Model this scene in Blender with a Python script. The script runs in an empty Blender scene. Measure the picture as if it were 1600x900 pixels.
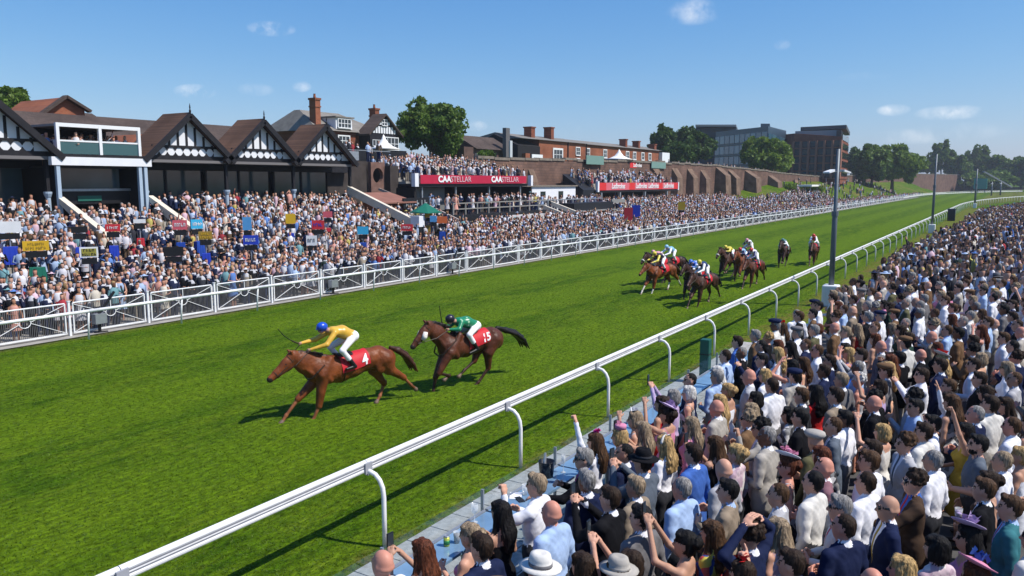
import bpy, math, random
import numpy as np
from mathutils import Vector, Matrix
R_ = math.radians
rng = np.random.default_rng(7)
random.seed(7)
scene = bpy.context.scene
col = scene.collection

# ------------------------------------------------------------------ camera, sky, sun, exposure
# world axes: X runs along the racetrack (away from camera to the right), Y across it, Z up
CAM_H, HEADING, PITCH, FPX = 5.6, R_(31.75), R_(7.55), 1250.0
cam_d = bpy.data.cameras.new('camera')
cam = bpy.data.objects.new('camera', cam_d)
col.objects.link(cam)
cam_d.sensor_width = 36.0
cam_d.lens = 36.0 * FPX / 1600.0
cam_d.clip_start = 0.1
cam_d.clip_end = 6000
cam.location = (0, 0, CAM_H)
cam.rotation_euler = (R_(90) - PITCH, 0, HEADING - R_(90))
scene.camera = cam

SUN_VEC = Vector((0.24, -0.83, 1.16)).normalized()      # towards the sun
SUN_EL = math.asin(SUN_VEC.z)
SUN_AZ = math.atan2(SUN_VEC.x, SUN_VEC.y)
world = bpy.data.worlds.new('World')
scene.world = world
world.use_nodes = True
wn, wl = world.node_tree.nodes, world.node_tree.links
wn.clear()
w_out = wn.new('ShaderNodeOutputWorld')
w_bg = wn.new('ShaderNodeBackground')
w_sky = wn.new('ShaderNodeTexSky')
w_sky.sky_type = 'NISHITA'
w_sky.sun_disc = False
w_sky.sun_elevation = SUN_EL
w_sky.sun_rotation = SUN_AZ
w_sky.altitude = 30
w_sky.air_density = 1.0
w_sky.dust_density = 0.7
w_sky.ozone_density = 2.2
w_bg.inputs['Strength'].default_value = 0.12
wl.new(w_bg.outputs[0], w_out.inputs[0])

def wmath(op, a=None, b=None, clamp=False):
    n = wn.new('ShaderNodeMath'); n.operation = op; n.use_clamp = clamp
    for i, v in enumerate((a, b)):
        if v is None: continue
        if isinstance(v, (int, float)): n.inputs[i].default_value = v
        else: wl.new(v, n.inputs[i])
    return n.outputs[0]
w_tc = wn.new('ShaderNodeTexCoord')
# a thin scatter of fair weather clouds, low over the horizon and a few higher, fixed on the sky sphere
def sky_dir(px, py):
    a = math.atan2((px - 800) / FPX, 1)
    v = Vector(((px - 800) / FPX, (450 - py) / FPX, -1.0))
    v = cam.rotation_euler.to_matrix() @ v
    return v.normalized()
w_noise = wn.new('ShaderNodeTexNoise'); w_noise.inputs['Scale'].default_value = 26; w_noise.inputs['Detail'].default_value = 7
w_noise.inputs['Roughness'].default_value = 0.62
wl.new(w_tc.outputs['Generated'], w_noise.inputs['Vector'])
cloud = None
CLOUDS = [(424, 45, .028, .009, 1.0), (305, 143, .024, .009, .85), (470, 135, .013, .007, .75), (400, 140, .022, .008, .35),
          (1085, 18, .034, .016, .6), (1484, 176, .036, .0085, 1.0), (1396, 172, .018, .007, .8), (1428, 213, .05, .009, .5),
          (1500, 205, .05, .010, .3), (745, 197, .014, .007, .55), (893, 200, .012, .007, .6), (1222, 70, .010, .006, .4), (-260, 120, .04, .012, .8), (-420, 60, .03, .01, .8),
          (1900, 160, .05, .012, .9), (2060, 90, .04, .012, .7), (1350, 120, .03, .006, .12)]
for (px, py, sx, sy, amt) in CLOUDS:
    d = sky_dir(px, py)
    rgt = Vector((d.y, -d.x, 0)).normalized()
    upv = rgt.cross(d).normalized()
    def dot(v):
        n = wn.new('ShaderNodeVectorMath'); n.operation = 'DOT_PRODUCT'
        wl.new(w_tc.outputs['Generated'], n.inputs[0]); n.inputs[1].default_value = v
        return n.outputs['Value']
    a = wmath('POWER', wmath('DIVIDE', dot(rgt), sx), 2.0)
    b = wmath('POWER', wmath('DIVIDE', dot(upv), sy), 2.0)
    fwd = wmath('GREATER_THAN', dot(d), 0.3)
    r2 = wmath('ADD', a, b)
    m = wmath('SUBTRACT', 1.0, r2, True)
    n2 = wmath('MULTIPLY', wmath('SUBTRACT', w_noise.outputs['Fac'], 0.40), 3.4, True)
    m = wmath('MULTIPLY', wmath('MULTIPLY', wmath('MULTIPLY', m, n2), amt), fwd)
    cloud = m if cloud is None else wmath('MAXIMUM', cloud, m)
w_mix = wn.new('ShaderNodeMix'); w_mix.data_type = 'RGBA'
wl.new(cloud, w_mix.inputs['Factor'])
# the deep clear blue of that day: the sky's own colour, steeper per channel
w_sep = wn.new('ShaderNodeSeparateColor'); wl.new(w_sky.outputs[0], w_sep.inputs[0])
w_com = wn.new('ShaderNodeCombineColor')
for i, (pw, sc) in enumerate(((1.50, .655), (1.0, .645), (.60, .79))):
    wl.new(wmath('MULTIPLY', wmath('POWER', wmath('MULTIPLY', w_sep.outputs[i], .15), pw), sc / .12), w_com.inputs[i])
wl.new(w_com.outputs[0], w_mix.inputs['A'])
w_mix.inputs['B'].default_value = (8.0, 8.2, 8.5, 1)
wl.new(w_mix.outputs['Result'], w_bg.inputs['Color'])

sun_d = bpy.data.lights.new('sun', 'SUN')
sun_d.energy = 5.0
sun_d.angle = R_(0.5)
sun_d.color = (1.0, 0.95, 0.88)
sun = bpy.data.objects.new('sun', sun_d)
col.objects.link(sun)
sun.rotation_euler = (-SUN_VEC).to_track_quat('-Z', 'Y').to_euler()
sun.location = (0, -40, 60)

vs = scene.view_settings
vs.view_transform = 'Standard'
vs.look = 'None'
vs.exposure = 0.15
vs.gamma = 1.0
vs.use_curve_mapping = False

# ------------------------------------------------------------------ helpers
CF = Vector((math.cos(HEADING) * math.cos(PITCH), math.sin(HEADING) * math.cos(PITCH), -math.sin(PITCH)))
CR = Vector((math.sin(HEADING), -math.cos(HEADING), 0))
CU = CR.cross(CF)
CP = Vector((0, 0, CAM_H))
def ray(x, y): return CF + CR * ((x - 800) / FPX) + CU * ((450 - y) / FPX)
def at_z(x, y, z=0.0):
    d = ray(x, y); return CP + d * ((z - CAM_H) / d.z)
def at_y(x, y, Y):
    d = ray(x, y); return CP + d * (Y / d.y)
def at_d(x, y, depth): return CP + ray(x, y) * depth

MATS = {}
def mat(name, color, rough=0.7, spec=0.3, metal=0.0, noise=None, bump=None, coat=0, trans=0.0, ior=1.45, sheen=0, alpha=1.0):
    """noise=(scale, amount, detail), bump=(scale, strength, distance)"""
    if name in MATS: return MATS[name]
    m = bpy.data.materials.new(name); m.use_nodes = True
    nt = m.node_tree; b = nt.nodes['Principled BSDF']
    b.inputs['Base Color'].default_value = (*color, 1)
    b.inputs['Roughness'].default_value = rough
    b.inputs['Specular IOR Level'].default_value = spec
    b.inputs['Metallic'].default_value = metal
    b.inputs['IOR'].default_value = ior
    if coat: b.inputs['Coat Weight'].default_value = coat
    if trans: b.inputs['Transmission Weight'].default_value = trans
    if sheen: b.inputs['Sheen Weight'].default_value = sheen
    if alpha < 1: b.inputs['Alpha'].default_value = alpha
    if noise or bump:
        tc = nt.nodes.new('ShaderNodeTexCoord')
    if noise:
        n = nt.nodes.new('ShaderNodeTexNoise'); n.inputs['Scale'].default_value = noise[0]
        n.inputs['Detail'].default_value = noise[2] if len(noise) > 2 else 4
        nt.links.new(tc.outputs['Object'], n.inputs['Vector'])
        mr = nt.nodes.new('ShaderNodeMapRange'); mr.inputs['From Min'].default_value = .25; mr.inputs['From Max'].default_value = .75
        mr.inputs['To Min'].default_value = 1 - noise[1]; mr.inputs['To Max'].default_value = 1 + noise[1]
        nt.links.new(n.outputs['Fac'], mr.inputs['Value'])
        hs = nt.nodes.new('ShaderNodeVectorMath'); hs.operation = 'SCALE'
        hs.inputs[0].default_value = color
        nt.links.new(mr.outputs[0], hs.inputs['Scale'])
        nt.links.new(hs.outputs[0], b.inputs['Base Color'])
    if bump:
        n = nt.nodes.new('ShaderNodeTexNoise'); n.inputs['Scale'].default_value = bump[0]; n.inputs['Detail'].default_value = 3
        nt.links.new(tc.outputs['Object'], n.inputs['Vector'])
        bp = nt.nodes.new('ShaderNodeBump'); bp.inputs['Strength'].default_value = bump[1]; bp.inputs['Distance'].default_value = bump[2]
        nt.links.new(n.outputs['Fac'], bp.inputs['Height'])
        nt.links.new(bp.outputs[0], b.inputs['Normal'])
    MATS[name] = m
    return m

def tag(o, label=None, cat=None, group=None, kind=None):
    if label: o['label'] = label
    if cat: o['category'] = cat
    if group: o['group'] = group
    if kind: o['kind'] = kind
    return o
def empty(name, loc=(0, 0, 0), rz=0.0):
    o = bpy.data.objects.new(name, None); col.objects.link(o)
    o.empty_display_size = 0.2
    o.location = loc; o.rotation_euler = (0, 0, rz)
    return o
def link(name, me, parent=None, mats=None, loc=None, rot=None):
    o = bpy.data.objects.new(name, me); col.objects.link(o)
    if parent: o.parent = parent
    if loc is not None: o.location = loc
    if rot is not None: o.rotation_euler = rot
    if mats:
        for m in (mats if isinstance(mats, (list, tuple)) else [mats]):
            me.materials.append(m)
    return o
def mesh_np(name, V, Q, mi=None, smooth=False):
    """fast mesh from numpy verts and equal-sided faces"""
    me = bpy.data.meshes.new(name)
    V = np.ascontiguousarray(V, dtype=np.float32); Q = np.ascontiguousarray(Q, dtype=np.int32)
    n, k = Q.shape
    me.vertices.add(len(V)); me.vertices.foreach_set('co', V.ravel())
    me.loops.add(n * k); me.loops.foreach_set('vertex_index', Q.ravel())
    me.polygons.add(n); me.polygons.foreach_set('loop_start', np.arange(0, n * k, k, dtype=np.int32))
    if mi is not None: me.polygons.foreach_set('material_index', np.ascontiguousarray(mi, dtype=np.int32))
    if smooth: me.polygons.foreach_set('use_smooth', np.ones(n, dtype=bool))
    me.update(calc_edges=True)
    return me

class MB:
    """collects simple shapes for ONE mesh"""
    def __init__(s): s.v = []; s.f = []; s.m = []; s.cm = 0
    def add(s, vs, fs):
        o = len(s.v); s.v += [tuple(v) for v in vs]
        for f in fs: s.f.append(tuple(i + o for i in f)); s.m.append(s.cm)
        return s
    def box(s, x0, x1, y0, y1, z0, z1):
        return s.add([(x0, y0, z0), (x1, y0, z0), (x1, y1, z0), (x0, y1, z0), (x0, y0, z1), (x1, y0, z1), (x1, y1, z1), (x0, y1, z1)],
                     [(3, 2, 1, 0), (4, 5, 6, 7), (0, 1, 5, 4), (1, 2, 6, 5), (2, 3, 7, 6), (3, 0, 4, 7)])
    def obox(s, c, ux, uy, uz):
        """oriented box: centre and three half-axis vectors"""
        c, ux, uy, uz = Vector(c), Vector(ux), Vector(uy), Vector(uz)
        vs = [c + a * ux + b * uy + d * uz for d in (-1, 1) for (a, b) in ((-1, -1), (1, -1), (1, 1), (-1, 1))]
        return s.add(vs, [(3, 2, 1, 0), (4, 5, 6, 7), (0, 1, 5, 4), (1, 2, 6, 5), (2, 3, 7, 6), (3, 0, 4, 7)])
    def bar(s, a, b, w, h=None, up=(0, 0, 1)):
        a, b = Vector(a), Vector(b); d = (b - a); L = d.length; d = d / L
        h = h or w; u = Vector(up)
        if abs(d.dot(u)) > .95: u = Vector((1, 0, 0))
        x = d.cross(u).normalized(); y = x.cross(d).normalized()
        return s.obox((a + b) / 2, d * (L / 2), x * (w / 2), y * (h / 2))
    def tube(s, pts, r, n=8, cap=True):
        pts = [Vector(p) for p in pts]; rs = r if isinstance(r, (list, tuple)) else [r] * len(pts)
        rings = []; up = None
        for i, p in enumerate(pts):
            t = (pts[min(i + 1, len(pts) - 1)] - pts[max(i - 1, 0)]).normalized()
            if up is None:
                up = Vector((0, 0, 1)) if abs(t.z) < .9 else Vector((1, 0, 0))
            x = t.cross(up).normalized(); y = x.cross(t).normalized(); up = y
            rings.append([p + (x * math.cos(2 * math.pi * k / n) + y * math.sin(2 * math.pi * k / n)) * rs[i] for k in range(n)])
        vs = [v for rg in rings for v in rg]; fs = []
        for i in range(len(pts) - 1):
            for k in range(n):
                k2 = (k + 1) % n
                fs.append((i * n + k, i * n + k2, (i + 1) * n + k2, (i + 1) * n + k))
        if cap:
            fs.append(tuple(range(n - 1, -1, -1))); fs.append(tuple((len(pts) - 1) * n + k for k in range(n)))
        return s.add(vs, fs)
    def lathe(s, prof, n=14, c=(0, 0, 0), sx=1, sy=1):
        vs = []; fs = []
        for (r, z) in prof:
            for k in range(n):
                a = 2 * math.pi * k / n
                vs.append((c[0] + r * math.cos(a) * sx, c[1] + r * math.sin(a) * sy, c[2] + z))
        for i in range(len(prof) - 1):
            for k in range(n):
                k2 = (k + 1) % n
                fs.append((i * n + k, i * n + k2, (i + 1) * n + k2, (i + 1) * n + k))
        fs.append(tuple(range(n - 1, -1, -1))); fs.append(tuple((len(prof) - 1) * n + k for k in range(n)))
        return s.add(vs, fs)
    def prism(s, poly, axis, a, b):
        """poly: 2D points; extruded along axis 'x','y' or 'z' from a to b"""
        n = len(poly)
        def p3(p, t): return {'x': (t, p[0], p[1]), 'y': (p[0], t, p[1]), 'z': (p[0], p[1], t)}[axis]
        vs = [p3(p, a) for p in poly] + [p3(p, b) for p in poly]
        fs = [tuple(range(n - 1, -1, -1)), tuple(range(n, 2 * n))]
        fs += [(i, (i + 1) % n, n + (i + 1) % n, n + i) for i in range(n)]
        return s.add(vs, fs)
    def quad(s, a, b, c, d): return s.add([a, b, c, d], [(0, 1, 2, 3)])
    def mesh(s, name, smooth=False):
        me = bpy.data.meshes.new(name); me.from_pydata(s.v, [], s.f)
        import bmesh
        bm = bmesh.new(); bm.from_mesh(me); bmesh.ops.recalc_face_normals(bm, faces=bm.faces); bm.to_mesh(me); bm.free()
        if any(s.m) and len(me.polygons) == len(s.m): me.polygons.foreach_set('material_index', s.m)
        if smooth: me.polygons.foreach_set('use_smooth', [True] * len(me.polygons))
        me.update(); return me
    def build(s, name, mats, parent=None, smooth=False, loc=None, rot=None):
        return link(name, s.mesh(name, smooth), parent, mats, loc, rot)
def part(name, mats, parent, fn, smooth=False):
    m = MB(); fn(m); return m.build(name, mats, parent, smooth)
def structure(o): o['kind'] = 'structure'; return o
def copy_tree(o, parent=None):
    c = o.copy(); col.objects.link(c)
    if parent: c.parent = parent
    for ch in list(o.children): copy_tree(ch, c)
    return c
def text_mesh(txt, size=1.0, bold=0.0, shear=0.0, extrude=0.01):
    cu = bpy.data.curves.new('lettering', 'FONT'); cu.body = txt; cu.size = size; cu.offset = bold; cu.shear = shear
    cu.extrude = extrude; cu.align_x = 'CENTER'; cu.align_y = 'CENTER'; cu.resolution_u = 3
    o = bpy.data.objects.new('tmp', cu); col.objects.link(o)
    dg = bpy.context.evaluated_depsgraph_get()
    me = bpy.data.meshes.new_from_object(o.evaluated_get(dg))
    bpy.data.objects.remove(o); bpy.data.curves.remove(cu)
    return me

# ------------------------------------------------------------------ one continuous skin grown round a skeleton (smooth union + surface nets)
class Flesh:
    def __init__(s): s.pr = []
    def cap(s, a, b, ra, rb, m=0, k=.03, flat=None):
        s.pr.append(('c', np.array(a, float), np.array(b, float), ra, rb, m, k, flat)); return s
    def ell(s, c, r, m=0, k=.02, rot=None):
        s.pr.append(('e', np.array(c, float), np.array(r, float), rot, 0, m, k, None)); return s
    def chain(s, pts, rs, m=0, k=.03, flat=None):
        for i in range(len(pts) - 1):
            mm = m[i] if isinstance(m, (list, tuple)) else m
            s.cap(pts[i], pts[i + 1], rs[i], rs[i + 1], mm, k, flat)
        return s
    def build(s, h, coarse=None):
        """coarse=(z, step): below z the grid is only sampled every step"""
        lo = np.full(3, 1e9); hi = -lo
        bbs = []
        for p in s.pr:
            if p[0] == 'c':
                r = max(p[3], p[4]); l = np.minimum(p[1], p[2]) - r; u = np.maximum(p[1], p[2]) + r
            else:
                r = p[2].max(); l = p[1] - r; u = p[1] + r
                if p[3] is None: l = p[1] - p[2]; u = p[1] + p[2]
            bbs.append((l, u)); lo = np.minimum(lo, l); hi = np.maximum(hi, u)
        lo -= 3 * h; hi += 3 * h
        xs = np.arange(lo[0], hi[0], h); ys = np.arange(lo[1], hi[1], h)
        if coarse:
            zs = np.concatenate([np.arange(lo[2] - coarse[1], coarse[0], coarse[1]), np.arange(coarse[0], hi[2], h)])
        else: zs = np.arange(lo[2], hi[2], h)
        f = np.full((len(xs), len(ys), len(zs)), 9.0, np.float32)
        raw = f.copy(); idm = np.zeros(f.shape, np.int8)
        for p, (l, u) in zip(s.pr, bbs):
            mg = p[6] + 3.2 * h
            i0, i1 = np.searchsorted(xs, l[0] - mg), np.searchsorted(xs, u[0] + mg)
            j0, j1 = np.searchsorted(ys, l[1] - mg), np.searchsorted(ys, u[1] + mg)
            mz = max(mg, coarse[1] * 2.2 if coarse and l[2] < coarse[0] + .1 else 0)
            k0, k1 = np.searchsorted(zs, l[2] - mz), np.searchsorted(zs, u[2] + mz)
            sl = (slice(i0, i1), slice(j0, j1), slice(k0, k1))
            X = xs[i0:i1, None, None]; Y = ys[None, j0:j1, None]; Z = zs[None, None, k0:k1]
            if p[0] == 'c':
                a, b = p[1], p[2]; px, py, pz = X - a[0], Y - a[1], Z - a[2]; ba = b - a
                if p[7] is not None:
                    n, sc = np.array(p[7][0], float), p[7][1]
                    c = (px * n[0] + py * n[1] + pz * n[2]) * (1 / sc - 1)
                    px, py, pz = px + c * n[0], py + c * n[1], pz + c * n[2]
                    ba = ba + n * (ba @ n) * (1 / sc - 1)
                L = max(ba @ ba, 1e-9)
                t = np.clip((px * ba[0] + py * ba[1] + pz * ba[2]) / L, 0, 1)
                d = np.sqrt((px - t * ba[0]) ** 2 + (py - t * ba[1]) ** 2 + (pz - t * ba[2]) ** 2) - (p[3] + (p[4] - p[3]) * t)
                if p[7] is not None: d = d * (0.5 + 0.5 * min(1, p[7][1]))
            else:
                c, r = p[1], p[2]; px, py, pz = X - c[0], Y - c[1], Z - c[2]
                if p[3] is not None:
                    M = np.array(p[3])
                    px, py, pz = (M[0, 0] * px + M[1, 0] * py + M[2, 0] * pz, M[0, 1] * px + M[1, 1] * py + M[2, 1] * pz, M[0, 2] * px + M[1, 2] * py + M[2, 2] * pz)
                k0_ = np.sqrt((px / r[0]) ** 2 + (py / r[1]) ** 2 + (pz / r[2]) ** 2)
                d = (k0_ - 1) * r.min()
            d = d.astype(np.float32); old = f[sl]; k = p[6]
            hh = np.clip(.5 + .5 * (old - d) / k, 0, 1)
            f[sl] = old * (1 - hh) + d * hh - k * hh * (1 - hh)
            m = d < raw[sl]
            raw[sl] = np.where(m, d, raw[sl]); idm[sl] = np.where(m, p[5], idm[sl])
        return nets(f, idm, xs, ys, zs)
def nets(f, idm, xs, ys, zs):
    ins = f < 0
    nx, ny, nz = f.shape
    c = np.zeros((nx - 1, ny - 1, nz - 1), np.int8)
    offs = [(i, j, k) for i in (0, 1) for j in (0, 1) for k in (0, 1)]
    for (i, j, k) in offs: c += ins[i:nx - 1 + i, j:ny - 1 + j, k:nz - 1 + k]
    act = (c > 0) & (c < 8)
    cells = np.argwhere(act); N = len(cells)
    idx = np.full(act.shape, -1, np.int32); idx[act] = np.arange(N)
    val = np.stack([f[cells[:, 0] + i, cells[:, 1] + j, cells[:, 2] + k] for (i, j, k) in offs], 1)
    acc = np.zeros((N, 3)); cnt = np.zeros(N)
    for a in range(8):
        for b in range(a + 1, 8):
            oa, ob = np.array(offs[a]), np.array(offs[b])
            if abs(oa - ob).sum() != 1: continue
            va, vb = val[:, a], val[:, b]; m = (va < 0) != (vb < 0)
            t = np.where(m, va / np.where(m, va - vb, 1), 0)
            acc[m] += oa + t[m, None] * (ob - oa); cnt[m] += 1
    fr = cells + acc / cnt[:, None]
    V = np.stack([np.interp(fr[:, i], np.arange(len(g)), g) for i, g in enumerate((xs, ys, zs))], 1)
    near = np.round(fr).astype(int)
    vid = idm[near[:, 0], near[:, 1], near[:, 2]]
    quads = []
    for ax in range(3):
        A = [slice(1, -1)] * 3; B = [slice(1, -1)] * 3; A[ax] = slice(0, -1); B[ax] = slice(1, None)
        e = ins[tuple(A)] != ins[tuple(B)]
        p = np.argwhere(e)
        if not len(p): continue
        base = p.copy()
        for q in range(3):
            if q != ax: base[:, q] += 1
        u, v = (ax + 1) % 3, (ax + 2) % 3
        def cell(du, dv):
            t = base.copy(); t[:, u] -= du; t[:, v] -= dv
            return idx[t[:, 0], t[:, 1], t[:, 2]]
        q = np.stack([cell(1, 1), cell(0, 1), cell(0, 0), cell(1, 0)], 1)
        fl = ~ins[base[:, 0], base[:, 1], base[:, 2]]
        q[fl] = q[fl][:, ::-1]
        quads.append(q)
    Q = np.concatenate(quads)
    Q = Q[(Q >= 0).all(1)]
    return V, Q, vid
def rotm(yaw=0, pitch=0, roll=0):
    return np.array((Matrix.Rotation(yaw, 3, 'Z') @ Matrix.Rotation(pitch, 3, 'X') @ Matrix.Rotation(roll, 3, 'Y')))

# ------------------------------------------------------------------ hands
def make_hand(curl, spread=.0, side=1, point=False):
    F = Flesh()
    F.cap((0, 0, -.02), (0, 0, .03), .027, .032, 0, .01, ((0, 1, 0), .7))
    F.cap((-.018, 0, .045), (-.02, 0, .085), .022, .020, 0, .015, ((0, 1, 0), .65))
    F.cap((.018, 0, .045), (.02, 0, .083), .022, .019, 0, .015, ((0, 1, 0), .65))
    for i, (x, L) in enumerate(((-.032, .066), (-.011, .078), (.011, .074), (.031, .058))):
        x *= side
        c = curl if not (point and i == 0) else .1
        b = np.array((x, 0, .085)); sx = (x / .032) * spread
        d1 = np.array((sx, math.sin(c), math.cos(c))); d2 = np.array((sx * .5, math.sin(2.1 * c), math.cos(2.1 * c)))
        m = b + d1 * L * .5; e = m + d2 * L * .5
        F.chain([b, m, e], [.0098, .0092, .008], 0, .006)
    b = np.array((-.03 * side, .004, .02)); m = b + np.array((-.026 * side, .016, .032)); e = m + np.array((-.002 * side, .02 + .012 * curl, .03))
    F.chain([b, m, e], [.014, .011, .009], 0, .01)
    return F.build(.0072)
HANDS = {}
def hand(kind, side):
    if (kind, side) not in HANDS:
        c = dict(relax=(.35, .05), open=(.12, .35), grip=(.85, .0), fist=(1.35, .0), point=(1.3, 0))[kind]
        HANDS[(kind, side)] = make_hand(c[0], c[1], side, kind == 'point')
    return HANDS[(kind, side)]

# ------------------------------------------------------------------ people: slots 0 skin 1 hair 2 top 3 inner 4 legs 5 shoes 6 dark 7 accent
ARMS = {  # elbow, wrist, hand kind, palm direction (for the right arm, x to the person's right)
    'down': ((.255, -.05, 1.13), (.265, .06, .88), 'relax', (-1, .2, 0)),
    'front': ((.26, -.03, 1.13), (.11, .22, 1.10), 'grip', (-1, .3, 0)),
    'chest': ((.27, .03, 1.15), (.12, .24, 1.28), 'grip', (-1, .2, 0)),
    'phone': ((.25, .20, 1.27), (.075, .36, 1.50), 'grip', (-.9, .5, 0)),
    'high': ((.23, .22, 1.50), (.075, .33, 1.76), 'grip', (-.9, .5, 0)),
    'raise': ((.25, .10, 1.66), (.22, .18, 1.92), 'fist', (0, 1, 0)),
    'fist': ((.30, .20, 1.30), (.24, .25, 1.56), 'fist', (-.3, .9, 0)),
    'wave': ((.31, .10, 1.58), (.33, .16, 1.84), 'open', (0, 1, 0)),
    'point': ((.28, .18, 1.36), (.22, .28, 1.62), 'point', (-.3, .9, 0)),
    'shade': ((.37, .14, 1.50), (.17, .15, 1.68), 'open', (-.3, -.2, -1)),
    'head': ((.40, .02, 1.58), (.14, -.01, 1.77), 'relax', (-.5, 0, -1)),
    'reach': ((.25, .22, 1.25), (.20, .47, 1.24), 'relax', (0, 0, -1)),
    'back': ((.27, -.12, 1.15), (.09, -.17, .98), 'relax', (0, -1, 0)),
}
def make_person(sex='m', outfit='suit', hair='short', left='down', right='down', yaw=0., nod=0., glasses=False, shades_up=False, h=.0125, beard=False, fat=1.0):
    F = Flesh(); f = sex == 'f'
    sw = .165 if f else .192
    top = {'suit': 2, 'shirt': 2, 'waistcoat': 2, 'tee': 2, 'dress': 2, 'strapless': 2, 'blouse': 2}[outfit]
    arm_u = {'suit': 2, 'shirt': 2, 'waistcoat': 3, 'tee': 2, 'dress': 0, 'strapless': 0, 'blouse': 2}[outfit]
    arm_l = {'suit': 2, 'shirt': 2, 'waistcoat': 3, 'tee': 0, 'dress': 0, 'strapless': 0, 'blouse': 2}[outfit]
    fy = ((0, 1, 0), .66); skirt = outfit in ('dress', 'strapless')
    b = fat * (.92 if f else 1.0)
    # trunk
    F.cap((-.07, 0, .95), (.07, 0, .95), .135 * b, .135 * b, 4 if not skirt and outfit != 'suit' else 2, .05, ((0, 1, 0), .82))
    F.cap((0, .005, 1.02), (0, .005, 1.14), .165 * b if not f else .135, .165 * b if not f else .13, top, .06, fy)
    F.cap((-.045, .005, 1.24), (.045, .005, 1.24), .15 * b if not f else .125, .15 * b if not f else .125, top, .06, ((0, 1, 0), .78))
    F.cap((-.075 * b, -.005, 1.335), (.075 * b, -.005, 1.335), .118 if not f else .10, .118 if not f else .10, top, .05, ((0, 1, 0), .85))
    shl = .415 if outfit != 'strapless' else .40
    F.cap((-sw + .02, -.012, 1 + shl), (sw - .02, -.012, 1 + shl), .062 if not f else .05, .062 if not f else .05, top if outfit != 'strapless' else 0, .045)
    F.cap((-.06, -.02, 1.455), (.06, -.02, 1.455), .06, .06, top if outfit not in ('strapless', 'dress') else 0, .05)
    if f:
        for sx in (-1, 1): F.ell((sx * .066, .085, 1.285), (.062, .058, .06), top, .04)
    if outfit == 'suit':          # jacket skirt
        F.cap((-.06, -.005, 1.0), (-.06, -.01, .84), .15 * b, .155 * b, 2, .04, ((0, 1, 0), .85))
        F.cap((.06, -.005, 1.0), (.06, -.01, .84), .15 * b, .155 * b, 2, .04, ((0, 1, 0), .85))
    if skirt:
        F.cap((0, 0, .93), (0, 0, .62), .165, .225, 2, .05, ((0, 1, 0), .9))
    # neck, collar
    F.cap((0, -.022, 1.44), (0, .004, 1.56), .058 if not f else .047, .056 if not f else .045, 0, .02)
    if outfit in ('suit', 'shirt', 'waistcoat'):
        F.cap((0, -.02, 1.475), (0, -.012, 1.503), .068, .062, 3 if outfit != 'shirt' else 2, .012)
    # head
    Rm = rotm(yaw, nod); pv = np.array((0, -.005, 1.545))
    def H(p): return Rm @ (np.array(p) - pv) + pv
    F.ell(H((0, -.004, 1.655)), (.077, .096, .107), 0, .02, Rm)
    F.ell(H((0, .033, 1.605)), (.058, .064, .088), 0, .03, Rm)
    F.cap(H((0, .03, 1.545)), H((0, .062, 1.553)), .034, .024, 7 if beard else 0, .02)
    F.cap(H((0, .093, 1.645)), H((0, .112, 1.613)), .009, .015, 0, .012)
    for sx in (-1, 1):
        F.ell(H((sx * .079, -.005, 1.632)), (.012, .020, .032), 0, .008, Rm)
        F.cap(H((sx * .032, .089, 1.672)), H((sx * .05, .08, 1.67)), .008, .007, 1 if hair != 'bald' else 0, .01)
        if not glasses: F.ell(H((sx * .033, .087, 1.652)), (.014, .010, .008), 6, .003, Rm)
    F.cap(H((-.018, .092, 1.578)), H((.018, .092, 1.578)), .007, .007, 7 if f else 0, .004)
    if glasses:
        F.ell(H((-.034, .094, 1.653)), (.030, .012, .021), 6, .003, Rm); F.ell(H((.034, .094, 1.653)), (.030, .012, .021), 6, .003, Rm)
        for sx in (-1, 1): F.cap(H((sx * .062, .085, 1.657)), H((sx * .082, .0, 1.652)), .006, .006, 6, .003)
    if shades_up:
        F.ell(H((-.034, .066, 1.742)), (.030, .016, .018), 6, .004, Rm); F.ell(H((.034, .066, 1.742)), (.030, .016, .018), 6, .004, Rm)
    if beard: F.ell(H((0, .045, 1.565)), (.06, .055, .045), 1, .02, Rm)
    # hair
    if hair == 'short':
        F.ell(H((0, -.02, 1.682)), (.084, .099, .094), 1, .012, Rm); F.ell(H((0, -.05, 1.63)), (.074, .06, .07), 1, .015, Rm)
        F.cap(H((-.03, .055, 1.745)), H((.03, .055, 1.748)), .028, .028, 1, .02)
    elif hair == 'crop':
        F.ell(H((0, -.018, 1.676)), (.080, .094, .093), 1, .01, Rm); F.ell(H((0, -.05, 1.625)), (.07, .055, .06), 1, .012, Rm)
    elif hair == 'bald':
        F.ell(H((0, -.035, 1.625)), (.079, .07, .04), 0, .008, Rm)
    elif hair == 'curly':
        r0 = np.random.default_rng(3)
        F.ell(H((0, -.022, 1.69)), (.09, .10, .10), 1, .012, Rm)
        for i in range(34):
            v = r0.normal(size=3); v /= np.linalg.norm(v)
            if v[1] > .55 and v[2] < .6: continue
            if v[2] < -.45: continue
            F.ell(H((v[0] * .088, -.022 + v[1] * .098, 1.69 + v[2] * .098)), (.026, .026, .026), 1, .01)
    else:
        F.ell(H((0, -.018, 1.682)), (.088, .102, .098), 1, .012, Rm)
        F.ell(H((0, -.05, 1.62)), (.082, .068, .09), 1, .02, Rm)
        F.cap(H((-.05, .05, 1.735)), H((.05, .05, 1.735)), .03, .03, 1, .02)
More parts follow.
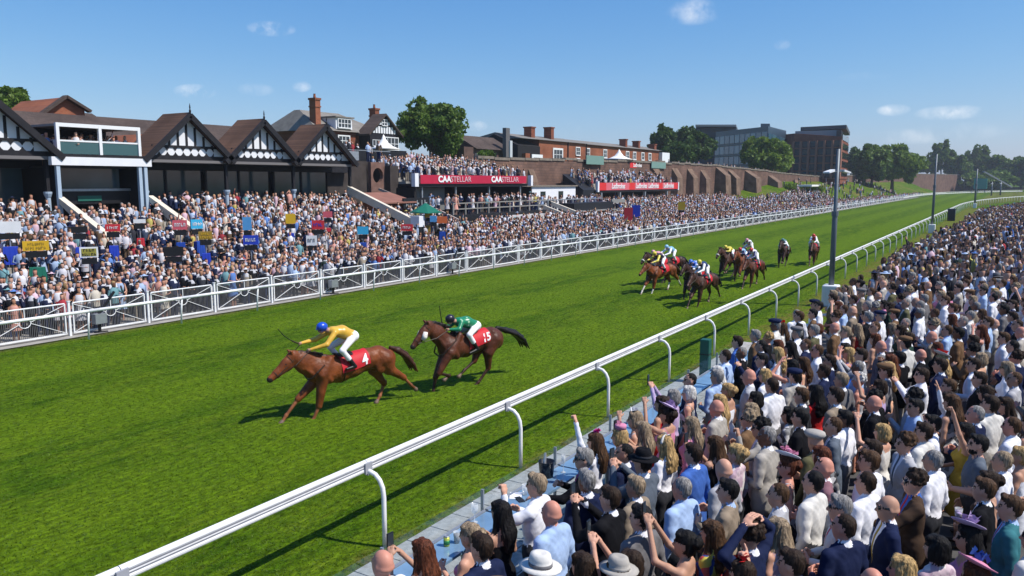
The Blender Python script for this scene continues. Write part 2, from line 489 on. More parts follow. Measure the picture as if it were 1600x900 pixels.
        if hair in ('long', 'wavy'):
            e = 1.29 if hair == 'long' else 1.36
            F.cap(H((0, -.065, 1.62)), (0, -.122, 1.44), .088, .095, 1, .02, ((0, 1, 0), .62))
            F.cap((0, -.122, 1.44), (0, -.13, e), .095, .06, 1, .02, ((0, 1, 0), .55))
            for sx in (-1, 1):
                F.cap(H((sx * .072, -.01, 1.64)), (sx * .095, -.02, 1.44), .03, .034, 1, .02)
                if hair == 'wavy':
                    for t in range(5): F.ell((sx * (.05 + .03 * (t % 2)), -.12, 1.5 - t * .045), (.04, .04, .035), 1, .02)
        elif hair == 'bob':
            F.ell(H((0, -.04, 1.60)), (.10, .078, .09), 1, .02, Rm)
            for sx in (-1, 1): F.cap(H((sx * .078, .0, 1.66)), H((sx * .088, .0, 1.57)), .03, .028, 1, .02)
        elif hair == 'updo':
            F.ell(H((0, -.12, 1.675)), (.06, .055, .055), 1, .02, Rm)
            for t in range(6):
                a = t * 1.05; F.ell(H((.045 * math.cos(a), -.125, 1.675 + .04 * math.sin(a))), (.03, .03, .03), 1, .012)
    # arms
    for sx, nm in ((-1, left), (1, right)):
        el, wr, hk, pd = ARMS[nm]
        m1 = np.array((sx, 1, 1)); el = np.array(el) * m1; wr = np.array(wr) * m1
        if f: el[0] *= .9; wr[0] *= .93
        sh = np.array((sx * (sw - .005), -.012, 1.405))
        thick = 1.0 if arm_u else .82
        ru, re_, rw = (.062 * thick * b, .049 * thick, .036 * thick) if not f else (.05 * thick, .04 * thick, .031 * thick)
        mid = sh + (el - sh) * .5
        F.cap(sh, mid, ru, ru * .95, arm_u, .03)
        F.cap(mid, el, ru * .95, re_, arm_u if outfit != 'tee' else 0, .025)
        F.cap(el, wr, re_ * 1.04, rw, arm_l, .02)
        d = wr - el; d /= np.linalg.norm(d)
        if outfit in ('suit',): F.cap(wr, wr + d * .012, .034, .032, 3, .004)
        F.cap(wr, wr + d * .03, .027, .027, 0, .012)
    # legs
    for sx in (-1, 1):
        lm = 0 if skirt else 4
        lm2 = 4 if outfit != 'suit' else 4
        r1, r2, r3 = (.093, .066, .055) if not skirt else (.082, .05, .036)
        F.cap((sx * .088, 0, .90), (sx * .095, .01, .50), r1, r2, lm, .03)
        F.cap((sx * .095, .01, .50), (sx * .10, -.01, .10), r2, r3, lm, .02)
        F.cap((sx * .10, -.02, .045), (sx * .115, .13, .035), .045, .035, 5, .02, ((0, 0, 1), .9))
    V, Q, vid = F.build(h, (.80, .045))
    vid = vid.astype(int)
    # shirt front and tie, bare shoulders
    x, y, z = V[:, 0], V[:, 1], V[:, 2]
    if outfit in ('suit', 'waistcoat', 'shirt', 'tee', 'blouse'): vid[(vid == 0) & (z < 1.47) & (z > 1.3) & (np.abs(x) < .11) & (y < .07)] = 2
    if outfit in ('suit', 'waistcoat'):
        z0 = 1.06 if outfit == 'suit' else 1.22
        body = (y > .03) & (z > z0) & (z < 1.5) & ((vid == 2) | (vid == 3))
        vid[(vid == 3) & ((z < 1.484) | (np.hypot(x, y + .016) > .070))] = 2
        sn = (np.abs(z - 1.484) < .0075) & (np.hypot(x, y) < .12); V[sn, 2] = 1.484; z = V[:, 2]
        for edge in ((z - z0) * .21, np.full(len(x), .022)):
            sn = body & (np.abs(np.abs(x) - edge) < .0075)
            V[sn, 0] = np.sign(x[sn]) * edge[sn]
        x = V[:, 0]
        cut = True
    if outfit == 'strapless':
        sn = (np.abs(z - 1.335) < .0075) & (vid != 1); V[sn, 2] = 1.335; z = V[:, 2]
        vid[(vid == 2) & (z > 1.336)] = 0
    # strands in the hair, folds in the cloth
    hm_ = vid == 1
    if hair != 'bald':
        th_ = np.arctan2(V[:, 0], -V[:, 1] + .0); am = .003 if hair in ('short', 'crop') else .0045
        w_ = am * (np.sin(th_ * 23 + 3.5 * np.sin(V[:, 2] * 13) + 9 * np.sin(th_ * 2.3)) + .7 * np.sin(th_ * 37 + V[:, 2] * 31)) * hm_
        rr_ = np.maximum(np.hypot(V[:, 0], V[:, 1] + .02), .03)
        V[:, 0] += V[:, 0] / rr_ * w_; V[:, 1] += (V[:, 1] + .02) / rr_ * w_
    cm_ = ((vid == 2) | (vid == 3) | (vid == 4)) & (np.abs(V[:, 0]) > .03)
    w_ = .0016 * np.sin(V[:, 2] * 57 + V[:, 0] * 71 + 2 * np.sin(V[:, 2] * 17)) + .0014 * np.sin(V[:, 2] * 93 - V[:, 0] * 77)
    V[:, 1] += w_ * cm_; V[:, 0] += .5 * w_ * cm_ * np.sign(V[:, 0])
    if outfit == 'dress':
        vid[(vid == 2) & (z > 1.385) & (np.abs(np.abs(x) - .105) > .028)] = 0
    fm = vid[Q[:, 2]]
    if outfit in ('suit', 'waistcoat'):
        c = V[Q].mean(1); ok_ = ((fm == 2) | (fm == 3)) & (c[:, 1] > .03) & (c[:, 2] > z0) & (c[:, 2] < 1.5)
        ins_ = ok_ & (np.abs(c[:, 0]) < (c[:, 2] - z0) * .21); fm[ins_] = 3; fm[ins_ & (np.abs(c[:, 0]) < .022)] = 7
    Vs, Qs, Ms = [V], [Q], [fm]
    off = len(V)
    for sx, nm in ((-1, left), (1, right)):
        el, wr, hk, pd = ARMS[nm]
        m1 = np.array((sx, 1, 1)); el = np.array(el) * m1; wr = np.array(wr) * m1
        if f: el[0] *= .9; wr[0] *= .93
        d = wr - el; d /= np.linalg.norm(d)
        n = np.array(pd, float) * m1; n = n - d * (n @ d); n /= np.linalg.norm(n)
        xx = np.cross(n, d)
        # thumbs point inwards/upwards: side chosen so that they face each other
        hv, hq, _ = hand(hk, 1 if sx > 0 else -1)
        sc = .93 if f else 1.05
        W = wr + d * .02 + (hv[:, :1] * xx + hv[:, 1:2] * n + hv[:, 2:3] * d) * sc
        Vs.append(W); Qs.append(hq + off); Ms.append(np.zeros(len(hq), int)); off += len(W)
    me = mesh_np('body', np.concatenate(Vs), np.concatenate(Qs), np.concatenate(Ms), True)
    for i in range(8): me.materials.append(None)
    return me

# ------------------------------------------------------------------ horses: slots 0 coat 1 mane and tail 2 lower legs 3 hooves 4 muzzle 5 white marks
def plane_map(base, heading):
    """maps a picture point to (s, z) in the upright plane through base along heading"""
    dx = Vector((math.cos(heading), math.sin(heading), 0)); n = Vector((-dx.y, dx.x, 0))
    def fn(px, py, lat=0.0):
        o = Vector(base) + n * lat
        d = ray(px, py); t = (o - CP).dot(n) / d.dot(n); p = CP + d * t
        return ((p - Vector(base)).dot(dx), p.z)
    return fn
def make_horse(J, h=.016, name='body'):
    F = Flesh(); ly = (0, 1, 0)
    def P(k, y=0.0): s, z = J[k]; return (s, y, z)
    # barrel
    st = J['barrel']       # (s, z, r)
    for (a, b) in zip(st[:-1], st[1:]): F.cap((a[0], 0, a[1]), (b[0], 0, b[1]), a[2], b[2], 0, .07, (ly, .80))
    # quarters and shoulders
    hp = J['hip']
    for sy in (-1, 1):
        F.ell((hp[0] + .02, sy * .14, hp[1] - .02), (.26, .15, .26), 0, .05)
        shp = J['shoulder']; F.ell((shp[0], sy * .15, shp[1]), (.20, .11, .27), 0, .08)
        F.ell((hp[0] - .14, sy * .13, hp[1] - .08), (.15, .12, .23), 0, .08)
    # neck and head
    nb, nm_, po = P('neck_base'), P('neck_mid'), P('poll')
    F.chain([nb, nm_, po], [J['rn'][0], J['rn'][1], J['rn'][2]], 0, .08, (ly, .55))
    ck, mz, nose = P('cheek'), P('face'), P('nose')
    F.cap(po, ck, .135, .16, 0, .05, (ly, .62)); F.cap(ck, mz, .155, .105, 0, .04, (ly, .62))
    F.cap(mz, nose, .10, .08, 0, .03, (ly, .68)); F.ell((nose[0] + .02, 0, nose[2] - .015), (.075, .058, .072), 4, .02)
    hd = np.array(nose) - np.array(po); hd /= np.linalg.norm(hd)
    upn = np.array((hd[2], 0, -hd[0])); upn = -upn if upn[2] < 0 else upn
    for sy in (-1, 1):
        e0 = np.array(po) + np.array((0, sy * .055, 0)) + upn * .07
        F.chain([e0, e0 - hd * .03 + upn * .09 + np.array((0, sy * .015, 0)), e0 - hd * .02 + upn * .15 + np.array((0, sy * .018, 0))], [.032, .03, .01], 0, .012)
        F.ell(np.array(po) * .55 + np.array(mz) * .45 + np.array((0, sy * .072, 0)) + upn * .035, (.024, .014, .02), 4, .006)
        F.ell(np.array(nose) + np.array((0, sy * .045, 0)) + upn * .02, (.02, .012, .018), 4, .004)
    # mane
    nbv, nmv, pov = np.array(P('withers')), np.array(nm_), np.array(po)
    cr = J['crest']
    cr = [(c[0], c[1] - .055) for c in cr]
    F.chain([(c[0], .0, c[1]) for c in cr], [.045] * (len(cr) - 1) + [.03], 1, .03, (ly, .6))
    for i in range(14):
        t = i / 13 * (len(cr) - 1.001); c = np.array(cr[int(t)]) * (1 - t % 1) + np.array(cr[int(t) + 1]) * (t % 1)
        F.cap((c[0], .0, c[1] + .02), (c[0] - .09 - .02 * (i % 3), .05 * (1 if i % 2 else -1), c[1] + .03 - .03 * (i % 2)), .026, .010, 1, .02)
    # tail
    tl = [(s, .0, z) for (s, z) in J['tail']]; nt = len(tl)
    F.chain(tl, [.05] + [.085] * (nt - 2) + [.035], 1, .03)
    for dy in (-.045, -.02, .025, .05): F.chain([(p[0], dy * i, p[2] - .02 * i) for i, p in enumerate(tl)], [.03] + [.05] * (nt - 2) + [.015], 1, .02)
    # muscle: shoulder blade, forearm, stifle, croup
    for sy in (-1, 1):
        w_ = J['withers']; sh_ = J['shoulder']
        F.cap((w_[0] - .06, sy * .13, w_[1] - .10), (sh_[0] + .10, sy * .20, sh_[1] - .05), .10, .12, 0, .035)
        F.cap((sh_[0] + .02, sy * .22, sh_[1] - .02), (sh_[0] - .10, sy * .20, sh_[1] - .20), .09, .08, 0, .03)
        F.cap((hp[0] + .10, sy * .14, hp[1] + .16), (hp[0] - .12, sy * .13, hp[1] + .06), .11, .12, 0, .03)
        F.ell((hp[0] + .14, sy * .185, hp[1] - .18), (.13, .06, .16), 0, .07)
        F.cap((nb[0] + .08, sy * .10, nb[2] - .16), (nm_[0] + .02, sy * .075, nm_[2] - .10), .085, .065, 0, .03)
    # legs: lists of (s, z) from top to hoof
    for key, sy, hind in (('lf', 1, 0), ('rf', -1, 0), ('lh', 1, 1), ('rh', -1, 1)):
        pts = J[key]; y0 = .155 * sy
        q = [(p[0], y0 * (1 - .12 * i), p[1]) for i, p in enumerate(pts)]
        rs = [.145, .078, .046] if not hind else [.135, .075, .05]
        if hind:
            F.cap(q[0], q[1], .20, .155, 0, .06); q = q[1:]
            dv = np.array(q[1]) - np.array(q[2]); dv /= np.linalg.norm(dv)
            F.cap(np.array(q[1]), np.array(q[1]) + dv * .055 + np.array((-.03, 0, .01)), .05, .03, 0, .03)
        F.cap(q[0], q[1], rs[0], rs[1], 0, .045)
        kn = np.array(q[1])
        F.ell(kn, (.060, .052, .066) if not hind else (.062, .05, .075), 0, .025)
        ct = np.array(q[1]) * .45 + np.array(q[2]) * .55
        F.cap(q[1], q[2], .046, .037, 2, .02); F.ell(q[2], (.05, .045, .052), 2, .02)
        F.cap(q[2], q[3], .037, .040, 2, .02)
        d = np.array(q[3]) - np.array(q[2]); d = d / np.linalg.norm(d)
        F.cap(np.array(q[3]) - d * .01, np.array(q[3]) + d * .055, .048, .062, 3, .008)
    V, Q, vid = F.build(h)
    me = mesh_np(name, V, Q, vid[Q[:, 2]], True)
    for i in range(6): me.materials.append(None)
    return me
def barrel_at(J, s):
    st = sorted(J['barrel'])
    ss = [a[0] for a in st]
    return np.interp(s, ss, [a[1] for a in st]), np.interp(s, ss, [a[2] for a in st])
def on_barrel(J, s, ang, lift):
    """point on the barrel's skin; ang 0 = top, + = left side"""
    z, r = barrel_at(J, s)
    return (s, math.sin(ang) * (r * .80 + lift), z + math.cos(ang) * (r + lift))
def make_cloth(J, s0, s1, a1, lift=.032):
    m = MB(); ns, na = 8, 16; vs = []; fs = []
    for i in range(ns + 1):
        for k in range(na + 1):
            s = s0 + (s1 - s0) * i / ns; a = -a1 + 2 * a1 * k / na
            vs.append(on_barrel(J, s - .03 * abs(a), a, lift + .006 * math.sin(i * 2.1 + k * 1.3)))
    for i in range(ns):
        for k in range(na): fs.append((i * (na + 1) + k, i * (na + 1) + k + 1, (i + 1) * (na + 1) + k + 1, (i + 1) * (na + 1) + k))
    m.add(vs, fs); me = m.mesh('saddle_cloth', True)
    return me
def number_on_cloth(J, txt, s, ang, size, lift=.044):
    me = text_mesh(txt, size, .008, 0, .004)
    z, r = barrel_at(J, s)
    for v in me.vertices:
        # text x runs towards the tail as seen from the left side
        v.co = Vector(on_barrel(J, s - v.co.x - .03 * ang, ang - v.co.y / r, lift + v.co.z))
    return me
# ------------------------------------------------------------------ riders: slots 0 skin 1 cap 2 silks 3 breeches 4 boots 5 dark 6 sleeves
def make_rider(K, h=.012):
    F = Flesh()
    def P(k, y=0.0): s, z = K[k]; return np.array((s, y, z))
    hip, sh, hd = P('hip'), P('shoulder'), P('head')
    mid = (hip + sh) / 2 + np.array((0, 0, .045))
    bk_ = (hip - sh) / np.linalg.norm(hip - sh)
    F.cap(hip + bk_ * .03 + (0, -.075, 0), hip + bk_ * .03 + (0, .075, 0), .125, .125, 3, .05)
    F.cap(hip * .92 + mid * .08, mid, .14, .15, 2, .05, ((0, 1, 0), 1.1)); F.cap(mid, sh, .15, .125, 2, .06, ((0, 1, 0), 1.15))
    F.cap(sh + (0, -.13, 0), sh + (0, .13, 0), .075, .075, 2, .05)
    d = hd - sh; d = d / np.linalg.norm(d)
    F.cap(sh + d * .06, hd - d * .06, .06, .055, 0, .02)
    fwd = np.array((1, 0, -.25)); fwd /= np.linalg.norm(fwd); up = np.array((.25, 0, 1)); up /= np.linalg.norm(up)
    F.ell(hd, (.10, .078, .10), 0, .02)
    F.ell(hd + fwd * .03 - up * .055, (.062, .055, .07), 0, .03)
    F.cap(hd + fwd * .10 - up * .02, hd + fwd * .115 - up * .045, .012, .014, 0, .01)
    F.ell(hd + up * .035 - fwd * .012, (.14, .112, .115), 1, .01)
    F.cap(hd + fwd * .10 + up * .03, hd + fwd * .15 + up * .02, .03, .018, 1, .02, ((0, 0, 1), .5))
    F.ell(hd + fwd * .088 - up * .012, (.028, .06, .02), 5, .006)
    for sy, hk in ((1, 'handl'), (-1, 'handr')):
        ha = P(hk, sy * .10); s0 = sh + np.array((.02, sy * .15, -.02)); 
        el = (s0 + ha) / 2 + np.array((-.05, sy * .09, -.075))
        F.cap(s0, el, .072, .06, 6, .03); F.cap(el, ha, .058, .036, 6, .02)
        dd = (ha - el) / np.linalg.norm(ha - el)
        F.cap(ha, ha + dd * .05, .03, .034, 0, .015)
        for q in range(4):
            b0 = ha + dd * (.045 + .004 * q) + np.array((0, -sy * (.024 - .004 * q), .022 - q * .017))
            F.chain([b0, b0 + dd * .03 + np.array((0, -sy * .012, 0)), b0 + dd * .016 + np.array((0, -sy * .03, -.004))], [.011, .0105, .009], 0, .006)
        F.cap(ha + dd * .03 + np.array((0, -sy * .02, .02)), ha + dd * .07 + np.array((0, -sy * .03, .026)), .012, .010, 0, .008)
        kn, an, to = P('knee', sy * .30), P('ankle', sy * .31), P('toe', sy * .33)
        F.cap(hip + (0, sy * .09, -.02), kn, .105, .072, 3, .04)
        F.cap(kn, kn * .5 + an * .5, .072, .062, 3 if not K.get('tall') else 4, .02); F.cap(kn * .62 + an * .38, an, .064, .046, 4, .02)
        F.cap(an, to, .045, .034, 4, .02)
    V, Q, vid = F.build(h)
    me = mesh_np('body', V, Q, vid[Q[:, 2]], True)
    for i in range(7): me.materials.append(None)
    return me
def set_mats(o, ms):
    for i, m in enumerate(ms):
        o.material_slots[i].link = 'OBJECT'; o.material_slots[i].material = m

# ------------------------------------------------------------------ materials of the place
def turf_mat(name, stripes=True, dry=0.0):
    m = bpy.data.materials.new(name); m.use_nodes = True; nt = m.node_tree; N, L = nt.nodes, nt.links
    b = N['Principled BSDF']; b.inputs['Roughness'].default_value = .85; b.inputs['Specular IOR Level'].default_value = .04
    tc = N.new('ShaderNodeTexCoord')
    def noise(scale, detail=4, rough=.6, stretch=None):
        n = N.new('ShaderNodeTexNoise'); n.inputs['Scale'].default_value = scale; n.inputs['Detail'].default_value = detail; n.inputs['Roughness'].default_value = rough
        if stretch:
            mp = N.new('ShaderNodeMapping'); mp.inputs['Scale'].default_value = stretch; L.new(tc.outputs['Object'], mp.inputs['Vector']); L.new(mp.outputs[0], n.inputs['Vector'])
        else: L.new(tc.outputs['Object'], n.inputs['Vector'])
        return n.outputs['Fac']
    def mix(fac, a, c):
        x = N.new('ShaderNodeMix'); x.data_type = 'RGBA'; L.new(fac, x.inputs['Factor'])
        for s, v in (('A', a), ('B', c)):
            if isinstance(v, tuple): x.inputs[s].default_value = (*v, 1)
            else: L.new(v, x.inputs[s])
        return x.outputs['Result']
    def ramp(fac, lo, hi):
        r = N.new('ShaderNodeMapRange'); r.inputs['From Min'].default_value = lo; r.inputs['From Max'].default_value = hi; L.new(fac, r.inputs['Value']); return r.outputs[0]
    fine = ramp(noise(14, 6, .7), .3, .7)
    c = mix(fine, (.038, .090, .002), (.086, .165, .004))
    c = mix(ramp(noise(.35, 6, .65, (1, 3.2, 1)), .40, .72), c, (.135, .20, .008))
    c = mix(ramp(noise(.9, 6, .7, (.7, 2.6, 1)), .47, .72), c, (.021, .062, .0015))
    c = mix(ramp(noise(3.2, 6, .75, (.55, 2.6, 1)), .54, .84), c, (.024, .068, .002))
    c = mix(ramp(noise(2.1, 5, .75, (.4, 2.8, 1)), .56, .82), c, (.165, .20, .022))
    if dry: c = mix(ramp(noise(.12, 4, .6), .62 - dry, .85 - dry), c, (.22, .17, .055))
    if stripes:
        sp = N.new('ShaderNodeSeparateXYZ'); L.new(tc.outputs['Object'], sp.inputs[0])
        s = N.new('ShaderNodeMath'); s.operation = 'SINE'; mm = N.new('ShaderNodeMath'); mm.operation = 'MULTIPLY'; mm.inputs[1].default_value = 1.05
        wv = N.new('ShaderNodeMath'); wv.operation = 'MULTIPLY_ADD'; wv.inputs[1].default_value = 1.6; L.new(noise(.18, 3, .5, (.5, 1, 1)), wv.inputs[0]); L.new(sp.outputs['Y'], wv.inputs[2])
        L.new(wv.outputs[0], mm.inputs[0]); L.new(mm.outputs[0], s.inputs[0])
        st = ramp(s.outputs[0], -.5, .5)
        x = N.new('ShaderNodeMath'); x.operation = 'MULTIPLY'; x.inputs[1].default_value = .55; L.new(st, x.inputs[0])
        c = mix(x.outputs[0], c, (.118, .195, .006))
        # worn, yellowed edge along the kerb and the post feet
        we = N.new('ShaderNodeMapRange'); we.inputs['From Min'].default_value = 8.15; we.inputs['From Max'].default_value = 7.70; L.new(sp.outputs['Y'], we.inputs['Value'])
        wm = N.new('ShaderNodeMath'); wm.operation = 'MULTIPLY'; L.new(we.outputs[0], wm.inputs[0]); L.new(ramp(noise(1.7, 5, .7), .42, .62), wm.inputs[1])
        c = mix(wm.outputs[0], c, (.17, .12, .04))
        we2 = N.new('ShaderNodeMapRange'); we2.inputs['From Min'].default_value = 27.9; we2.inputs['From Max'].default_value = 28.5; L.new(sp.outputs['Y'], we2.inputs['Value'])
        wm2 = N.new('ShaderNodeMath'); wm2.operation = 'MULTIPLY'; L.new(we2.outputs[0], wm2.inputs[0]); L.new(ramp(noise(1.2, 5, .7), .35, .6), wm2.inputs[1])
        c = mix(wm2.outputs[0], c, (.15, .11, .05))
        c = mix(ramp(noise(1.1, 7, .8), .70, .78), c, (.05, .045, .018))
    # tufts: clumps of longer and shorter blades
    tf = N.new('ShaderNodeMapRange'); tf.inputs['From Min'].default_value = .34; tf.inputs['From Max'].default_value = .66; tf.inputs['To Min'].default_value = .27; tf.inputs['To Max'].default_value = 1.30
    L.new(noise(6.5, 7, .72, (.8, 1.5, 1)), tf.inputs['Value'])
    vm = N.new('ShaderNodeVectorMath'); vm.operation = 'SCALE'; L.new(c, vm.inputs[0]); L.new(tf.outputs[0], vm.inputs['Scale'])
    L.new(vm.outputs[0], b.inputs['Base Color'])
    bp = N.new('ShaderNodeBump'); bp.inputs['Strength'].default_value = .55; bp.inputs['Distance'].default_value = .05
    L.new(noise(11, 6, .75), bp.inputs['Height']); L.new(bp.outputs[0], b.inputs['Normal'])
    return m
M_TURF = turf_mat('turf'); M_BANK = turf_mat('bank_grass', False, .12); M_FIELD = turf_mat('field_grass', False, .0)
M_WHITE = mat('white_rail_plastic', (.74, .745, .75), .42, .35, noise=(5, .12, 7))
M_GREY = mat('rail_groove_grey', (.34, .36, .40), .5)
M_STEEL = mat('galvanised_steel', (.36, .38, .41), .45, .5, .6, noise=(6, .12, 4))
M_CLAMP = mat('clamp_grey', (.30, .31, .34), .5)
M_SLAB = mat('paving_slab', (.36, .345, .325), .85, .2, noise=(9, .22, 6), bump=(40, .3, .01))
M_CONC = mat('concrete', (.30, .285, .26), .9, .2, noise=(1.3, .25, 6), bump=(18, .3, .02))
M_ASPH = mat('asphalt', (.075, .073, .072), .9, .2, noise=(2, .3, 6))
M_SKYGLASS = mat('sky_tint_counter_glass', (.16, .27, .40), .18, .6, coat=.6, noise=(2.5, .25, 3))  # the blue of the reflected sky is put into the base colour
M_BLACK = mat('black_paint', (.012, .012, .014), .5, .35, noise=(3, .2))
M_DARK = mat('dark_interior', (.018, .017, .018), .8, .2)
M_TIMBER = mat('black_timber', (.016, .015, .018), .6, .3, noise=(4, .3))
M_PLASTER = mat('white_plaster', (.72, .73, .76), .8, .2, noise=(1.5, .05, 5))
M_SLATE = mat('grey_slate', (.19, .175, .155), .8, .3, noise=(1.6, .22, 6), bump=(20, .4, .03))
M_GLASS = mat('window_glass', (.022, .03, .038), .06, .7, noise=(.8, .2, 2))
M_STANDGLASS = mat('stand_glass', (.045, .072, .085), .08, .6, noise=(.35, .5, 3))  # bluish-green base colour painted in for reflected trees
M_FRAME = mat('white_window_frame', (.74, .75, .76), .5)
M_COLUMN = mat('pale_blue_column', (.36, .45, .55), .5)
M_CREAM = mat('cream_parapet', (.62, .56, .46), .75, noise=(2, .12, 5))
M_RED = mat('banner_red', (.44, .016, .05), .55, .3, noise=(1.2, .08, 3))
M_LRED = mat('banner_bright_red', (.62, .03, .03), .5, .3)
M_LPINK = mat('banner_pale_red', (.62, .13, .16), .5, .3)
M_LETTER = mat('white_lettering', (.82, .80, .80), .6)
M_TENT = mat('white_tent_canvas', (.80, .79, .76), .7)
M_TURQ = mat('balcony_glass', (.035, .10, .11), .12, .6)
def brick_mat(name, c1, c2, mortar, scale, rough=.9):
    m = bpy.data.materials.new(name); m.use_nodes = True; nt = m.node_tree; N, L = nt.nodes, nt.links
    b = N['Principled BSDF']; b.inputs['Roughness'].default_value = rough; b.inputs['Specular IOR Level'].default_value = .15
    tc = N.new('ShaderNodeTexCoord'); mp = N.new('ShaderNodeMapping'); mp.inputs['Rotation'].default_value = (R_(90), 0, 0)
    L.new(tc.outputs['Object'], mp.inputs['Vector'])
    bt = N.new('ShaderNodeTexBrick'); bt.inputs['Scale'].default_value = scale
    bt.inputs['Color1'].default_value = (*c1, 1); bt.inputs['Color2'].default_value = (*c2, 1); bt.inputs['Mortar'].default_value = (*mortar, 1)
    bt.inputs['Mortar Size'].default_value = .012; bt.inputs['Bias'].default_value = .1
    L.new(mp.outputs[0], bt.inputs['Vector'])
    n = N.new('ShaderNodeTexNoise'); n.inputs['Scale'].default_value = .45; n.inputs['Detail'].default_value = 7; L.new(tc.outputs['Object'], n.inputs['Vector'])
    x = N.new('ShaderNodeMix'); x.data_type = 'RGBA'; x.blend_type = 'MULTIPLY'; x.inputs['Factor'].default_value = .7
    r = N.new('ShaderNodeMapRange'); r.inputs['From Min'].default_value = .3; r.inputs['From Max'].default_value = .7; r.inputs['To Min'].default_value = .55; r.inputs['To Max'].default_value = 1.25
    L.new(n.outputs['Fac'], r.inputs['Value']); L.new(bt.outputs['Color'], x.inputs['A']); L.new(r.outputs[0], x.inputs['B'])
    L.new(x.outputs['Result'], b.inputs['Base Color'])
    bp = N.new('ShaderNodeBump'); bp.inputs['Strength'].default_value = .5; bp.inputs['Distance'].default_value = .04; L.new(bt.outputs['Fac'], bp.inputs['Height']); bp.invert = True
    L.new(bp.outputs[0], b.inputs['Normal'])
    MATS[name] = m; return m
M_TILE = brick_mat('brown_roof_tile', (.15, .085, .056), (.10, .058, .041), (.045, .028, .02), 3.2)
M_TILE2 = brick_mat('dark_roof_tile', (.105, .078, .066), (.078, .058, .05), (.035, .025, .02), 3.0)
M_BRICK = brick_mat('red_brick', (.27, .085, .045), (.20, .06, .035), (.22, .16, .12), 2.2)
M_BRICK2 = brick_mat('orange_brick', (.33, .115, .058), (.27, .085, .045), (.26, .19, .14), 2.2)
M_STONE = brick_mat('red_sandstone', (.20, .115, .085), (.14, .085, .068), (.09, .068, .055), .75)
M_STONE2 = mat('worn_sandstone', (.17, .115, .085), .95, .1, noise=(.9, .4, 8), bump=(3, .6, .15))
M_COPING = mat('stone_coping', (.20, .17, .14), .95, .1, noise=(2, .3, 6))

# ------------------------------------------------------------------ the ground, the track, the bank
def sheet(name, poly, z, m):
    b = MB(); b.add([(x, y, z) for x, y in poly], [tuple(range(len(poly)))])
    return structure(b.build(name, m))
sheet('ground', [(-900, -2500), (5200, -2500), (5200, 3500), (-900, 3500)], -.03, M_FIELD)
def bend(x):      # the track bends to the right beyond the straight
    return 0.0 if x < 175 else -((x - 175) ** 2) / 1150.0
NEAR_Y, FAR_Y = 7.85, 27.65
def far_bend(x): return 0.0 if x < 330 else -((x - 330) ** 2) / 1100.0
xs_t = list(range(-40, 176, 27)) + list(range(180, 620, 14))
vs_, fs_ = [], []
for i, x in enumerate(xs_t):
    vs_ += [(x, 7.72 + bend(x), 0), (x, 28.55 + far_bend(x), 0)]
    if i: fs_.append((2 * i - 2, 2 * i, 2 * i + 1, 2 * i - 1))
tm = MB().add(vs_, fs_); structure(tm.build('racetrack_turf', M_TURF))
sheet('spectator_pavement', [(-30, -60), (150, -60), (196, -8), (196, 6.3), (60, 6.9), (40, 7.72), (-30, 7.72)], -.012, M_CONC)
PZ = 0.85       # the near spectators stand on a raised platform
pb = MB(); pb.prism([(-30, -60), (130, -60), (160, -8), (160, 0.4), (128, 2.6), (95, 4.5), (-30, 4.9)], 'z', -.02, PZ); structure(pb.build('viewing_platform', M_ASPH))
sheet('lawn_verge', [(16.5, 4.8), (60, 4.6), (198, -8), (198, 7.72), (16.5, 7.72)], -.006, M_TURF)
# paving slabs along the turf edge
pav = structure(empty('kerb_pavement', (0, 0, 0)))
slab_me = [MB().box(-.29, .29, -.195, .195, -.05, .012).mesh('paving_slab') for _ in range(1)]
for me in slab_me: me.materials.append(M_SLAB)
for i in range(40):
    for r in range(6):
        o = link('paving_slab', slab_me[0], pav); o.location = (4.2 + i * .6 + (.3 if r % 2 else 0), 7.50 - r * .41, .0 + .004 * rng.random()); o.rotation_euler = (0, 0, rng.normal() * .006)

def zt(x, y):
    """height of the ground on the far side"""
    if y < 33.5: return 0.0
    if x < 53: return min(max(y - 34.5, 0), 9.6) / 9.6 * 3.15
    t = min(max((y - 34) / 12.0, 0), 1.25)
    hi = 2.0 if x < 150 else min(2.0 + (x - 150) / 60 * 2.6, 4.6)
    return t * hi
sheet('far_apron', [(-30, 28.5), (330, 28.5), (330, 34.5), (-30, 34.5)], .008, M_CONC)
# stepped terrace under the gabled stand
terr = MB()
for k in range(15):
    y0 = 34.2 + k * .7; z = zt(20, y0 + .35)
    terr.box(-12, 53.0, y0, y0 + .7, -.2, z + .012)
structure(terr.build('stepped_terrace', M_CONC))
tb = MB(); gx = list(np.arange(53, 150, 8.0)); gy = [34, 37, 40, 43, 46, 49.2]
tb.add([(x, y, zt(max(x, 53.1), y)) for x in gx + [150] for y in gy], [(i * 6 + j, (i + 1) * 6 + j, (i + 1) * 6 + j + 1, i * 6 + j + 1) for i in range(len(gx)) for j in range(5)])
structure(tb.build('sloping_terrace', M_CONC))
gb = MB(); gx = list(np.arange(150, 430, 10.0)); gy = [33.5, 36, 39, 42, 45, 49.4]
gb.add([(x, y + far_bend(x) * .9, zt(x, y) + (.25 * math.sin(x * .21 + y) if 36 < y < 48 else 0)) for x in gx for y in gy], [(i * 6 + j, (i + 1) * 6 + j, (i + 1) * 6 + j + 1, i * 6 + j + 1) for i in range(len(gx) - 1) for j in range(5)])
structure(gb.build('grass_bank', M_BANK, smooth=True))
# the high ground of the city behind the wall
hb = MB(); hb.add([(-60, 50, 6.0), (75, 50, 6.6), (300, 49.6, 6.2), (460, 46, 5.5), (900, -60, 4.0), (2600, 400, 9), (2600, 2400, 20), (-60, 900, 9.5), (-60, 120, 8.0)], [(0, 1, 2, 3, 4, 5, 6, 7, 8)])
structure(hb.build('city_ground', M_FIELD))

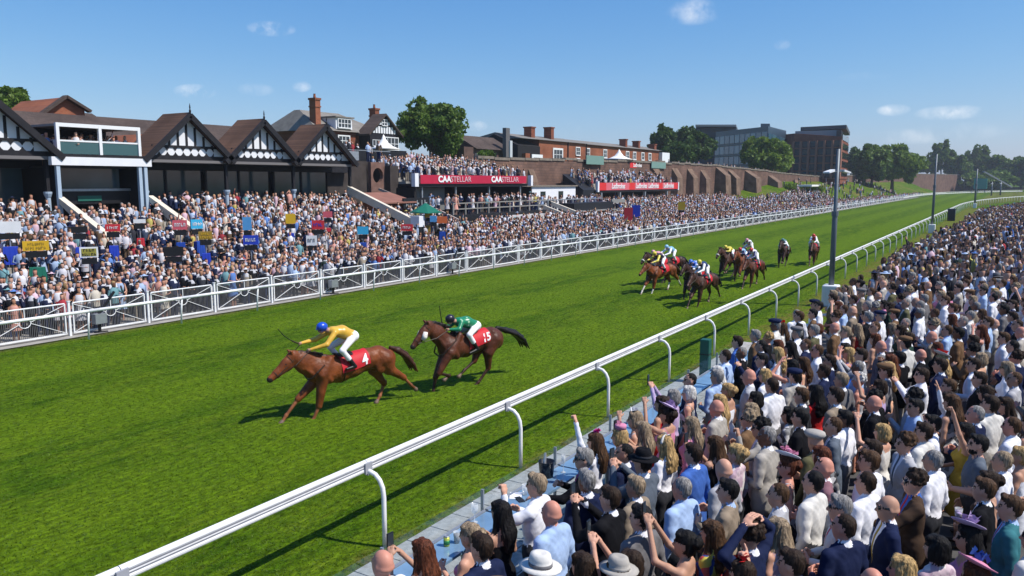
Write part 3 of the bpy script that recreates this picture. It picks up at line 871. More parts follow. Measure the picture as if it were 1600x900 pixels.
# ------------------------------------------------------------------ running rails
near_rail = tag(empty('running_rail', (8.95, NEAR_Y, 0)), 'white plastic running rail on swan-neck posts along the near side of the turf', 'rail')
prof = []
for (cy, cz, r, a0, a1, n) in ((0, .055, .044, -40, 220, 9), (0, -.052, .047, 140, 400, 9)):
    for k in range(n): a = R_(a0 + (a1 - a0) * k / (n - 1)); prof.append((cy + r * math.cos(a), cz + r * math.sin(a)))
rl = MB(); rl.prism(prof, 'x', -2.028, 2.018); rail_me = rl.mesh('rail_length', False); rail_me.materials.append(M_WHITE)
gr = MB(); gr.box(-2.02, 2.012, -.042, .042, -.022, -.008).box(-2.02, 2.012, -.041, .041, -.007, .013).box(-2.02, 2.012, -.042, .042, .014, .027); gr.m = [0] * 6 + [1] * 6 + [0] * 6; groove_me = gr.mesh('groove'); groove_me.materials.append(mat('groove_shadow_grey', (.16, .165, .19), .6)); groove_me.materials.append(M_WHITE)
pc = [(0, 0, -.05), (0, 0, .55), (0, 0, .80), (0, .02, .95), (0, .075, 1.06), (0, .16, 1.135), (0, .27, 1.165), (0, .36, 1.17)]
ptm = MB(); ptm.tube(pc, .037, 10); post_me = ptm.mesh('post', True); post_me.materials.append(M_WHITE)
cl = MB(); cl.box(-.075, .075, .285, .315, 1.13, 1.30).box(-.05, .05, .26, .335, 1.115, 1.145); clamp_me = cl.mesh('clamp'); clamp_me.materials.append(M_CLAMP)
SP = 4.06
k0 = -3
for k in range(k0, 78):
    x = 8.95 + SP * k; y = NEAR_Y + bend(x); y2 = NEAR_Y + bend(x + SP)
    rz = math.atan2(y2 - y, SP)
    p = link('post', post_me, near_rail); p.location = (x - 8.95, y - NEAR_Y, 0); p.rotation_euler = (0, 0, rz)
    c = link('clamp', clamp_me, p)
    r = link('rail_length', rail_me, near_rail); r.location = (x - 8.95 + SP / 2, (y + y2) / 2 + .36 - NEAR_Y, 1.235); r.rotation_euler = (0, 0, rz)
    r.scale = (1.0 / math.cos(rz), 1, 1)
    g = link('groove', groove_me, r)
far_rail = tag(empty('running_rail', (16, FAR_Y, 0)), 'white running rail on straight posts in front of the far spectator fence', 'rail')
pm = MB(); pm.tube([(0, .10, -.05), (0, .06, .55), (0, .0, 1.0)], .034, 8); fpost_me = pm.mesh('post', True); fpost_me.materials.append(M_WHITE)
pm = MB(); pm.tube([(-1.905, 0, 0), (1.905, 0, 0)], .058, 10); frail_me = pm.mesh('rail_length', True); frail_me.materials.append(M_WHITE)
for k in range(-6, 100):
    x = 16 + 3.8 * k; y = far_bend(x); y2 = far_bend(x + 3.8); rz = math.atan2(y2 - y, 3.8)
    p = link('post', fpost_me, far_rail); p.location = (x - 16, y, 0)
    r = link('rail_length', frail_me, far_rail); r.location = (x - 16 + 1.9, (y + y2) / 2, 1.04); r.rotation_euler = (0, 0, rz); r.scale = (1 / math.cos(rz), 1, 1)

# ------------------------------------------------------------------ far white fence
FENCE_Y = 28.95
fence = tag(empty('panel_fence', (19.18, FENCE_Y, 0)), 'white steel fence of cross-braced barred panels holding back the far crowd', 'fence')
b = MB(); W2 = 1.43
for sx in (-1, 1): b.bar((sx * W2, 0, .08), (sx * W2, 0, 1.2), .045, .045)
b.bar((-W2 - .03, 0, .11), (W2 + .03, 0, .11), .06, .06); b.tube([(-W2, 0, 1.21), (W2, 0, 1.21)], .028, 8)
frame_me = b.mesh('panel_frame'); frame_me.materials.append(M_WHITE)
b = MB()
for sx in (-1, 1):
    b.bar((sx * W2, -.035, .13), (sx * .2, -.035, .68), .020, .020); b.bar((sx * .2, -.035, .72), (sx * W2, -.035, 1.17), .020, .020)
b.tube([(.2 * math.cos(a), -.035, .70 + .17 * math.sin(a)) for a in np.linspace(0, 2 * math.pi, 13)], .016, 6)
b.bar((0.0, -.035, .87), (0, -.035, 1.18), .025, .025)
brace_me = b.mesh('brace'); brace_me.materials.append(M_WHITE)
b = MB()
for i in range(1, 46): xx = -W2 + 2 * W2 * i / 46; b.box(xx - .008, xx + .008, -.008, .008, .14, 1.18)
bars_me = b.mesh('bars'); bars_me.materials.append(mat('shade_grey_bars', (.13, .13, .135), .6, .3))  # grey bars, their colour darkened to stand for the crowd's shade
b = MB(); b.bar((0, 0, -.03), (0, 0, 1.27), .08, .08); b.box(-.055, .055, -.055, .055, 1.27, 1.30); fp_me = b.mesh('post'); fp_me.materials.append(M_WHITE)
for k in range(-5, 84):
    x = 19.18 + 3.16 * k
    p = link('post', fp_me, fence); p.location = (x - 19.18, 0, 0)
    f_ = link('panel_frame', frame_me, fence); f_.location = (x - 19.18 + 1.58, 0, 0)
    link('brace', brace_me, f_)
    if k < 40: bo = link('bars', bars_me, f_); bo['kind'] = 'stuff'
# barrier along the bend
bar2 = tag(empty('rail_barrier', (280, 29.0, 0)), 'distant white rail barrier following the bend at the end of the track', 'rail')
b = MB()
for k in range(0, 60):
    x = 285 + k * 4.0
    a_, c_ = Vector((x, 29 + far_bend(x), 0)), Vector((x + 4, 29 + far_bend(x + 4), 0))
    o_ = Vector((280, 29, 0)); a_ -= o_; c_ -= o_
    b.bar(a_ + Vector((0, 0, 1.15)), c_ + Vector((0, 0, 1.15)), .12, .12); b.bar(a_ + Vector((0, 0, .6)), c_ + Vector((0, 0, .6)), .08, .3); b.bar(a_, a_ + Vector((0, 0, 1.2)), .1, .1)
b.build('rail_length', M_WHITE, bar2)
# upper terrace rails and mid terrace crush barriers come with their stands

# ------------------------------------------------------------------ gabled grandstand
SY = 44.0
stand = tag(empty('gabled_grandstand', (34, SY, 0)), 'long grandstand with black and white half-timbered gables above the terrace', 'grandstand')
def sp_(name, m, fn, parent=None, smooth=False):
    b = MB(); fn(b); o = b.build(name, m, parent or stand, smooth); o.matrix_parent_inverse = Matrix.Identity(4)
    if parent is None: o.location = (-34, -SY, 0)
    return o
GX = [15.3, 21.15, 32.45, 38.27, 44.15]; HW, ZE, ZA = 2.93, 7.12, 9.62
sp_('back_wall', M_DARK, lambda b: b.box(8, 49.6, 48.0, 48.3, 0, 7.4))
sp_('upper_wall', M_TIMBER, lambda b: b.box(8, 49.6, 46.2, 48.0, 6.35, 7.1))
for gxc in GX:
    r_ = sp_('roof', M_TILE, lambda b: (b.prism([(gxc - HW - .35, ZE - .30 + .0), (gxc, ZA + .06), (gxc + HW + .35, ZE - .30), (gxc + HW + .35, ZE - .12), (gxc, ZA + .26), (gxc - HW - .35, ZE - .12)], 'y', SY - .45, 46.2)))
    wp = sp_('gable_panel', M_PLASTER, lambda b: b.prism([(gxc - HW + .05, ZE), (gxc + HW - .05, ZE), (gxc, ZA - .06)], 'y', SY, SY + .15))
    def tim(b):
        for i in range(-4, 5):
            x = gxc + i * .62; zt_ = ZA - abs(x - gxc) * (ZA - ZE) / HW - .12
            if zt_ > ZE + .7: b.box(x - .07, x + .07, SY - .05, SY + .02, ZE + .62, zt_)
        b.box(gxc - HW + .5, gxc + HW - .5, SY - .056, SY + .02, ZE + .58, ZE + .72)
        b.box(gxc - HW - .1, gxc + HW + .1, SY - .06, SY + .02, ZE - .16, ZE + .1)
        for i in range(-4, 4):      # black web between the quatrefoils
            x = gxc + i * .56 + .28 - .28
            b.add([(x - .28 + .0, SY - .03, ZE + .10), (x - .28 + .12, SY - .03, ZE + .10), (x - .28, SY - .03, ZE + .26)], [(0, 1, 2)])
            for (dx, dz, qx, qz) in ((-.28, .10, 1, 1), (.28, .10, -1, 1), (-.28, .58, 1, -1), (.28, .58, -1, -1)):
                xa = x + dx
                if abs(xa + qx * .1 - gxc) < HW - .75: b.prism([(xa, ZE + dz), (xa + qx * .17, ZE + dz), (xa + qx * .07, ZE + dz + qz * .09), (xa, ZE + dz + qz * .20)], 'y', SY - .045, SY + .01)
    sp_('timbering', M_TIMBER, tim)
    def barge(b):
        for sx in (-1, 1):
            b.bar((gxc + sx * (HW + .33), SY - .52, ZE - .26), (gxc, SY - .52, ZA + .06), .10, .34)
    sp_('bargeboard', M_TIMBER, barge)
    sp_('finial', M_TIMBER, lambda b: b.lathe([(.05, 0), (.07, .25), (.03, .35), (.045, .45), (.01, .7)], 8, (gxc, SY - .5, ZA + .1)))
    sp_('soffit', mat('grey_soffit', (.16, .15, .15), .8), lambda b: b.box(gxc - HW, gxc + HW, SY - .2, SY + 2.4, ZE - .34, ZE - .17))
for xw0, xw1 in ((9, 18.2), (18.4, 23.7), (29.7, 35.2), (35.5, 41.0), (41.4, 46.8)):
    n = max(1, int((xw1 - xw0) / 2.4)); st_ = (xw1 - xw0) / n
    for i in range(n):
        w = sp_('window', M_STANDGLASS, lambda b: b.box(xw0 + i * st_ + .07, xw0 + (i + 1) * st_ - .07, 46.35, 46.42, 4.35, 6.34))
        sp_('mullion', M_TIMBER, lambda b: b.box(xw0 + i * st_ - .07, xw0 + i * st_ + .07, 46.25, 46.45, 3.0, 6.36), w)
for xc in (29.5, 35.4, 41.25, 47.1, 23.75, 18.2):
    c_ = sp_('column', M_COLUMN, lambda b: b.lathe([(.13, 2.9), (.12, 4.75), (.15, 4.8), (.22, 4.98), (.22, 5.08)], 12, (xc, SY + .1, 0)), smooth=False)
    sp_('column_head', M_TIMBER, lambda b: b.box(xc - .09, xc + .09, SY, SY + .2, 5.08, 6.85), c_)
sp_('main_roof', M_TILE2, lambda b: b.prism([(49, 7.2), (56, 10.25), (63, 7.2), (63, 7.0), (49, 7.0)], 'x', -6, 47.6))
sp_('rear_wall', M_BRICK, lambda b: b.box(-6, 47.4, 50, 62, 0, 7.05))
for (cx, cy_, w) in ((23.0, 48.5, .42),):
    ch = sp_('chimney', M_BRICK2, lambda b: b.box(cx - w, cx + w, cy_ - .4, cy_ + .4, 7, 8.7))
    sp_('chimney_cap', M_BRICK2, lambda b: (b.box(cx - w - .12, cx + w + .12, cy_ - .5, cy_ + .5, 8.7, 8.85), b.lathe([(.2, 8.85), (.16, 9.3), (.2, 9.32), (.12, 9.45)], 8, (cx, cy_, 0))), ch)
for i, x in enumerate((33, 43.6, 47.9)):      # small red dormers in the long roof
    d_ = sp_('dormer', M_BRICK2, lambda b: b.prism([(x - 1.2, 7.2), (x + 1.2, 7.2), (x + 1.2, 7.75), (x, 8.75), (x - 1.2, 7.75)], 'y', 49.4, 53.0))
# balcony bay between the gables
BX0, BX1 = 24.25, 29.0
sp_('bay_fascia', M_PLASTER, lambda b: b.box(BX0 - .5, BX1 + .62, SY - .5, SY - .15, 6.5, 6.95))
sp_('bay_floor', M_TIMBER, lambda b: (b.box(BX0 - .3, BX1 + .3, SY - .45, SY - .12, 6.95, 7.1), b.box(BX0 - .3, BX1 + .3, SY - .14, SY + 3.4, 6.38, 6.48)))
bf = sp_('balcony_frame', M_FRAME, lambda b: [b.bar((x, SY - .3, 7.1), (x, SY - .3, 8.72), .17, .17) for x in (BX0, (BX0 + BX1) / 2, BX1)] + [b.bar((BX0 - .08, SY - .3, 8.66), (BX1 + .08, SY - .3, 8.66), .16, .2), b.bar((BX0, SY - .3, 7.82), (BX1, SY - .3, 7.82), .09, .09)])
for i in range(2):
    xa = BX0 + .1 + i * (BX1 - BX0) / 2
    sp_('balcony_glass', M_TURQ, lambda b: b.box(xa, xa + (BX1 - BX0) / 2 - .2, SY - .32, SY - .28, 7.12, 7.78), bf)
sp_('balcony_roof', mat('balcony_canopy', (.30, .30, .27), .8), lambda b: b.box(BX0, BX1, SY - .25, SY + 3.2, 8.6, 8.72))
sp_('balcony_back', M_DARK, lambda b: b.box(BX0, BX1, SY + 2.9, SY + 3.1, 7.1, 8.6))
sp_('bay_window', M_STANDGLASS, lambda b: b.box(BX0 - .05, BX1 - .6, SY + .9, SY + 1.0, 5.25, 6.4))
sp_('bay_sill', M_STEEL, lambda b: b.box(BX0 - .1, BX1 + .1, SY + .75, SY + .95, 5.08, 5.22))
sp_('bay_lintel', M_BLACK, lambda b: b.box(BX0 - .1, BX1 + .1, SY + .9, SY + 1.2, 4.35, 5.08))
sp_('bay_entrance', M_DARK, lambda b: (b.box(BX0 - .2, BX0, SY - .2, SY + 3.5, 0, 6.5), b.box(BX1, BX1 + .2, SY - .2, SY + 3.5, 0, 6.5), b.box(BX0, BX1, SY + 3.2, SY + 3.5, 0, 6.5)))
sp_('exit_sign', mat('green_sign', (.02, .12, .09), .5), lambda b: b.box(25.8, 27.2, SY + .84, SY + .88, 4.52, 4.82))
for x in (BX0 - .15, BX1 - .1, BX1 + .25):
    sp_('bay_post', M_COLUMN, lambda b: b.bar((x, SY - .35, 2.7), (x, SY - .35, 6.5), .2, .2))
for (x, ) in ((BX0 - .05,), (BX1 + .55,)):
    sp_('stair_parapet', M_CREAM, lambda b: b.prism([(SY - .3, 5.1 - .6), (SY - .3, 4.2 + .6), (SY - 4.6, 2.85), (SY - 4.6, 2.0)], 'x', x - .18, x + .18))
sp_('stair_parapet', M_CREAM, lambda b: b.prism([(SY + .2, 5.3), (SY + .2, 4.7), (SY - 6.3, 2.2), (SY - 6.3, 2.85)], 'x', 46.9, 47.25))
sp_('parapet_end', M_PLASTER, lambda b: b.box(46.75, 47.4, SY - 7.0, SY - 6.2, 2.3, 3.1))
sp_('parapet_pier', M_BLACK, lambda b: b.box(46.8, 47.35, SY - 6.95, SY - 6.3, 0, 2.3))
for x in (29.8,):
    sp_('crush_barrier', M_STEEL, lambda b: [b.bar((xx, 41.6, 2.2), (xx, 41.6, 3.5), .05, .05) for xx in np.arange(33, 46, 1.6)] + [b.bar((33, 41.6, 3.45), (45.8, 41.6, 3.45), .06, .06)])

# dark stone stair block right of the gables
blk = tag(empty('stair_block', (51.5, 46, 0)), 'dark stone stair block with round arch between gabled stand and red banner', 'building')
def bp_(parent, name, m, fn, org, smooth=False):
    b = MB(); fn(b); o = b.build(name, m, parent, smooth); o.location = (-org[0], -org[1], -org[2]) if parent.parent is None else (0, 0, 0)
    return o
OB = (51.5, 46, 0)
bp_(blk, 'wall', mat('dark_brown_stone', (.050, .040, .036), .9, noise=(1, .4, 6)), lambda b: (b.box(47.6, 52.4, 47.0, 49.5, 0, 7.35), b.box(54.2, 55.3, 46, 49.5, 0, 7.0), b.box(52.4, 54.2, 48.2, 49.5, 0, 7.35)), OB)  # dark brown stone, mottled at random
arch = [(52.4, 4.2), (54.2, 4.2), (54.2, 7.3), (52.4, 7.3)]
def arch_wall(b):
    n = 14; cx, cz, r = 53.3, 6.15, .66
    ring = [(cx + r * math.cos(a), cz + r * math.sin(a)) for a in np.linspace(0, 2 * math.pi, n, endpoint=False)]
    sq = []
    for a in np.linspace(0, 2 * math.pi, n, endpoint=False):
        c, s_ = math.cos(a), math.sin(a); k = min(.9 / max(abs(c), 1e-6), 1.15 / max(abs(s_), 1e-6)); sq.append((cx + c * k, cz + s_ * k))
    for i in range(n):
        j = (i + 1) % n
        b.prism([ring[i], sq[i], sq[j], ring[j]], 'y', 46.6, 46.95)
    b.box(52.4, 54.2, 46.6, 46.95, 4.2, 5.0)
bp_(blk, 'arch', mat('pink_sandstone', (.17, .095, .075), .9, noise=(2, .3, 6)), arch_wall, OB)
bp_(blk, 'roof', mat('terracotta_sheet', (.24, .11, .08), .8, noise=(1, .2, 5)), lambda b: b.prism([(41.5, 3.9), (41.5, 4.0), (44.4, 4.75), (44.4, 4.65)], 'x', 47.6, 52.2), OB)
bp_(blk, 'kiosk', mat('kiosk_timber', (.16, .06, .03), .7, noise=(2, .3)), lambda b: b.box(47.8, 52.0, 42.4, 44.2, 0, 3.95), OB)
bp_(blk, 'sign_board', M_BLACK, lambda b: b.box(50.6, 54.0, 41.6, 41.75, 3.45, 4.3), OB)
bp_(blk, 'handrail', mat('pale_stone_rail', (.36, .30, .27), .8), lambda b: (b.bar((53.0, 46.3, 5.0), (53.6, 44.2, 4.2), .14, .2), b.bar((54.9, 43.6, 3.9), (55.3, 39.6, 2.3), .22, .4)), OB)
bp_(blk, 'terrace_rail', M_STEEL, lambda b: (b.bar((47.6, 46.9, 8.25), (55.3, 46.9, 8.25), .06, .06), b.box(49.2, 51.2, 46.84, 46.9, 7.4, 8.15)), OB)
def letters_row(name, parent, x0, x1, y, z, h, m, org, seed):
    r = random.Random(seed)
    def fn(b):
        x = x0
        while x < x1 - h * .5:
            w = h * r.uniform(.45, .75)
            b.box(x, x + w * .3, y - .02, y, z, z + h)
            if r.random() < .7: b.box(x + w * .3, x + w, y - .02, y, z + h * .75 * r.random(), z + h * .25 + h * .75 * r.random() * .2 + h * .3)
            x += w + h * .22
            if r.random() < .15: x += h * .5
    return bp_(parent, name, m, fn, org)
letters_row('lettering', blk, 50.9, 52.1, 41.6, 3.62, .34, mat('grey_letter', (.30, .33, .34), .7), OB, 3)
letters_row('lettering', blk, 52.3, 53.8, 41.6, 3.62, .5, mat('grey_letter', (.30, .33, .34), .7), OB, 4)

# ------------------------------------------------------------------ banner stand
OC = (64, SY, 0)
cst = tag(empty('banner_stand', OC), 'open two-level stand with a crimson banner across its upper balcony', 'grandstand')
bp_(cst, 'deck', M_BLACK, lambda b: b.box(55.2, 74.2, SY, SY + 8, 5.15, 5.42), OC)
def tiers(b, x0, x1, y0, z0, n, run, rise, slope=0):
    for k in range(n): b.box(x0 + slope * k, x1, y0 + k * run, y0 + (k + 1) * run, z0 - .1, z0 + k * rise + .02)
bp_(cst, 'upper_steps', M_CONC, lambda b: tiers(b, 55.4, 76, SY + .3, 5.45, 9, .95, .17), OC)
bn = bp_(cst, 'banner', M_RED, lambda b: b.box(55.7, 73.75, SY - .16, SY - .08, 5.45, 6.22), OC)
for xc in (60.9, 69.6):
    for (t, dx, sz, bold, w) in (('CAA', -1.55, .78, .03, 1), ('STELLAR', .75, .72, .0, 1)):
        me = text_mesh(t, sz, bold, 0, .012); o = link('lettering', me, bn, M_LETTER if bold else mat('thin_letter', (.70, .42, .46), .6))
        o.rotation_euler = (R_(90), 0, 0); o.location = (xc + dx * 1.12, SY - .20, 5.83); o.scale = (1.22, 1, 1)
bp_(cst, 'end_post', M_PLASTER, lambda b: (b.box(54.75, 55.25, SY - .3, SY + .1, 5.2, 6.35), b.box(74.5, 74.9, SY - .3, SY + .1, 5.2, 6.3)), OC)
for x in (56.4, 61.5, 67.2, 73.2): bp_(cst, 'column', M_STEEL, lambda b: b.bar((x, SY + .3, 1.2), (x, SY + .3, 5.2), .16, .16), OC)
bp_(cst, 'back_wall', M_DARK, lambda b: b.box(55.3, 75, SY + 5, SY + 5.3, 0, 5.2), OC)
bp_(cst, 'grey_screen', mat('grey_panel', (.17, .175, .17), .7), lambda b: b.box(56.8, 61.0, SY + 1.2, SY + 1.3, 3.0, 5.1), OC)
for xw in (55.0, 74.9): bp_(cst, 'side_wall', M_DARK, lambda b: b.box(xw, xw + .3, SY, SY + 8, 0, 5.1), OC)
bp_(cst, 'mid_deck', M_BLACK, lambda b: b.box(56.2, 73, SY - 3.2, SY + 1.2, 2.0, 2.75), OC)
def rails(b, x0, x1, y, z0, z1, n, step=2.4, w=.07):
    for k in range(n): b.bar((x0, y, z0 + (z1 - z0) * (k + 1) / n), (x1, y, z0 + (z1 - z0) * (k + 1) / n), w, w)
    for x in np.arange(x0, x1 + .01, step): b.bar((x, y, z0), (x, y, z1), w * 1.4, w * 1.4)
bp_(cst, 'mid_rail', mat('weathered_rail', (.24, .23, .21), .8), lambda b: rails(b, 56.4, 73, SY - 3.1, 2.75, 3.75, 2, 1.85, .09), OC)
bp_(cst, 'kiosk_roof', mat('pale_kiosk', (.50, .49, .48), .8), lambda b: b.box(63.0, 70.5, SY - 4.6, SY - 3.4, 2.0, 2.45), OC)
bp_(cst, 'terrace_rail', mat('cream_rail', (.50, .45, .36), .7), lambda b: (rails(b, 57, 76, SY + 8.4, 6.9, 8.1, 2, 2.4, .06), rails(b, 66, 74, SY + 4.2, 6.2, 7.2, 2, 2.0, .06), rails(b, 63, 70, SY + 2.6, 5.9, 6.8, 2, 2.0, .05)), OC)

# white lodge and stone behind
OW = (84, 47, 0)
lod = tag(empty('white_lodge', OW), 'low white rendered lodge with dark door between the two banner stands', 'building')
bp_(lod, 'wall', M_PLASTER, lambda b: b.box(77.4, 90.5, 46.6, 49.0, 1.5, 5.05), OW)
bp_(lod, 'door', M_DARK, lambda b: b.box(79.0, 80.1, 46.5, 46.59, 2.0, 4.4), OW)
for x in (81.6, 86.0): bp_(lod, 'window', M_GLASS, lambda b: b.box(x, x + 1.1, 46.52, 46.59, 3.7, 4.5), OW)
bp_(lod, 'roof', M_COPING, lambda b: b.box(77.2, 90.7, 46.4, 49.0, 5.05, 5.2), OW)
OK_ = (86, 42, 0)
kio = tag(empty('black_kiosk', OK_), 'black bar kiosk with terrace rail below the white lodge', 'kiosk')
bp_(kio, 'counter', M_BLACK, lambda b: b.box(80.5, 91, 41.6, 43.6, .6, 3.2), OK_)
bp_(kio, 'rail', M_STEEL, lambda b: rails(b, 76, 92, 43.6, 2.2, 3.6, 1, 2.0, .1), OK_)
bp_(kio, 'awning', mat('grey_awning', (.22, .22, .21), .8), lambda b: (b.box(79.6, 90, 40.6, 41.6, 2.25, 2.35), b.box(91.5, 95.5, 42, 42.2, 3.0, 3.45)), OK_)
for xw in (75.2, 78.6): bp_(kio, 'stair_wall', M_CREAM, lambda b: b.prism([(45.2, 4.0), (45.2, 3.6), (39.4, 1.6), (39.4, 2.1)], 'x', xw, xw + .3), OK_)

# ------------------------------------------------------------------ second banner stand
OL = (110, 46, 0)
lst = tag(empty('banner_stand', OL), 'smaller stand with a bright red lettered banner below the city wall', 'grandstand')
bp_(lst, 'deck', M_BLACK, lambda b: b.box(94.5, 126, 46, 49.3, 4.2, 4.5), OL)
bp_(lst, 'upper_steps', M_CONC, lambda b: tiers(b, 92, 124, 46.2, 4.5, 4, .75, .42), OL)
seg = [(95.8, 98.0, 0), (98.0, 105.6, 1), (105.6, 107.6, 0), (107.6, 116.8, 1), (116.8, 118.4, 0), (118.4, 123.4, 1), (123.4, 125.1, 0)]
for (xa, xb, p_) in seg:
    bp_(lst, 'banner', M_LPINK if p_ else M_LRED, lambda b: b.box(xa, xb, 45.86, 45.94, 4.5, 5.5), OL)
for xc, w in ((101.8, 1.0), (109.9, .95), (114.6, .95), (120.9, 1.0)):
    me = text_mesh('Ladbrokes', 1.0, .012, .2, .015); o = link('lettering', me, lst, M_LETTER)
    o.rotation_euler = (R_(90), 0, 0); o.location = (xc - OL[0], 45.82 - OL[1], 5.02); o.scale = (1.05 * w * 1.0, 1.0, 1)
bp_(lst, 'end_post', M_PLASTER, lambda b: (b.box(95.3, 95.75, 45.8, 46.1, 4.3, 5.7), b.box(125.15, 125.5, 45.8, 46.1, 4.3, 5.6)), OL)
for x in (97, 103, 112, 121): bp_(lst, 'column', M_STEEL, lambda b: b.bar((x, 46.2, 1.2), (x, 46.2, 4.3), .35, .35), OL)
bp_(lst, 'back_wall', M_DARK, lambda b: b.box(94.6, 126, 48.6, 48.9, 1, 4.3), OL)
bp_(lst, 'side_stair', M_BLACK, lambda b: b.prism([(46, 3.2), (46, 4.6), (49, 6.6), (49, 5.2)], 'x', 91.5, 95.0), OL)
OT = (118, 50.5, 6.6)
tent = tag(empty('hospitality_pavilion', OT), 'black hospitality box with white peaked tent roof and small red sign', 'tent')
bp_(tent, 'box', M_BLACK, lambda b: b.box(111.3, 120.5, 49.6, 53, 6.6, 8.9), OT)
bp_(tent, 'canopy', M_TENT, lambda b: b.lathe([(2.3, 0), (1.4, .22), (.7, .55), (.3, 1.05), (.06, 1.5), (.02, 1.55)], 12, (113.8, 51.2, 9.0)), OT, True)
sg = bp_(tent, 'sign', M_LRED, lambda b: b.box(114.0, 119.6, 49.45, 49.58, 7.75, 8.55), OT)
me = text_mesh('Ladbrokes', .8, .01, .2, .015); o = link('lettering', me, tent, M_LETTER); o.rotation_euler = (R_(90), 0, 0); o.location = (116.8 - OT[0], 49.42 - OT[1], 8.15 - OT[2])
bp_(tent, 'glass_screen', mat('green_glass', (.14, .26, .22), .2, .5), lambda b: b.box(98.5, 104, 49.1, 49.2, 8.0, 9.2), OT)
bp_(tent, 'glass_screen', MATS['green_glass'], lambda b: b.box(121.8, 128, 49.1, 49.2, 7.8, 8.8), OT)
OT2 = (56.5, 50, 7)
tent2 = tag(empty('white_marquee', OT2), 'white peaked marquee on the terrace below the half-timbered house', 'tent')
bp_(tent2, 'canopy', M_TENT, lambda b: b.lathe([(1.7, 0), (1.0, .22), (.5, .55), (.2, 1.0), (.03, 1.4)], 12, (60.4, 52, 8.75)), OT2, True)
bp_(tent2, 'frame', M_BLACK, lambda b: (b.box(52.0, 62.0, 50.5, 53, 7.2, 8.6),), OT2)

# ------------------------------------------------------------------ city wall
OWL = (140, 49.4, 0)
wall = tag(empty('city_wall', OWL), 'long red sandstone city wall with sloping buttresses behind the far crowd', 'wall')
wpts = [(74, 50.3, 8.05), (100, 49.6, 8.4), (122, 49.4, 8.7), (150, 49.3, 8.7), (180, 49.3, 8.3), (210, 49.3, 7.7), (250, 49.3, 7.2), (300, 49.0, 7.6), (360, 48.0, 8.6), (430, 43, 9.4), (500, 33, 9.6), (540, 25, 9.6)]
b = MB(); bc = MB()
for (x0, y0, z0), (x1, y1, z1) in zip(wpts[:-1], wpts[1:]):
    b.add([(x0, y0, -1), (x1, y1, -1), (x1, y1, z1), (x0, y0, z0), (x0, y0 + 1.2, -1), (x1, y1 + 1.2, -1), (x1, y1 + 1.2, z1), (x0, y0 + 1.2, z0)],
          [(0, 1, 2, 3), (5, 4, 7, 6), (3, 2, 6, 7)])
    n = max(3, int((x1 - x0) / 3))
    for i in range(n):
        t0, t1 = i / n, (i + .97) / n
        xa, xb = x0 + (x1 - x0) * t0, x0 + (x1 - x0) * t1; ya, yb = y0 + (y1 - y0) * t0, y0 + (y1 - y0) * t1
        za = z0 + (z1 - z0) * (t0 + t1) / 2 + rng.normal() * .06
        bc.add([(xa, ya - .12, za), (xb, yb - .12, za), (xb, yb + .5, za), (xa, ya + .5, za), (xa, ya - .12, za + .3), (xb, yb - .12, za + .3), (xb, yb + .5, za + .3), (xa, ya + .5, za + .3)],
               [(3, 2, 1, 0), (4, 5, 6, 7), (0, 1, 5, 4), (1, 2, 6, 5), (2, 3, 7, 6), (3, 0, 4, 7)])
def loc_part(name, bb, m, parent, org):
    o = bb.build(name, m, parent); o.location = (-org[0], -org[1], -org[2]); return o
loc_part('masonry', b, M_STONE, wall, OWL); loc_part('coping', bc, M_COPING, wall, OWL)
for (px, w, dep, zf) in ((845, 1.3, 1.0, .86), (870, 2.6, .6, .6), (1030, 2.6, 1.6, .9), (1060, 2.6, 1.4, .9), (1083, 2.6, 1.6, .9), (1103, 2.4, 1.5, .88), (1127, 3.4, 2.6, .97), (1146, 3.0, 2.2, .92), (1172, 4.0, 3.2, .95), (1208, 4.5, 3.0, .88), (1246, 5, 2.4, .8)):
    p = at_y(px, 285, 48.6); x = p.x
    zw = float(np.interp(x, [q[0] for q in wpts], [q[2] for q in wpts])); yw = float(np.interp(x, [q[0] for q in wpts], [q[1] for q in wpts])) + .05
    bb = MB(); zt_ = zw * zf
    bb.prism([(yw, zt_ + .2), (yw, -1), (yw - dep, -1), (yw - dep * .8, zt_ - 1.5)], 'x', x - w / 2, x + w / 2)
    loc_part('buttress', bb, M_STONE2, wall, OWL)
bb = MB()
bb.box(352, 420, 44.5, 45.5, 2, 6.0)
OR_ = (380, 45, 0)

# ------------------------------------------------------------------ houses and offices behind
def window(parent, x0, x1, z0, z1, y, org, nx=2, nz=3, fr=.1):
    w = bp_(parent, 'window', M_GLASS, lambda b: b.box(x0, x1, y - .03, y + .02, z0, z1), org)
    def f(b):
        b.box(x0 - fr, x0, y - .09, y, z0 - fr, z1 + fr); b.box(x1, x1 + fr, y - .09, y, z0 - fr, z1 + fr)
        b.box(x0, x1, y - .09, y, z1, z1 + fr); b.box(x0 - fr, x1 + fr, y - .16, y, z0 - fr * 1.2, z0)
        for i in range(1, nx): xx = x0 + (x1 - x0) * i / nx; b.box(xx - .035, xx + .035, y - .07, y - .031, z0, z1)
        for i in range(1, nz): zz = z0 + (z1 - z0) * i / nz; b.box(x0, x1, y - .065, y - .031, zz - .03, zz + .03)
    bb = MB(); f(bb); bb.build('frame', M_FRAME, w)
    return w
OH = (67, 62, 0)
hs = tag(empty('half_timbered_house', OH), 'brick house with grey slate roof, tall chimneys and half-timbered gable', 'house')
bp_(hs, 'wall', M_BRICK, lambda b: b.box(61.6, 72.6, 62, 70, 6, 11.1), OH)
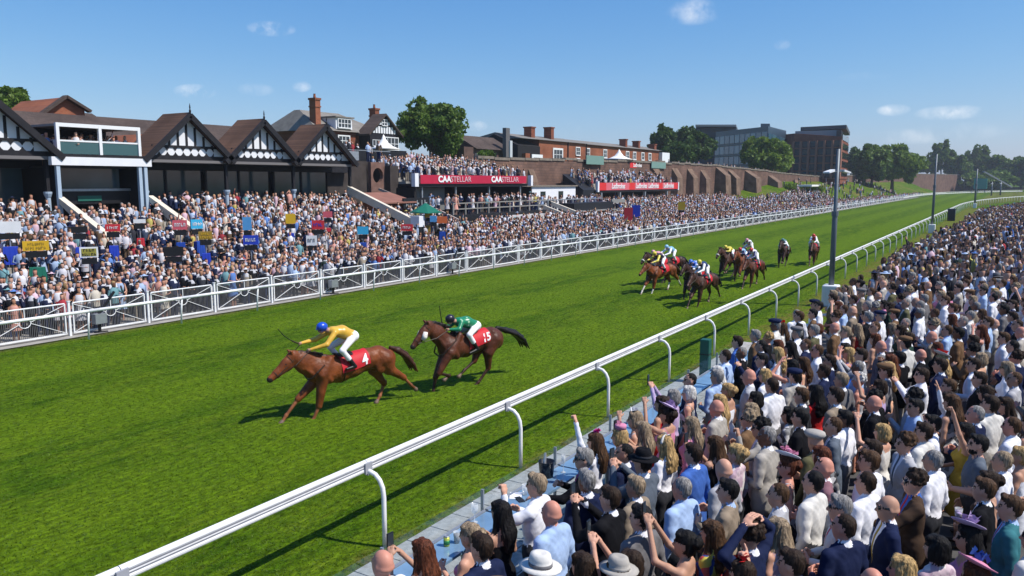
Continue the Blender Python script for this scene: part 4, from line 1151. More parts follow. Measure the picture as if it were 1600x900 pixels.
bp_(hs, 'roof', M_SLATE, lambda b: b.add([(61.2, 61.6, 11.0), (73.0, 61.6, 11.0), (73.0, 70.4, 11.0), (61.2, 70.4, 11.0), (62.6, 65.6, 13.3), (68.5, 65.6, 13.3), (62.6, 66.4, 13.3), (68.5, 66.4, 13.3)],
     [(0, 1, 5, 4), (1, 2, 7, 5), (2, 3, 6, 7), (3, 0, 4, 6), (4, 5, 7, 6)]), OH)
for (x, y, w, z1) in ((62.3, 63.0, .36, 14.3), (72.1, 63.4, .36, 14.0)):
    c_ = bp_(hs, 'chimney', M_BRICK2, lambda b: (b.box(x - w, x + w, y - .45, y + .45, 8, z1), b.box(x - w - .06, x + w + .06, y - .51, y + .51, z1 - .9, z1 - .75), b.box(x - w - .08, x + w + .08, y - .53, y + .53, z1 - .15, z1 + .06)), OH)
    bb = MB(); bb.lathe([(.15, 0), (.11, .4), (.14, .44)], 8, (x, y, z1 + .06)); bb.build('chimney_pot', M_BRICK2, c_)
gbx = 70.25
bp_(hs, 'gable_wing', M_TIMBER, lambda b: (b.box(67.9, 72.7, 60.4, 63, 6, 10.9), b.prism([(67.9, 10.9), (72.7, 10.9), (gbx, 12.9)], 'y', 60.4, 61.9)), OH)
bp_(hs, 'gable_roof', M_TILE2, lambda b: (b.prism([(67.4, 10.65), (gbx, 13.0), (73.2, 10.65), (73.2, 10.85), (gbx, 13.2), (67.4, 10.85)], 'y', 60.0, 62.0)), OH)
def infill(b):
    for i in range(9):
        x = 68.35 + i * .44
        b.box(x, x + .30, 60.34, 60.39, 11.0, 11.0 + min(.75, (x - 67.95) * .8, (72.7 - x - .3) * .8 + .05))
    b.box(69.3, 69.75, 60.34, 60.39, 11.95, 12.3); b.box(70.75, 71.2, 60.34, 60.39, 11.95, 12.3)
    b.box(68.0, 69.9, 60.34, 60.39, 8.6, 9.25)
    for i in range(5): b.box(70.1 + i * .52, 70.1 + i * .52 + .36, 60.34, 60.39, 8.2, 9.0)
bp_(hs, 'plaster_infill', M_PLASTER, infill, OH)
window(hs, 69.85, 70.65, 11.9, 12.5, 60.36, OH, 2, 2, .07); window(hs, 70.1, 72.5, 9.25, 10.55, 60.33, OH, 4, 2, .1); window(hs, 68.2, 69.7, 9.6, 10.2, 60.33, OH, 3, 1, .05)
window(hs, 64.6, 66.2, 9.1, 10.5, 61.95, OH, 3, 3, .14)
dm = bp_(hs, 'dormer', M_PLASTER, lambda b: (b.box(64.2, 66.7, 61.9, 65, 11.25, 12.45),), OH)
window(hs, 64.5, 66.4, 11.45, 12.3, 61.86, OH, 4, 2, .1)
bb = MB(); bb.box(64.0, 66.9, 61.7, 65, 12.45, 12.6); bb.build('dormer_roof', M_SLATE, dm)

OBK = (22, 62, 0)
bk = tag(empty('brick_gable_house', OBK), 'plain red brick gable end rising behind the long brown roof', 'house')
g0, g1, g2 = at_y(62, 176, 60), at_y(100, 152, 60), at_y(132, 172, 60)
bp_(bk, 'wall', M_BRICK2, lambda b: b.prism([(g0.x, 6), (g2.x, 6), (g2.x, g2.z), (g1.x, g1.z), (g0.x, g0.z - .2)], 'y', 60, 66), OBK)
bp_(bk, 'roof', M_TILE2, lambda b: (b.bar((g0.x - .3, 59.8, g0.z - .3), (g1.x, 59.8, g1.z + .05), .5, .2), b.bar((g1.x, 59.8, g1.z + .05), (g2.x + .3, 59.8, g2.z - .1), .5, .2), b.prism([(60.5, 10), (63, g2.z + .05), (66, 10)], 'x', g2.x, at_y(178, 176, 60).x)), OBK)

OBR = (140, 66, 0)
br = tag(empty('brick_terrace', OBR), 'long red brick terrace with slate roof and chimneys above the city wall', 'house')
YB = 66.0
def X(px): return at_y(px, 240, YB).x
def Zp(px, py): return at_y(px, py, YB).z
xa, xm, xb = X(832), X(905), X(1030)
bp_(br, 'wall', M_BRICK2, lambda b: (b.box(xa, xm, YB - 1.2, YB + 8, 6, 12.35), b.box(xm, xb, YB, YB + 8, 6, 12.4)), OBR)
bp_(br, 'roof', M_SLATE, lambda b: (b.prism([(YB - 1.6, 12.3), (YB + 3.5, 13.35), (YB + 8.5, 12.3)], 'x', X(803), xm + .4), b.prism([(YB - .4, 12.35), (YB + 3.5, 13.3), (YB + 8.5, 12.35)], 'x', xm + .4, xb + .6)), OBR)
bp_(br, 'side_wing', M_DARK, lambda b: b.prism([(YB - 1.4, 6), (YB - 1.4, 11.2), (YB + 3, 13.0), (YB + 7, 11.2), (YB + 7, 6)], 'x', X(797), xa), OBR)
bp_(br, 'end_bay', M_PLASTER, lambda b: b.box(xb - .2, X(1041), YB - .8, YB + 6, 6, 12.0), OBR)
bp_(br, 'brick_pier', M_BRICK2, lambda b: b.box(X(804), X(811), YB - 2.0, YB - 1.4, 6, 10), OBR)
for (px, w, z1) in ((838, .6, 14.3), (868, .5, 14.6), (983, .45, 14.0), (1003, .45, 13.9), (1028, .6, 13.6)):
    x = X(px); bp_(br, 'chimney', M_BRICK, lambda b: (b.box(x - w, x + w, YB + .6, YB + 2, 11, z1), b.box(x - w - .15, x + w + .15, YB + .5, YB + 2.1, z1, z1 + .2)), OBR)
window(br, X(855), X(868), 8.6, 10.9, YB - 1.22, OBR, 3, 3, .3)
for px in (893,):
    for z in (9.0, 10.9): window(br, X(px) - .7, X(px) + .7, z - .6, z + .6, YB - 1.22, OBR, 2, 2, .15)
for px in (918, 945, 980, 991, 1004, 1015):
    for z in (8.9, 10.9): window(br, X(px) - .65, X(px) + .65, z - .65, z + .65, YB - .02, OBR, 2, 2, .18)
window(br, X(816), X(828), 8.2, 9.4, YB - 2.0, OBR, 2, 2, .5)
for px in (877, 906): bp_(br, 'drainpipe', M_BLACK, lambda b: b.bar((X(px), YB - 1.32, 6), (X(px), YB - 1.32, 12.3), .15, .15), OBR)
# older dark house row left of the terrace
ODK = (102, 64, 0)
dk = tag(empty('dark_roofed_house', ODK), 'dark-roofed house row beside the big tree', 'house')
bp_(dk, 'wall', mat('dark_brick', (.10, .06, .05), .9, noise=(1, .4)), lambda b: b.box(at_y(725, 240, 64).x, at_y(797, 240, 64).x, 64, 70, 6, 10.4), ODK)  # dark brick tone, varied by noise
bp_(dk, 'roof', M_TILE2, lambda b: b.prism([(63.5, 10.2), (67, 12.2), (70.5, 10.2)], 'x', at_y(740, 225, 64).x, at_y(797, 215, 64).x), ODK)
bp_(dk, 'chimney', mat('grey_stack', (.12, .115, .12), .9), lambda b: b.box(at_y(788, 210, 63.2).x, at_y(794, 210, 63.2).x, 62.9, 63.5, 7, 13.4), ODK)
bp_(dk, 'flue', mat('pale_flue', (.50, .53, .56), .5), lambda b: b.box(at_y(794.4, 210, 63).x, at_y(798, 210, 63).x, 62.7, 63.2, 9.2, 11.6), ODK)
for px in (742, 756, 770): bp_(dk, 'window', M_GLASS, lambda b: b.box(at_y(px, 240, 63.9).x, at_y(px + 6, 240, 63.9).x, 63.9, 63.98, 8.4, 9.6), ODK)

# modern offices: built on real plans from corner points
def poly_building(name, label, corners, z0, z1s, m, cat='building'):
    org = Vector((corners[0][0], corners[0][1], 0))
    e = tag(empty(name, org), label, cat)
    bb = MB(); n = len(corners)
    vs = [(c[0] - org.x, c[1] - org.y, z0) for c in corners] + [(c[0] - org.x, c[1] - org.y, z) for c, z in zip(corners, z1s)]
    bb.add(vs, [tuple(range(n - 1, -1, -1)), tuple(range(n, 2 * n))] + [(i, (i + 1) % n, n + (i + 1) % n, n + i) for i in range(n)])
    bb.build('wall', m, e)
    return e, org
def gp(px, d): p = at_d(px, 284, d); return (p.x, p.y)
def facade_bands(e, org, a, c, z0, z1, nf, nw, mg, mb, gap=.25, proud=.25, col_w=.0):
    """glazed storeys on the face from a to c"""
    a, c = Vector((*a, 0)) - org, Vector((*c, 0)) - org
    d = (c - a); Lg = d.length; d.normalize(); n = Vector((d.y, -d.x, 0))
    if (a + org - CP).dot(n) > 0: n = -n
    fh = (z1 - z0) / nf
    for f in range(nf):
        za, zb = z0 + f * fh + fh * gap, z0 + (f + 1) * fh - .12
        for i in range(nw):
            w0, w1 = Lg * i / nw + .18, Lg * (i + 1) / nw - .18
            bb = MB(); bb.obox(a + d * ((w0 + w1) / 2) + n * .1 + Vector((0, 0, (za + zb) / 2)), d * ((w1 - w0) / 2), n * .12, Vector((0, 0, (zb - za) / 2)))
            bb.build('window', mg[(i * 7 + f * 3) % len(mg)], e)
        bb = MB(); bb.obox(a + d * (Lg / 2) + n * (proud / 2) + Vector((0, 0, z0 + f * fh + fh * gap * .4)), d * (Lg / 2), n * (proud / 2 + .1), Vector((0, 0, fh * gap * .32))); bb.build('floor_band', mb, e)
    if col_w:
        for i in range(nw + 1):
            bb = MB(); bb.obox(a + d * (Lg * i / nw) + n * .4 + Vector((0, 0, (z0 + z1) / 2)), d * (col_w / 2), n * .45, Vector((0, 0, (z1 - z0) / 2))); bb.build('pier', mb, e)
GB = [mat('office_glass_a', (.05, .13, .19), .12, .7), mat('office_glass_b', (.07, .17, .23), .12, .7), mat('office_glass_c', (.035, .10, .15), .1, .7)]
M_NAVY = mat('navy_cladding', (.030, .055, .085), .4, .5)
def zpx(px, py, d): return at_d(px, py, d).z
c1, c2, c3, c4 = gp(1116, 262), gp(1197, 232), gp(1225, 262), gp(1140, 300)
e1, o1 = poly_building('glass_office', 'blue glass office block behind the trees and city wall', [c1, c2, c3, c4], 5, [zpx(1116, 207, 262), zpx(1197, 198, 232), zpx(1225, 205, 262), zpx(1140, 205, 300)], M_NAVY)
facade_bands(e1, o1, c1, c2, 7, zpx(1116, 212, 262) - .5, 4, 10, GB, M_NAVY, .22, .2)
facade_bands(e1, o1, c2, c3, 7, zpx(1197, 200, 232) - 1.5, 4, 5, GB, M_NAVY, .22, .2)
f1, f2, f3, f4 = gp(1084, 285), gp(1148, 285), gp(1152, 320), gp(1090, 320)
bb = MB(); o_ = o1
def pbox(e, o, cs, z0, z1, name, m):
    bb = MB(); n = len(cs); bb.add([(c[0] - o.x, c[1] - o.y, z0) for c in cs] + [(c[0] - o.x, c[1] - o.y, z1) for c in cs], [tuple(range(n - 1, -1, -1)), tuple(range(n, 2 * n))] + [(i, (i + 1) % n, n + (i + 1) % n, n + i) for i in range(n)]); return bb.build(name, m, e)
pbox(e1, o1, [f1, f2, f3, f4], 5, zpx(1100, 201, 285), 'rear_block', M_NAVY)
pbox(e1, o1, [gp(1084, 280), gp(1147, 280), gp(1152, 322), gp(1090, 322)], zpx(1100, 200, 285), zpx(1100, 197, 285), 'flat_roof', mat('roof_edge_grey', (.13, .15, .17), .6))
pbox(e1, o1, [gp(1185, 240), gp(1199, 240), gp(1200, 250), gp(1186, 250)], 10, zpx(1190, 194, 240), 'lift_tower', M_NAVY)
b1, b2, b3, b4 = gp(1219, 268), gp(1238, 250), gp(1312, 240), gp(1322, 262)
b5 = gp(1250, 300)
e2, o2 = poly_building('brick_office', 'red brick office block with oversailing roof and gridded window bays', [b1, b2, b3, b4, b5], 5, [zpx(1219, 211, 268), zpx(1238, 209, 250), zpx(1312, 214, 240), zpx(1322, 214, 262), zpx(1250, 212, 300)], M_BRICK)
M_BAND = mat('pink_brick_band', (.26, .12, .085), .85)
facade_bands(e2, o2, b2, b3, 6.5, zpx(1312, 219, 240), 5, 6, [M_GLASS, mat('dim_glass', (.045, .05, .055), .15, .5)], M_BAND, .16, .3, .55)
facade_bands(e2, o2, b3, b4, 6.5, zpx(1322, 216, 262), 5, 2, [M_GLASS], M_BRICK, .35, .1)
pbox(e2, o2, [gp(1239, 252), gp(1306, 246), gp(1310, 275), gp(1245, 285)], zpx(1270, 218, 248) - 1, zpx(1270, 205, 250), 'penthouse', mat('penthouse_glass', (.16, .22, .24), .2, .5))
pbox(e2, o2, [gp(1247, 254), gp(1318, 244), gp(1324, 280), gp(1252, 290)], zpx(1270, 203.5, 250), zpx(1270, 198, 250), 'oversailing_roof', mat('roof_edge_dark', (.075, .075, .08), .6))
pbox(e2, o2, [gp(1303, 242), gp(1311, 241), gp(1313, 250), gp(1305, 250)], 6, zpx(1307, 204, 241), 'stair_tower', mat('dark_tower', (.045, .04, .042), .7))

# ------------------------------------------------------------------ trees
def leaf_mat(name, c1, c2):
    m = bpy.data.materials.new(name); m.use_nodes = True; nt = m.node_tree; N, L = nt.nodes, nt.links
    b = N['Principled BSDF']; b.inputs['Roughness'].default_value = .55; b.inputs['Specular IOR Level'].default_value = .25
    g = N.new('ShaderNodeNewGeometry'); x = N.new('ShaderNodeMix'); x.data_type = 'RGBA'
    L.new(g.outputs['Random Per Island'], x.inputs['Factor']); x.inputs['A'].default_value = (*c1, 1); x.inputs['B'].default_value = (*c2, 1)
    L.new(x.outputs['Result'], b.inputs['Base Color'])
    t = N.new('ShaderNodeBsdfTranslucent'); L.new(x.outputs['Result'], t.inputs['Color'])
    mx = N.new('ShaderNodeMixShader'); mx.inputs[0].default_value = .36; L.new(b.outputs[0], mx.inputs[1]); L.new(t.outputs[0], mx.inputs[2])
    L.new(mx.outputs[0], N['Material Output'].inputs['Surface'])
    return m
LEAF = {'dark': leaf_mat('leaf_dark', (.032, .072, .014), (.085, .15, .026)), 'mid': leaf_mat('leaf_mid', (.044, .095, .011), (.15, .23, .032)),
        'light': leaf_mat('leaf_light', (.085, .15, .016), (.19, .27, .035)), 'grey': leaf_mat('leaf_far', (.045, .075, .03), (.07, .105, .04))}
M_BARK = mat('bark', (.075, .058, .045), .9, .1, noise=(3, .3, 5), bump=(8, .6, .05))
def crown_mesh(rx, ry, rz, n, leaf, seed, lobes=46, flat=-.6):
    r = np.random.default_rng(seed)
    C = []
    while len(C) < lobes:
        v = r.normal(size=3); v /= np.linalg.norm(v)
        if v[2] < flat: continue
        C.append(v * r.uniform(.40, .93))
    C = np.array(C); CR_ = r.uniform(.12, .32, lobes)
    ci = r.integers(0, lobes, n); d = r.normal(size=(n, 3)); d /= np.linalg.norm(d, axis=1)[:, None]
    rad = CR_[ci] * (r.uniform(.35, 1.0, n) ** .45)
    P = C[ci] + d * rad[:, None]
    P = P[P[:, 2] > flat - .1]; n = len(P)
    P = P * np.array((rx, ry, rz))
    a = r.normal(size=(n, 3)); a /= np.linalg.norm(a, axis=1)[:, None]
    t = np.cross(a, r.normal(size=(n, 3))); t /= np.linalg.norm(t, axis=1)[:, None]; u = np.cross(a, t)
    s = (leaf * r.uniform(.6, 1.25, n))[:, None]
    V = np.stack([P - t * s - u * s * .35, P + u * s * .55 - t * s * .1, P + t * s + u * s * .2, P - u * s * .6 + t * s * .1], 1).reshape(-1, 3)
    Q = np.arange(n * 4).reshape(-1, 4)
    return mesh_np('crown', V, Q)
def tree(name, label, px, py_top, py_base, half_px, depth, kind, seed, n=5200, leaf=.42, group=None, zg=None, squash=1.0, lobes=46, flat=-.6):
    top, base = at_d(px, py_top, depth), at_d(px, py_base, depth)
    rx = half_px * depth / FPX; rz = (top.z - base.z) / 2 / .97
    cz = base.z + rz
    zg = base.z - 3.0 if zg is None else zg
    e = tag(empty(name, (top.x, top.y, zg)), label, 'tree', group)
    b = MB(); H = cz - zg
    b.tube([(0, 0, -.3), (.1, .05, H * .35), (-.05, .1, H * .7), (0, 0, H)], [rx * .075, rx * .055, rx * .04, rx * .02], 8)
    r = random.Random(seed)
    for i in range(7):
        a = i * .9 + r.random(); l = rx * r.uniform(.4, .7)
        b.tube([(0, 0, H * r.uniform(.45, .8)), (math.cos(a) * l * .5, math.sin(a) * l * .5, H * .95), (math.cos(a) * l, math.sin(a) * l, H + rz * r.uniform(.0, .45))], [rx * .03, rx * .02, rx * .008], 6)
    b.build('trunk', M_BARK, e, True)
    me = crown_mesh(rx, rx * squash, rz, n, leaf, seed, lobes, flat); o = link('crown', me, e, LEAF[kind]); o.location = (0, 0, H)
    return e
tree('broadleaf_tree', 'big round dark green tree beside the half-timbered house', 674, 156, 247, 56, 105, 'mid', 11, 20000, .30, lobes=110, flat=-.9)
tree('broadleaf_tree', 'tree top behind the long brown stand roof at the left edge', 2, 136, 200, 42, 78, 'mid', 12, 5000, .34)
tree('broadleaf_tree', 'dark tree left of the pair beside the white end bay', 1040, 199, 262, 25, 205, 'dark', 13, 5000, .6, 'trees by the glass office')
tree('broadleaf_tree', 'dark leafy tree in front of the glass office corner', 1082, 202, 270, 33, 215, 'dark', 14, 7000, .62, 'trees by the glass office', lobes=60)
tree('broadleaf_tree', 'small dark tree low behind the city wall', 1062, 222, 268, 24, 200, 'dark', 15, 3500, .6, 'trees by the glass office')
tree('broadleaf_tree', 'light green bushy tree before the two office blocks', 1204, 217, 285, 42, 212, 'light', 16, 9000, .62, lobes=60, flat=-.8)
tree('broadleaf_tree', 'slimmer light tree at the left of the bushy office tree', 1176, 214, 268, 20, 216, 'light', 17, 3600, .6)
tree('broadleaf_tree', 'dark tree just right of the brick office', 1332, 226, 282, 18, 330, 'dark', 18, 3200, .9)
tree('broadleaf_tree', 'broad dome of light green tree above the grass bank', 1398, 225, 290, 42, 300, 'light', 19, 9000, .85, lobes=64, flat=-.8)
tree('broadleaf_tree', 'darker half of the domed tree pair above the bank', 1366, 225, 290, 32, 292, 'mid', 20, 6500, .85, lobes=56, flat=-.8)
tree('pine_tree', 'small far pine between the domed tree and the tall trees', 1450, 249, 276, 13, 520, 'grey', 21, 1500, 1.3, squash=1, lobes=20)
tree('broadleaf_tree', 'tall dark tree with leaning crown beyond the wall end', 1474, 221, 285, 19, 470, 'mid', 22, 4200, 1.2, 'trees beyond the bend')
tree('broadleaf_tree', 'mid green tree low beside the tall leaning one', 1500, 242, 285, 18, 465, 'mid', 23, 3600, 1.2, 'trees beyond the bend')
tree('broadleaf_tree', 'second tall dark tree beyond the bend', 1527, 228, 288, 18, 500, 'mid', 24, 4200, 1.3, 'trees beyond the bend')
tree('broadleaf_tree', 'wide dark tree low over the end of the track', 1562, 243, 294, 26, 480, 'mid', 25, 4600, 1.3, 'trees beyond the bend', flat=-.95)
tree('broadleaf_tree', 'dark tree at the right edge beyond the bend', 1600, 244, 296, 28, 470, 'mid', 26, 4600, 1.3, 'trees beyond the bend', flat=-.95)
for i, px in enumerate((1650, 1710, 1780)):
    tree('broadleaf_tree', ['dark tree first beyond the right edge', 'dark tree second beyond the right edge', 'dark tree third beyond the right edge'][i], px, 240 + 4 * i, 296, 34, 460, 'mid', 40 + i, 3000, 1.5, 'trees beyond the bend', flat=-.95)
# hedge-like wood closing the end of the track
b = MB()
tree('broadleaf_tree', 'low dark thicket below the tall trees at the track end', 1540, 268, 299, 44, 455, 'mid', 27, 5200, 1.2, 'trees beyond the bend', flat=-1.0)
tree('leafy_shrub', 'small green shrub above the banner stand near the dark houses', 760, 236, 250, 13, 100, 'mid', 28, 1200, .3)
for i, (px, hp) in enumerate(((1235, 28), (1200, 22), (1268, 20))):
    tree('leafy_shrub', ['yellow-green shrub mound at the foot of the city wall', 'low shrub mound under the wall buttress', 'small shrub mound at the right end of the wall'][i], px, 288 + i, 302, hp, 196, 'light', 30 + i, 1600, .45, 'shrubs at the wall foot', flat=-.3)

# ------------------------------------------------------------------ lamp posts along the near side
M_POST = mat('lamp_post_grey', (.13, .15, .17), .5, .5, .3, noise=(3, .15))
def lamp_post(label, base, h, heads, pad=True, r=.10):
    e = tag(empty('lamp_post', base), label, 'lamp post', 'lamp posts along the near rail')
    b = MB(); b.tube([(0, 0, 0), (0, 0, h * .58), (0, 0, h * .6), (0, 0, h)], [r * 1.25, r * 1.15, r * .85, r * .8], 12); b.build('pole', M_POST, e, True)
    b = MB(); b.lathe([(r * 1.5, h * .58), (r * 1.5, h * .61)], 12); b.build('collar', M_POST, e)
    if heads:
        for i, (dx, dy) in enumerate(((.42, -.22), (-.42, .22))):
            z = h * .86
            b = MB(); b.bar((0, 0, z), (dx, dy, z + .02), .06, .06); b.build('arm', M_POST, e)
            b = MB(); d = Vector((dx, dy, 0)).normalized(); n = Vector((-d.y, d.x, 0))
            b.add([tuple(Vector((dx, dy, z)) + d * a + n * w + Vector((0, 0, c))) for (a, w, c) in ((-.15, -.13, .09), (.26, -.17, -.02), (.26, .17, -.02), (-.15, .13, .09), (-.15, -.13, -.01), (.26, -.17, -.08), (.26, .17, -.08), (-.15, .13, -.01))],
                  [(0, 1, 2, 3), (7, 6, 5, 4), (0, 4, 5, 1), (1, 5, 6, 2), (2, 6, 7, 3), (3, 7, 4, 0)])
            b.build('floodlight', M_FRAME, e)
    if pad:
        b = MB(); b.box(-.34, .34, -.34, .34, 0, .98); o = b.build('padding', mat('white_padding', (.70, .72, .74), .6, noise=(4, .06)), e)
        bv = o.modifiers.new('bevel', 'BEVEL'); bv.width = .06; bv.segments = 2
    return e
p = at_z(1296, 481); lamp_post('tall grey lamp post with floodlights and white padded base by the near rail', (38.2, 6.62, 0), 7.05, True)
lamp_post('slim grey lamp post halfway along the near rail', (at_z(1441, 364).x, 7.1, 0), 8.6, False, True, .11)
lamp_post('dark lamp post where the near rail starts to bend', (at_z(1519, 325).x, 6.4, 0), 8.4, False, True, .17)
for i, (px, d, yt, yb) in enumerate(((1549, 330, 284, 304), (1563, 340, 284, 303))):
    t_, b_ = at_d(px, yt, d), at_d(px, yb, d)
    lamp_post(['left of the two far floodlight posts in the infield', 'right of the two far floodlight posts in the infield'][i], (b_.x, b_.y, 0), t_.z, True, False, .25)
# green padded post and litter bins at the rail
e = tag(empty('padded_post', at_z(1101, 598)), 'dark green padded square post at the turf edge among the crowd', 'post')
b = MB(); b.box(-.13, .13, -.13, .13, 0, 1.25); o = b.build('padding', mat('green_padding', (.012, .085, .065), .5, noise=(5, .1)), e)
bv = o.modifiers.new('bevel', 'BEVEL'); bv.width = .02; bv.segments = 2
b = MB(); b.box(-.135, .135, -.135, .135, .82, .845); b.build('strap', M_BLACK, e)
def wheelie(label, loc, sc=1.0):
    e = tag(empty('litter_bin', loc), label, 'bin', 'bins beside the rail'); e.scale = (sc,) * 3
    b = MB(); b.prism([(-.26, 0), (.26, 0), (.32, 1.0), (-.32, 1.0)], 'y', -.3, .3); b.build('body', mat('dark_bin', (.02, .025, .04), .5), e)
    b = MB(); b.prism([(-.34, 1.0), (.34, 1.0), (.30, 1.1), (-.30, 1.1)], 'y', -.34, .34); b.build('lid', mat('dark_bin_lid', (.03, .035, .05), .4), e)
wheelie('dark blue bin standing beside the near rail amid the crowd edge', at_z(1486, 345), 1.6)

# ------------------------------------------------------------------ drinks counter in front of the near crowd
CT_YC = 4.54
ctr = tag(empty('drinks_counter', (5, CT_YC, 0)), 'glass drinks counter coloured like reflected sky, with silver edge along the front of the crowd', 'counter')
GLS = bpy.data.materials.new('clear_screen'); GLS.use_nodes = True
nt = GLS.node_tree; nt.nodes.clear(); o_ = nt.nodes.new('ShaderNodeOutputMaterial'); tr = nt.nodes.new('ShaderNodeBsdfTransparent'); gl = nt.nodes.new('ShaderNodeBsdfGlossy'); mx = nt.nodes.new('ShaderNodeMixShader'); lw = nt.nodes.new('ShaderNodeValue')
tr.inputs[0].default_value = (.90, .95, .96, 1); gl.inputs['Roughness'].default_value = .03; lw.outputs[0].default_value = .07
nt.links.new(lw.outputs[0], mx.inputs[0]); nt.links.new(tr.outputs[0], mx.inputs[1]); nt.links.new(gl.outputs[0], mx.inputs[2]); nt.links.new(mx.outputs[0], o_.inputs[0])
CT_Y0, CT_Y1, CT_Z = 4.46, 4.80, PZ + 1.05
for i in range(8):
    x0 = -1.2 + i * 1.72
    b = MB(); b.box(x0, x0 + 1.68, CT_Y0 - CT_YC, CT_Y1 - CT_YC, CT_Z - .03, CT_Z); t_ = b.build('counter_top', M_SKYGLASS, ctr)
    b = MB(); b.box(x0, x0 + 1.68, CT_Y1 - CT_YC + .003, CT_Y1 - CT_YC + .04, CT_Z - .045, CT_Z + .012); b.build('edge_trim', M_STEEL, t_)
    b = MB(); b.box(x0 + .01, x0 + 1.67, CT_Y1 - CT_YC + .06, CT_Y1 - CT_YC + .072, .95, CT_Z + .24); b.build('glass_screen', GLS, ctr)
    b = MB(); b.box(x0 - .025, x0 - .002, CT_Y1 - CT_YC + .05, CT_Y1 - CT_YC + .085, PZ, CT_Z + .24); b.build('upright', M_STEEL, ctr)
    b = MB(); b.tube([(x0 + .8, -.05, PZ), (x0 + .8, -.05, CT_Z - .03)], .03, 8); b.build('leg', M_STEEL, ctr)
def on_counter(px, py): p = at_z(px, py, CT_Z); return (p.x, min(max(p.y, CT_Y0 + .05), CT_Y1 - .05), CT_Z + .001)
M_CLEAR = mat('drinking_glass', (.80, .84, .86), .05, .6, alpha=.35)
M_BEER = mat('lager', (.62, .36, .05), .2, .5)
def lathe_thing(name, label, cat, loc, parts, group=None):
    e = tag(empty(name, loc), label, cat, group)
    for (nm, m, pr) in parts: b = MB(); b.lathe(pr, 14); b.build(nm, m, e, True)
    return e
flute = [(.032, 0), (.034, .004), (.006, .012), (.005, .09), (.022, .12), (.029, .17), (.026, .23), (.0255, .23), (.026, .17), (.018, .125), (.002, .115)]
wine = [(.036, 0), (.038, .004), (.006, .012), (.005, .09), (.034, .12), (.044, .155), (.036, .21), (.0345, .21), (.040, .155), (.028, .125), (.002, .112)]
tumb = [(.030, 0), (.038, .13), (.0365, .13), (.029, .008), (.002, .006)]
lathe_thing('wine_glass', 'empty stemmed wine glass standing between the auburn-haired woman and the black-haired woman', 'glass', on_counter(727, 812), [('bowl', M_CLEAR, wine)], 'drinks on the counter')
lathe_thing('tall_glass', 'tall clear glass on the counter right beside the ice bucket', 'glass', on_counter(880, 738), [('bowl', M_CLEAR, flute)], 'drinks on the counter')
lathe_thing('tall_glass', 'clear tumbler on the counter left of the fist-raising man in white', 'glass', on_counter(820, 773), [('bowl', M_CLEAR, tumb)], 'drinks on the counter')
lathe_thing('drink_can', 'yellow and green drink can on the counter next to a dark cup', 'can', on_counter(698, 853), [('can', mat('can_yellow', (.42, .47, .08), .3, .5, .3), [(.026, 0), (.032, .01), (.032, .10)]), ('band', mat('can_green', (.03, .22, .07), .3, .5, .3), [(.0325, .02), (.0325, .065)]), ('rim', M_STEEL, [(.032, .10), (.026, .115), (.024, .112)])], 'drinks on the counter')
lathe_thing('plastic_cup', 'dark drink in a clear plastic cup on the blue counter', 'cup', on_counter(714, 848), [('cup', M_CLEAR, [(.029, 0), (.04, .12), (.0395, .12), (.028, .004)]), ('drink', mat('cola', (.02, .008, .006), .1, .5), [(.027, .004), (.036, .092), (.002, .093)])], 'drinks on the counter')
bk_ = lathe_thing('ice_bucket', 'black round ice bucket on the counter beside the man in blue sleeves', 'bucket', on_counter(842, 742), [('bucket', mat('black_bucket', (.012, .012, .014), .25, .5), [(.085, 0), (.105, .2), (.108, .205), (.10, .205), (.085, .02), (.01, .015)])])
b = MB(); b.tube([(-.04, .02, .05), (.02, .03, .3)], [.03, .014], 10); b.build('bottle_neck', mat('foil', (.5, .5, .5), .3, .5, .6), bk_)
e = tag(empty('programme', on_counter(805, 775)), 'white folded race card lying on the counter', 'paper'); b = MB(); b.box(-.1, .1, -.07, .07, 0, .008); b.build('page', M_LETTER, e)
e.rotation_euler = (0, 0, .5)
e = tag(empty('phone', on_counter(812, 781)), 'dark mobile phone lying flat on the counter by the folded race card', 'phone'); b = MB(); b.box(-.038, .038, -.078, .078, 0, .009); b.build('case', M_BLACK, e); e.rotation_euler = (0, 0, -.6)

# ------------------------------------------------------------------ race horses and their riders
def coat(name, c, spec=.45):
    return mat(name, c, .47, spec * .6, noise=(3.0, .5, 6), bump=(6.5, .55, .06))
C_CHEST = coat('chestnut_coat', (.16, .043, .012)); C_BAY = coat('bay_coat', (.085, .026, .012)); C_DBAY = coat('dark_bay_coat', (.035, .014, .009)); C_BROWN = coat('brown_coat', (.055, .022, .013))
C_BLACK = coat('black_hair', (.010, .007, .006)); C_LEGC = coat('chestnut_leg', (.24, .085, .035)); C_WHITE = coat('white_sock', (.62, .58, .52)); C_MANE = coat('chestnut_mane', (.045, .016, .008))
C_HOOF = mat('hoof', (.15, .10, .07), .5); C_MUZ = mat('muzzle_skin', (.020, .014, .014), .5)
M_STRAP = mat('bridle_leather', (.035, .018, .010), .5, .4)
M_CLOTHRED = mat('saddle_cloth_red', (.50, .018, .028), .6, .3, noise=(8, .1), bump=(20, .2, .01))
M_SKIN = mat('skin_tan', (.44, .24, .16), .55, .3)
M_BREECH = mat('white_breeches', (.76, .75, .76), .6); M_BOOT = mat('black_boots', (.010, .010, .011), .42, .4); M_GOG = mat('goggles', (.02, .02, .025), .2, .6)

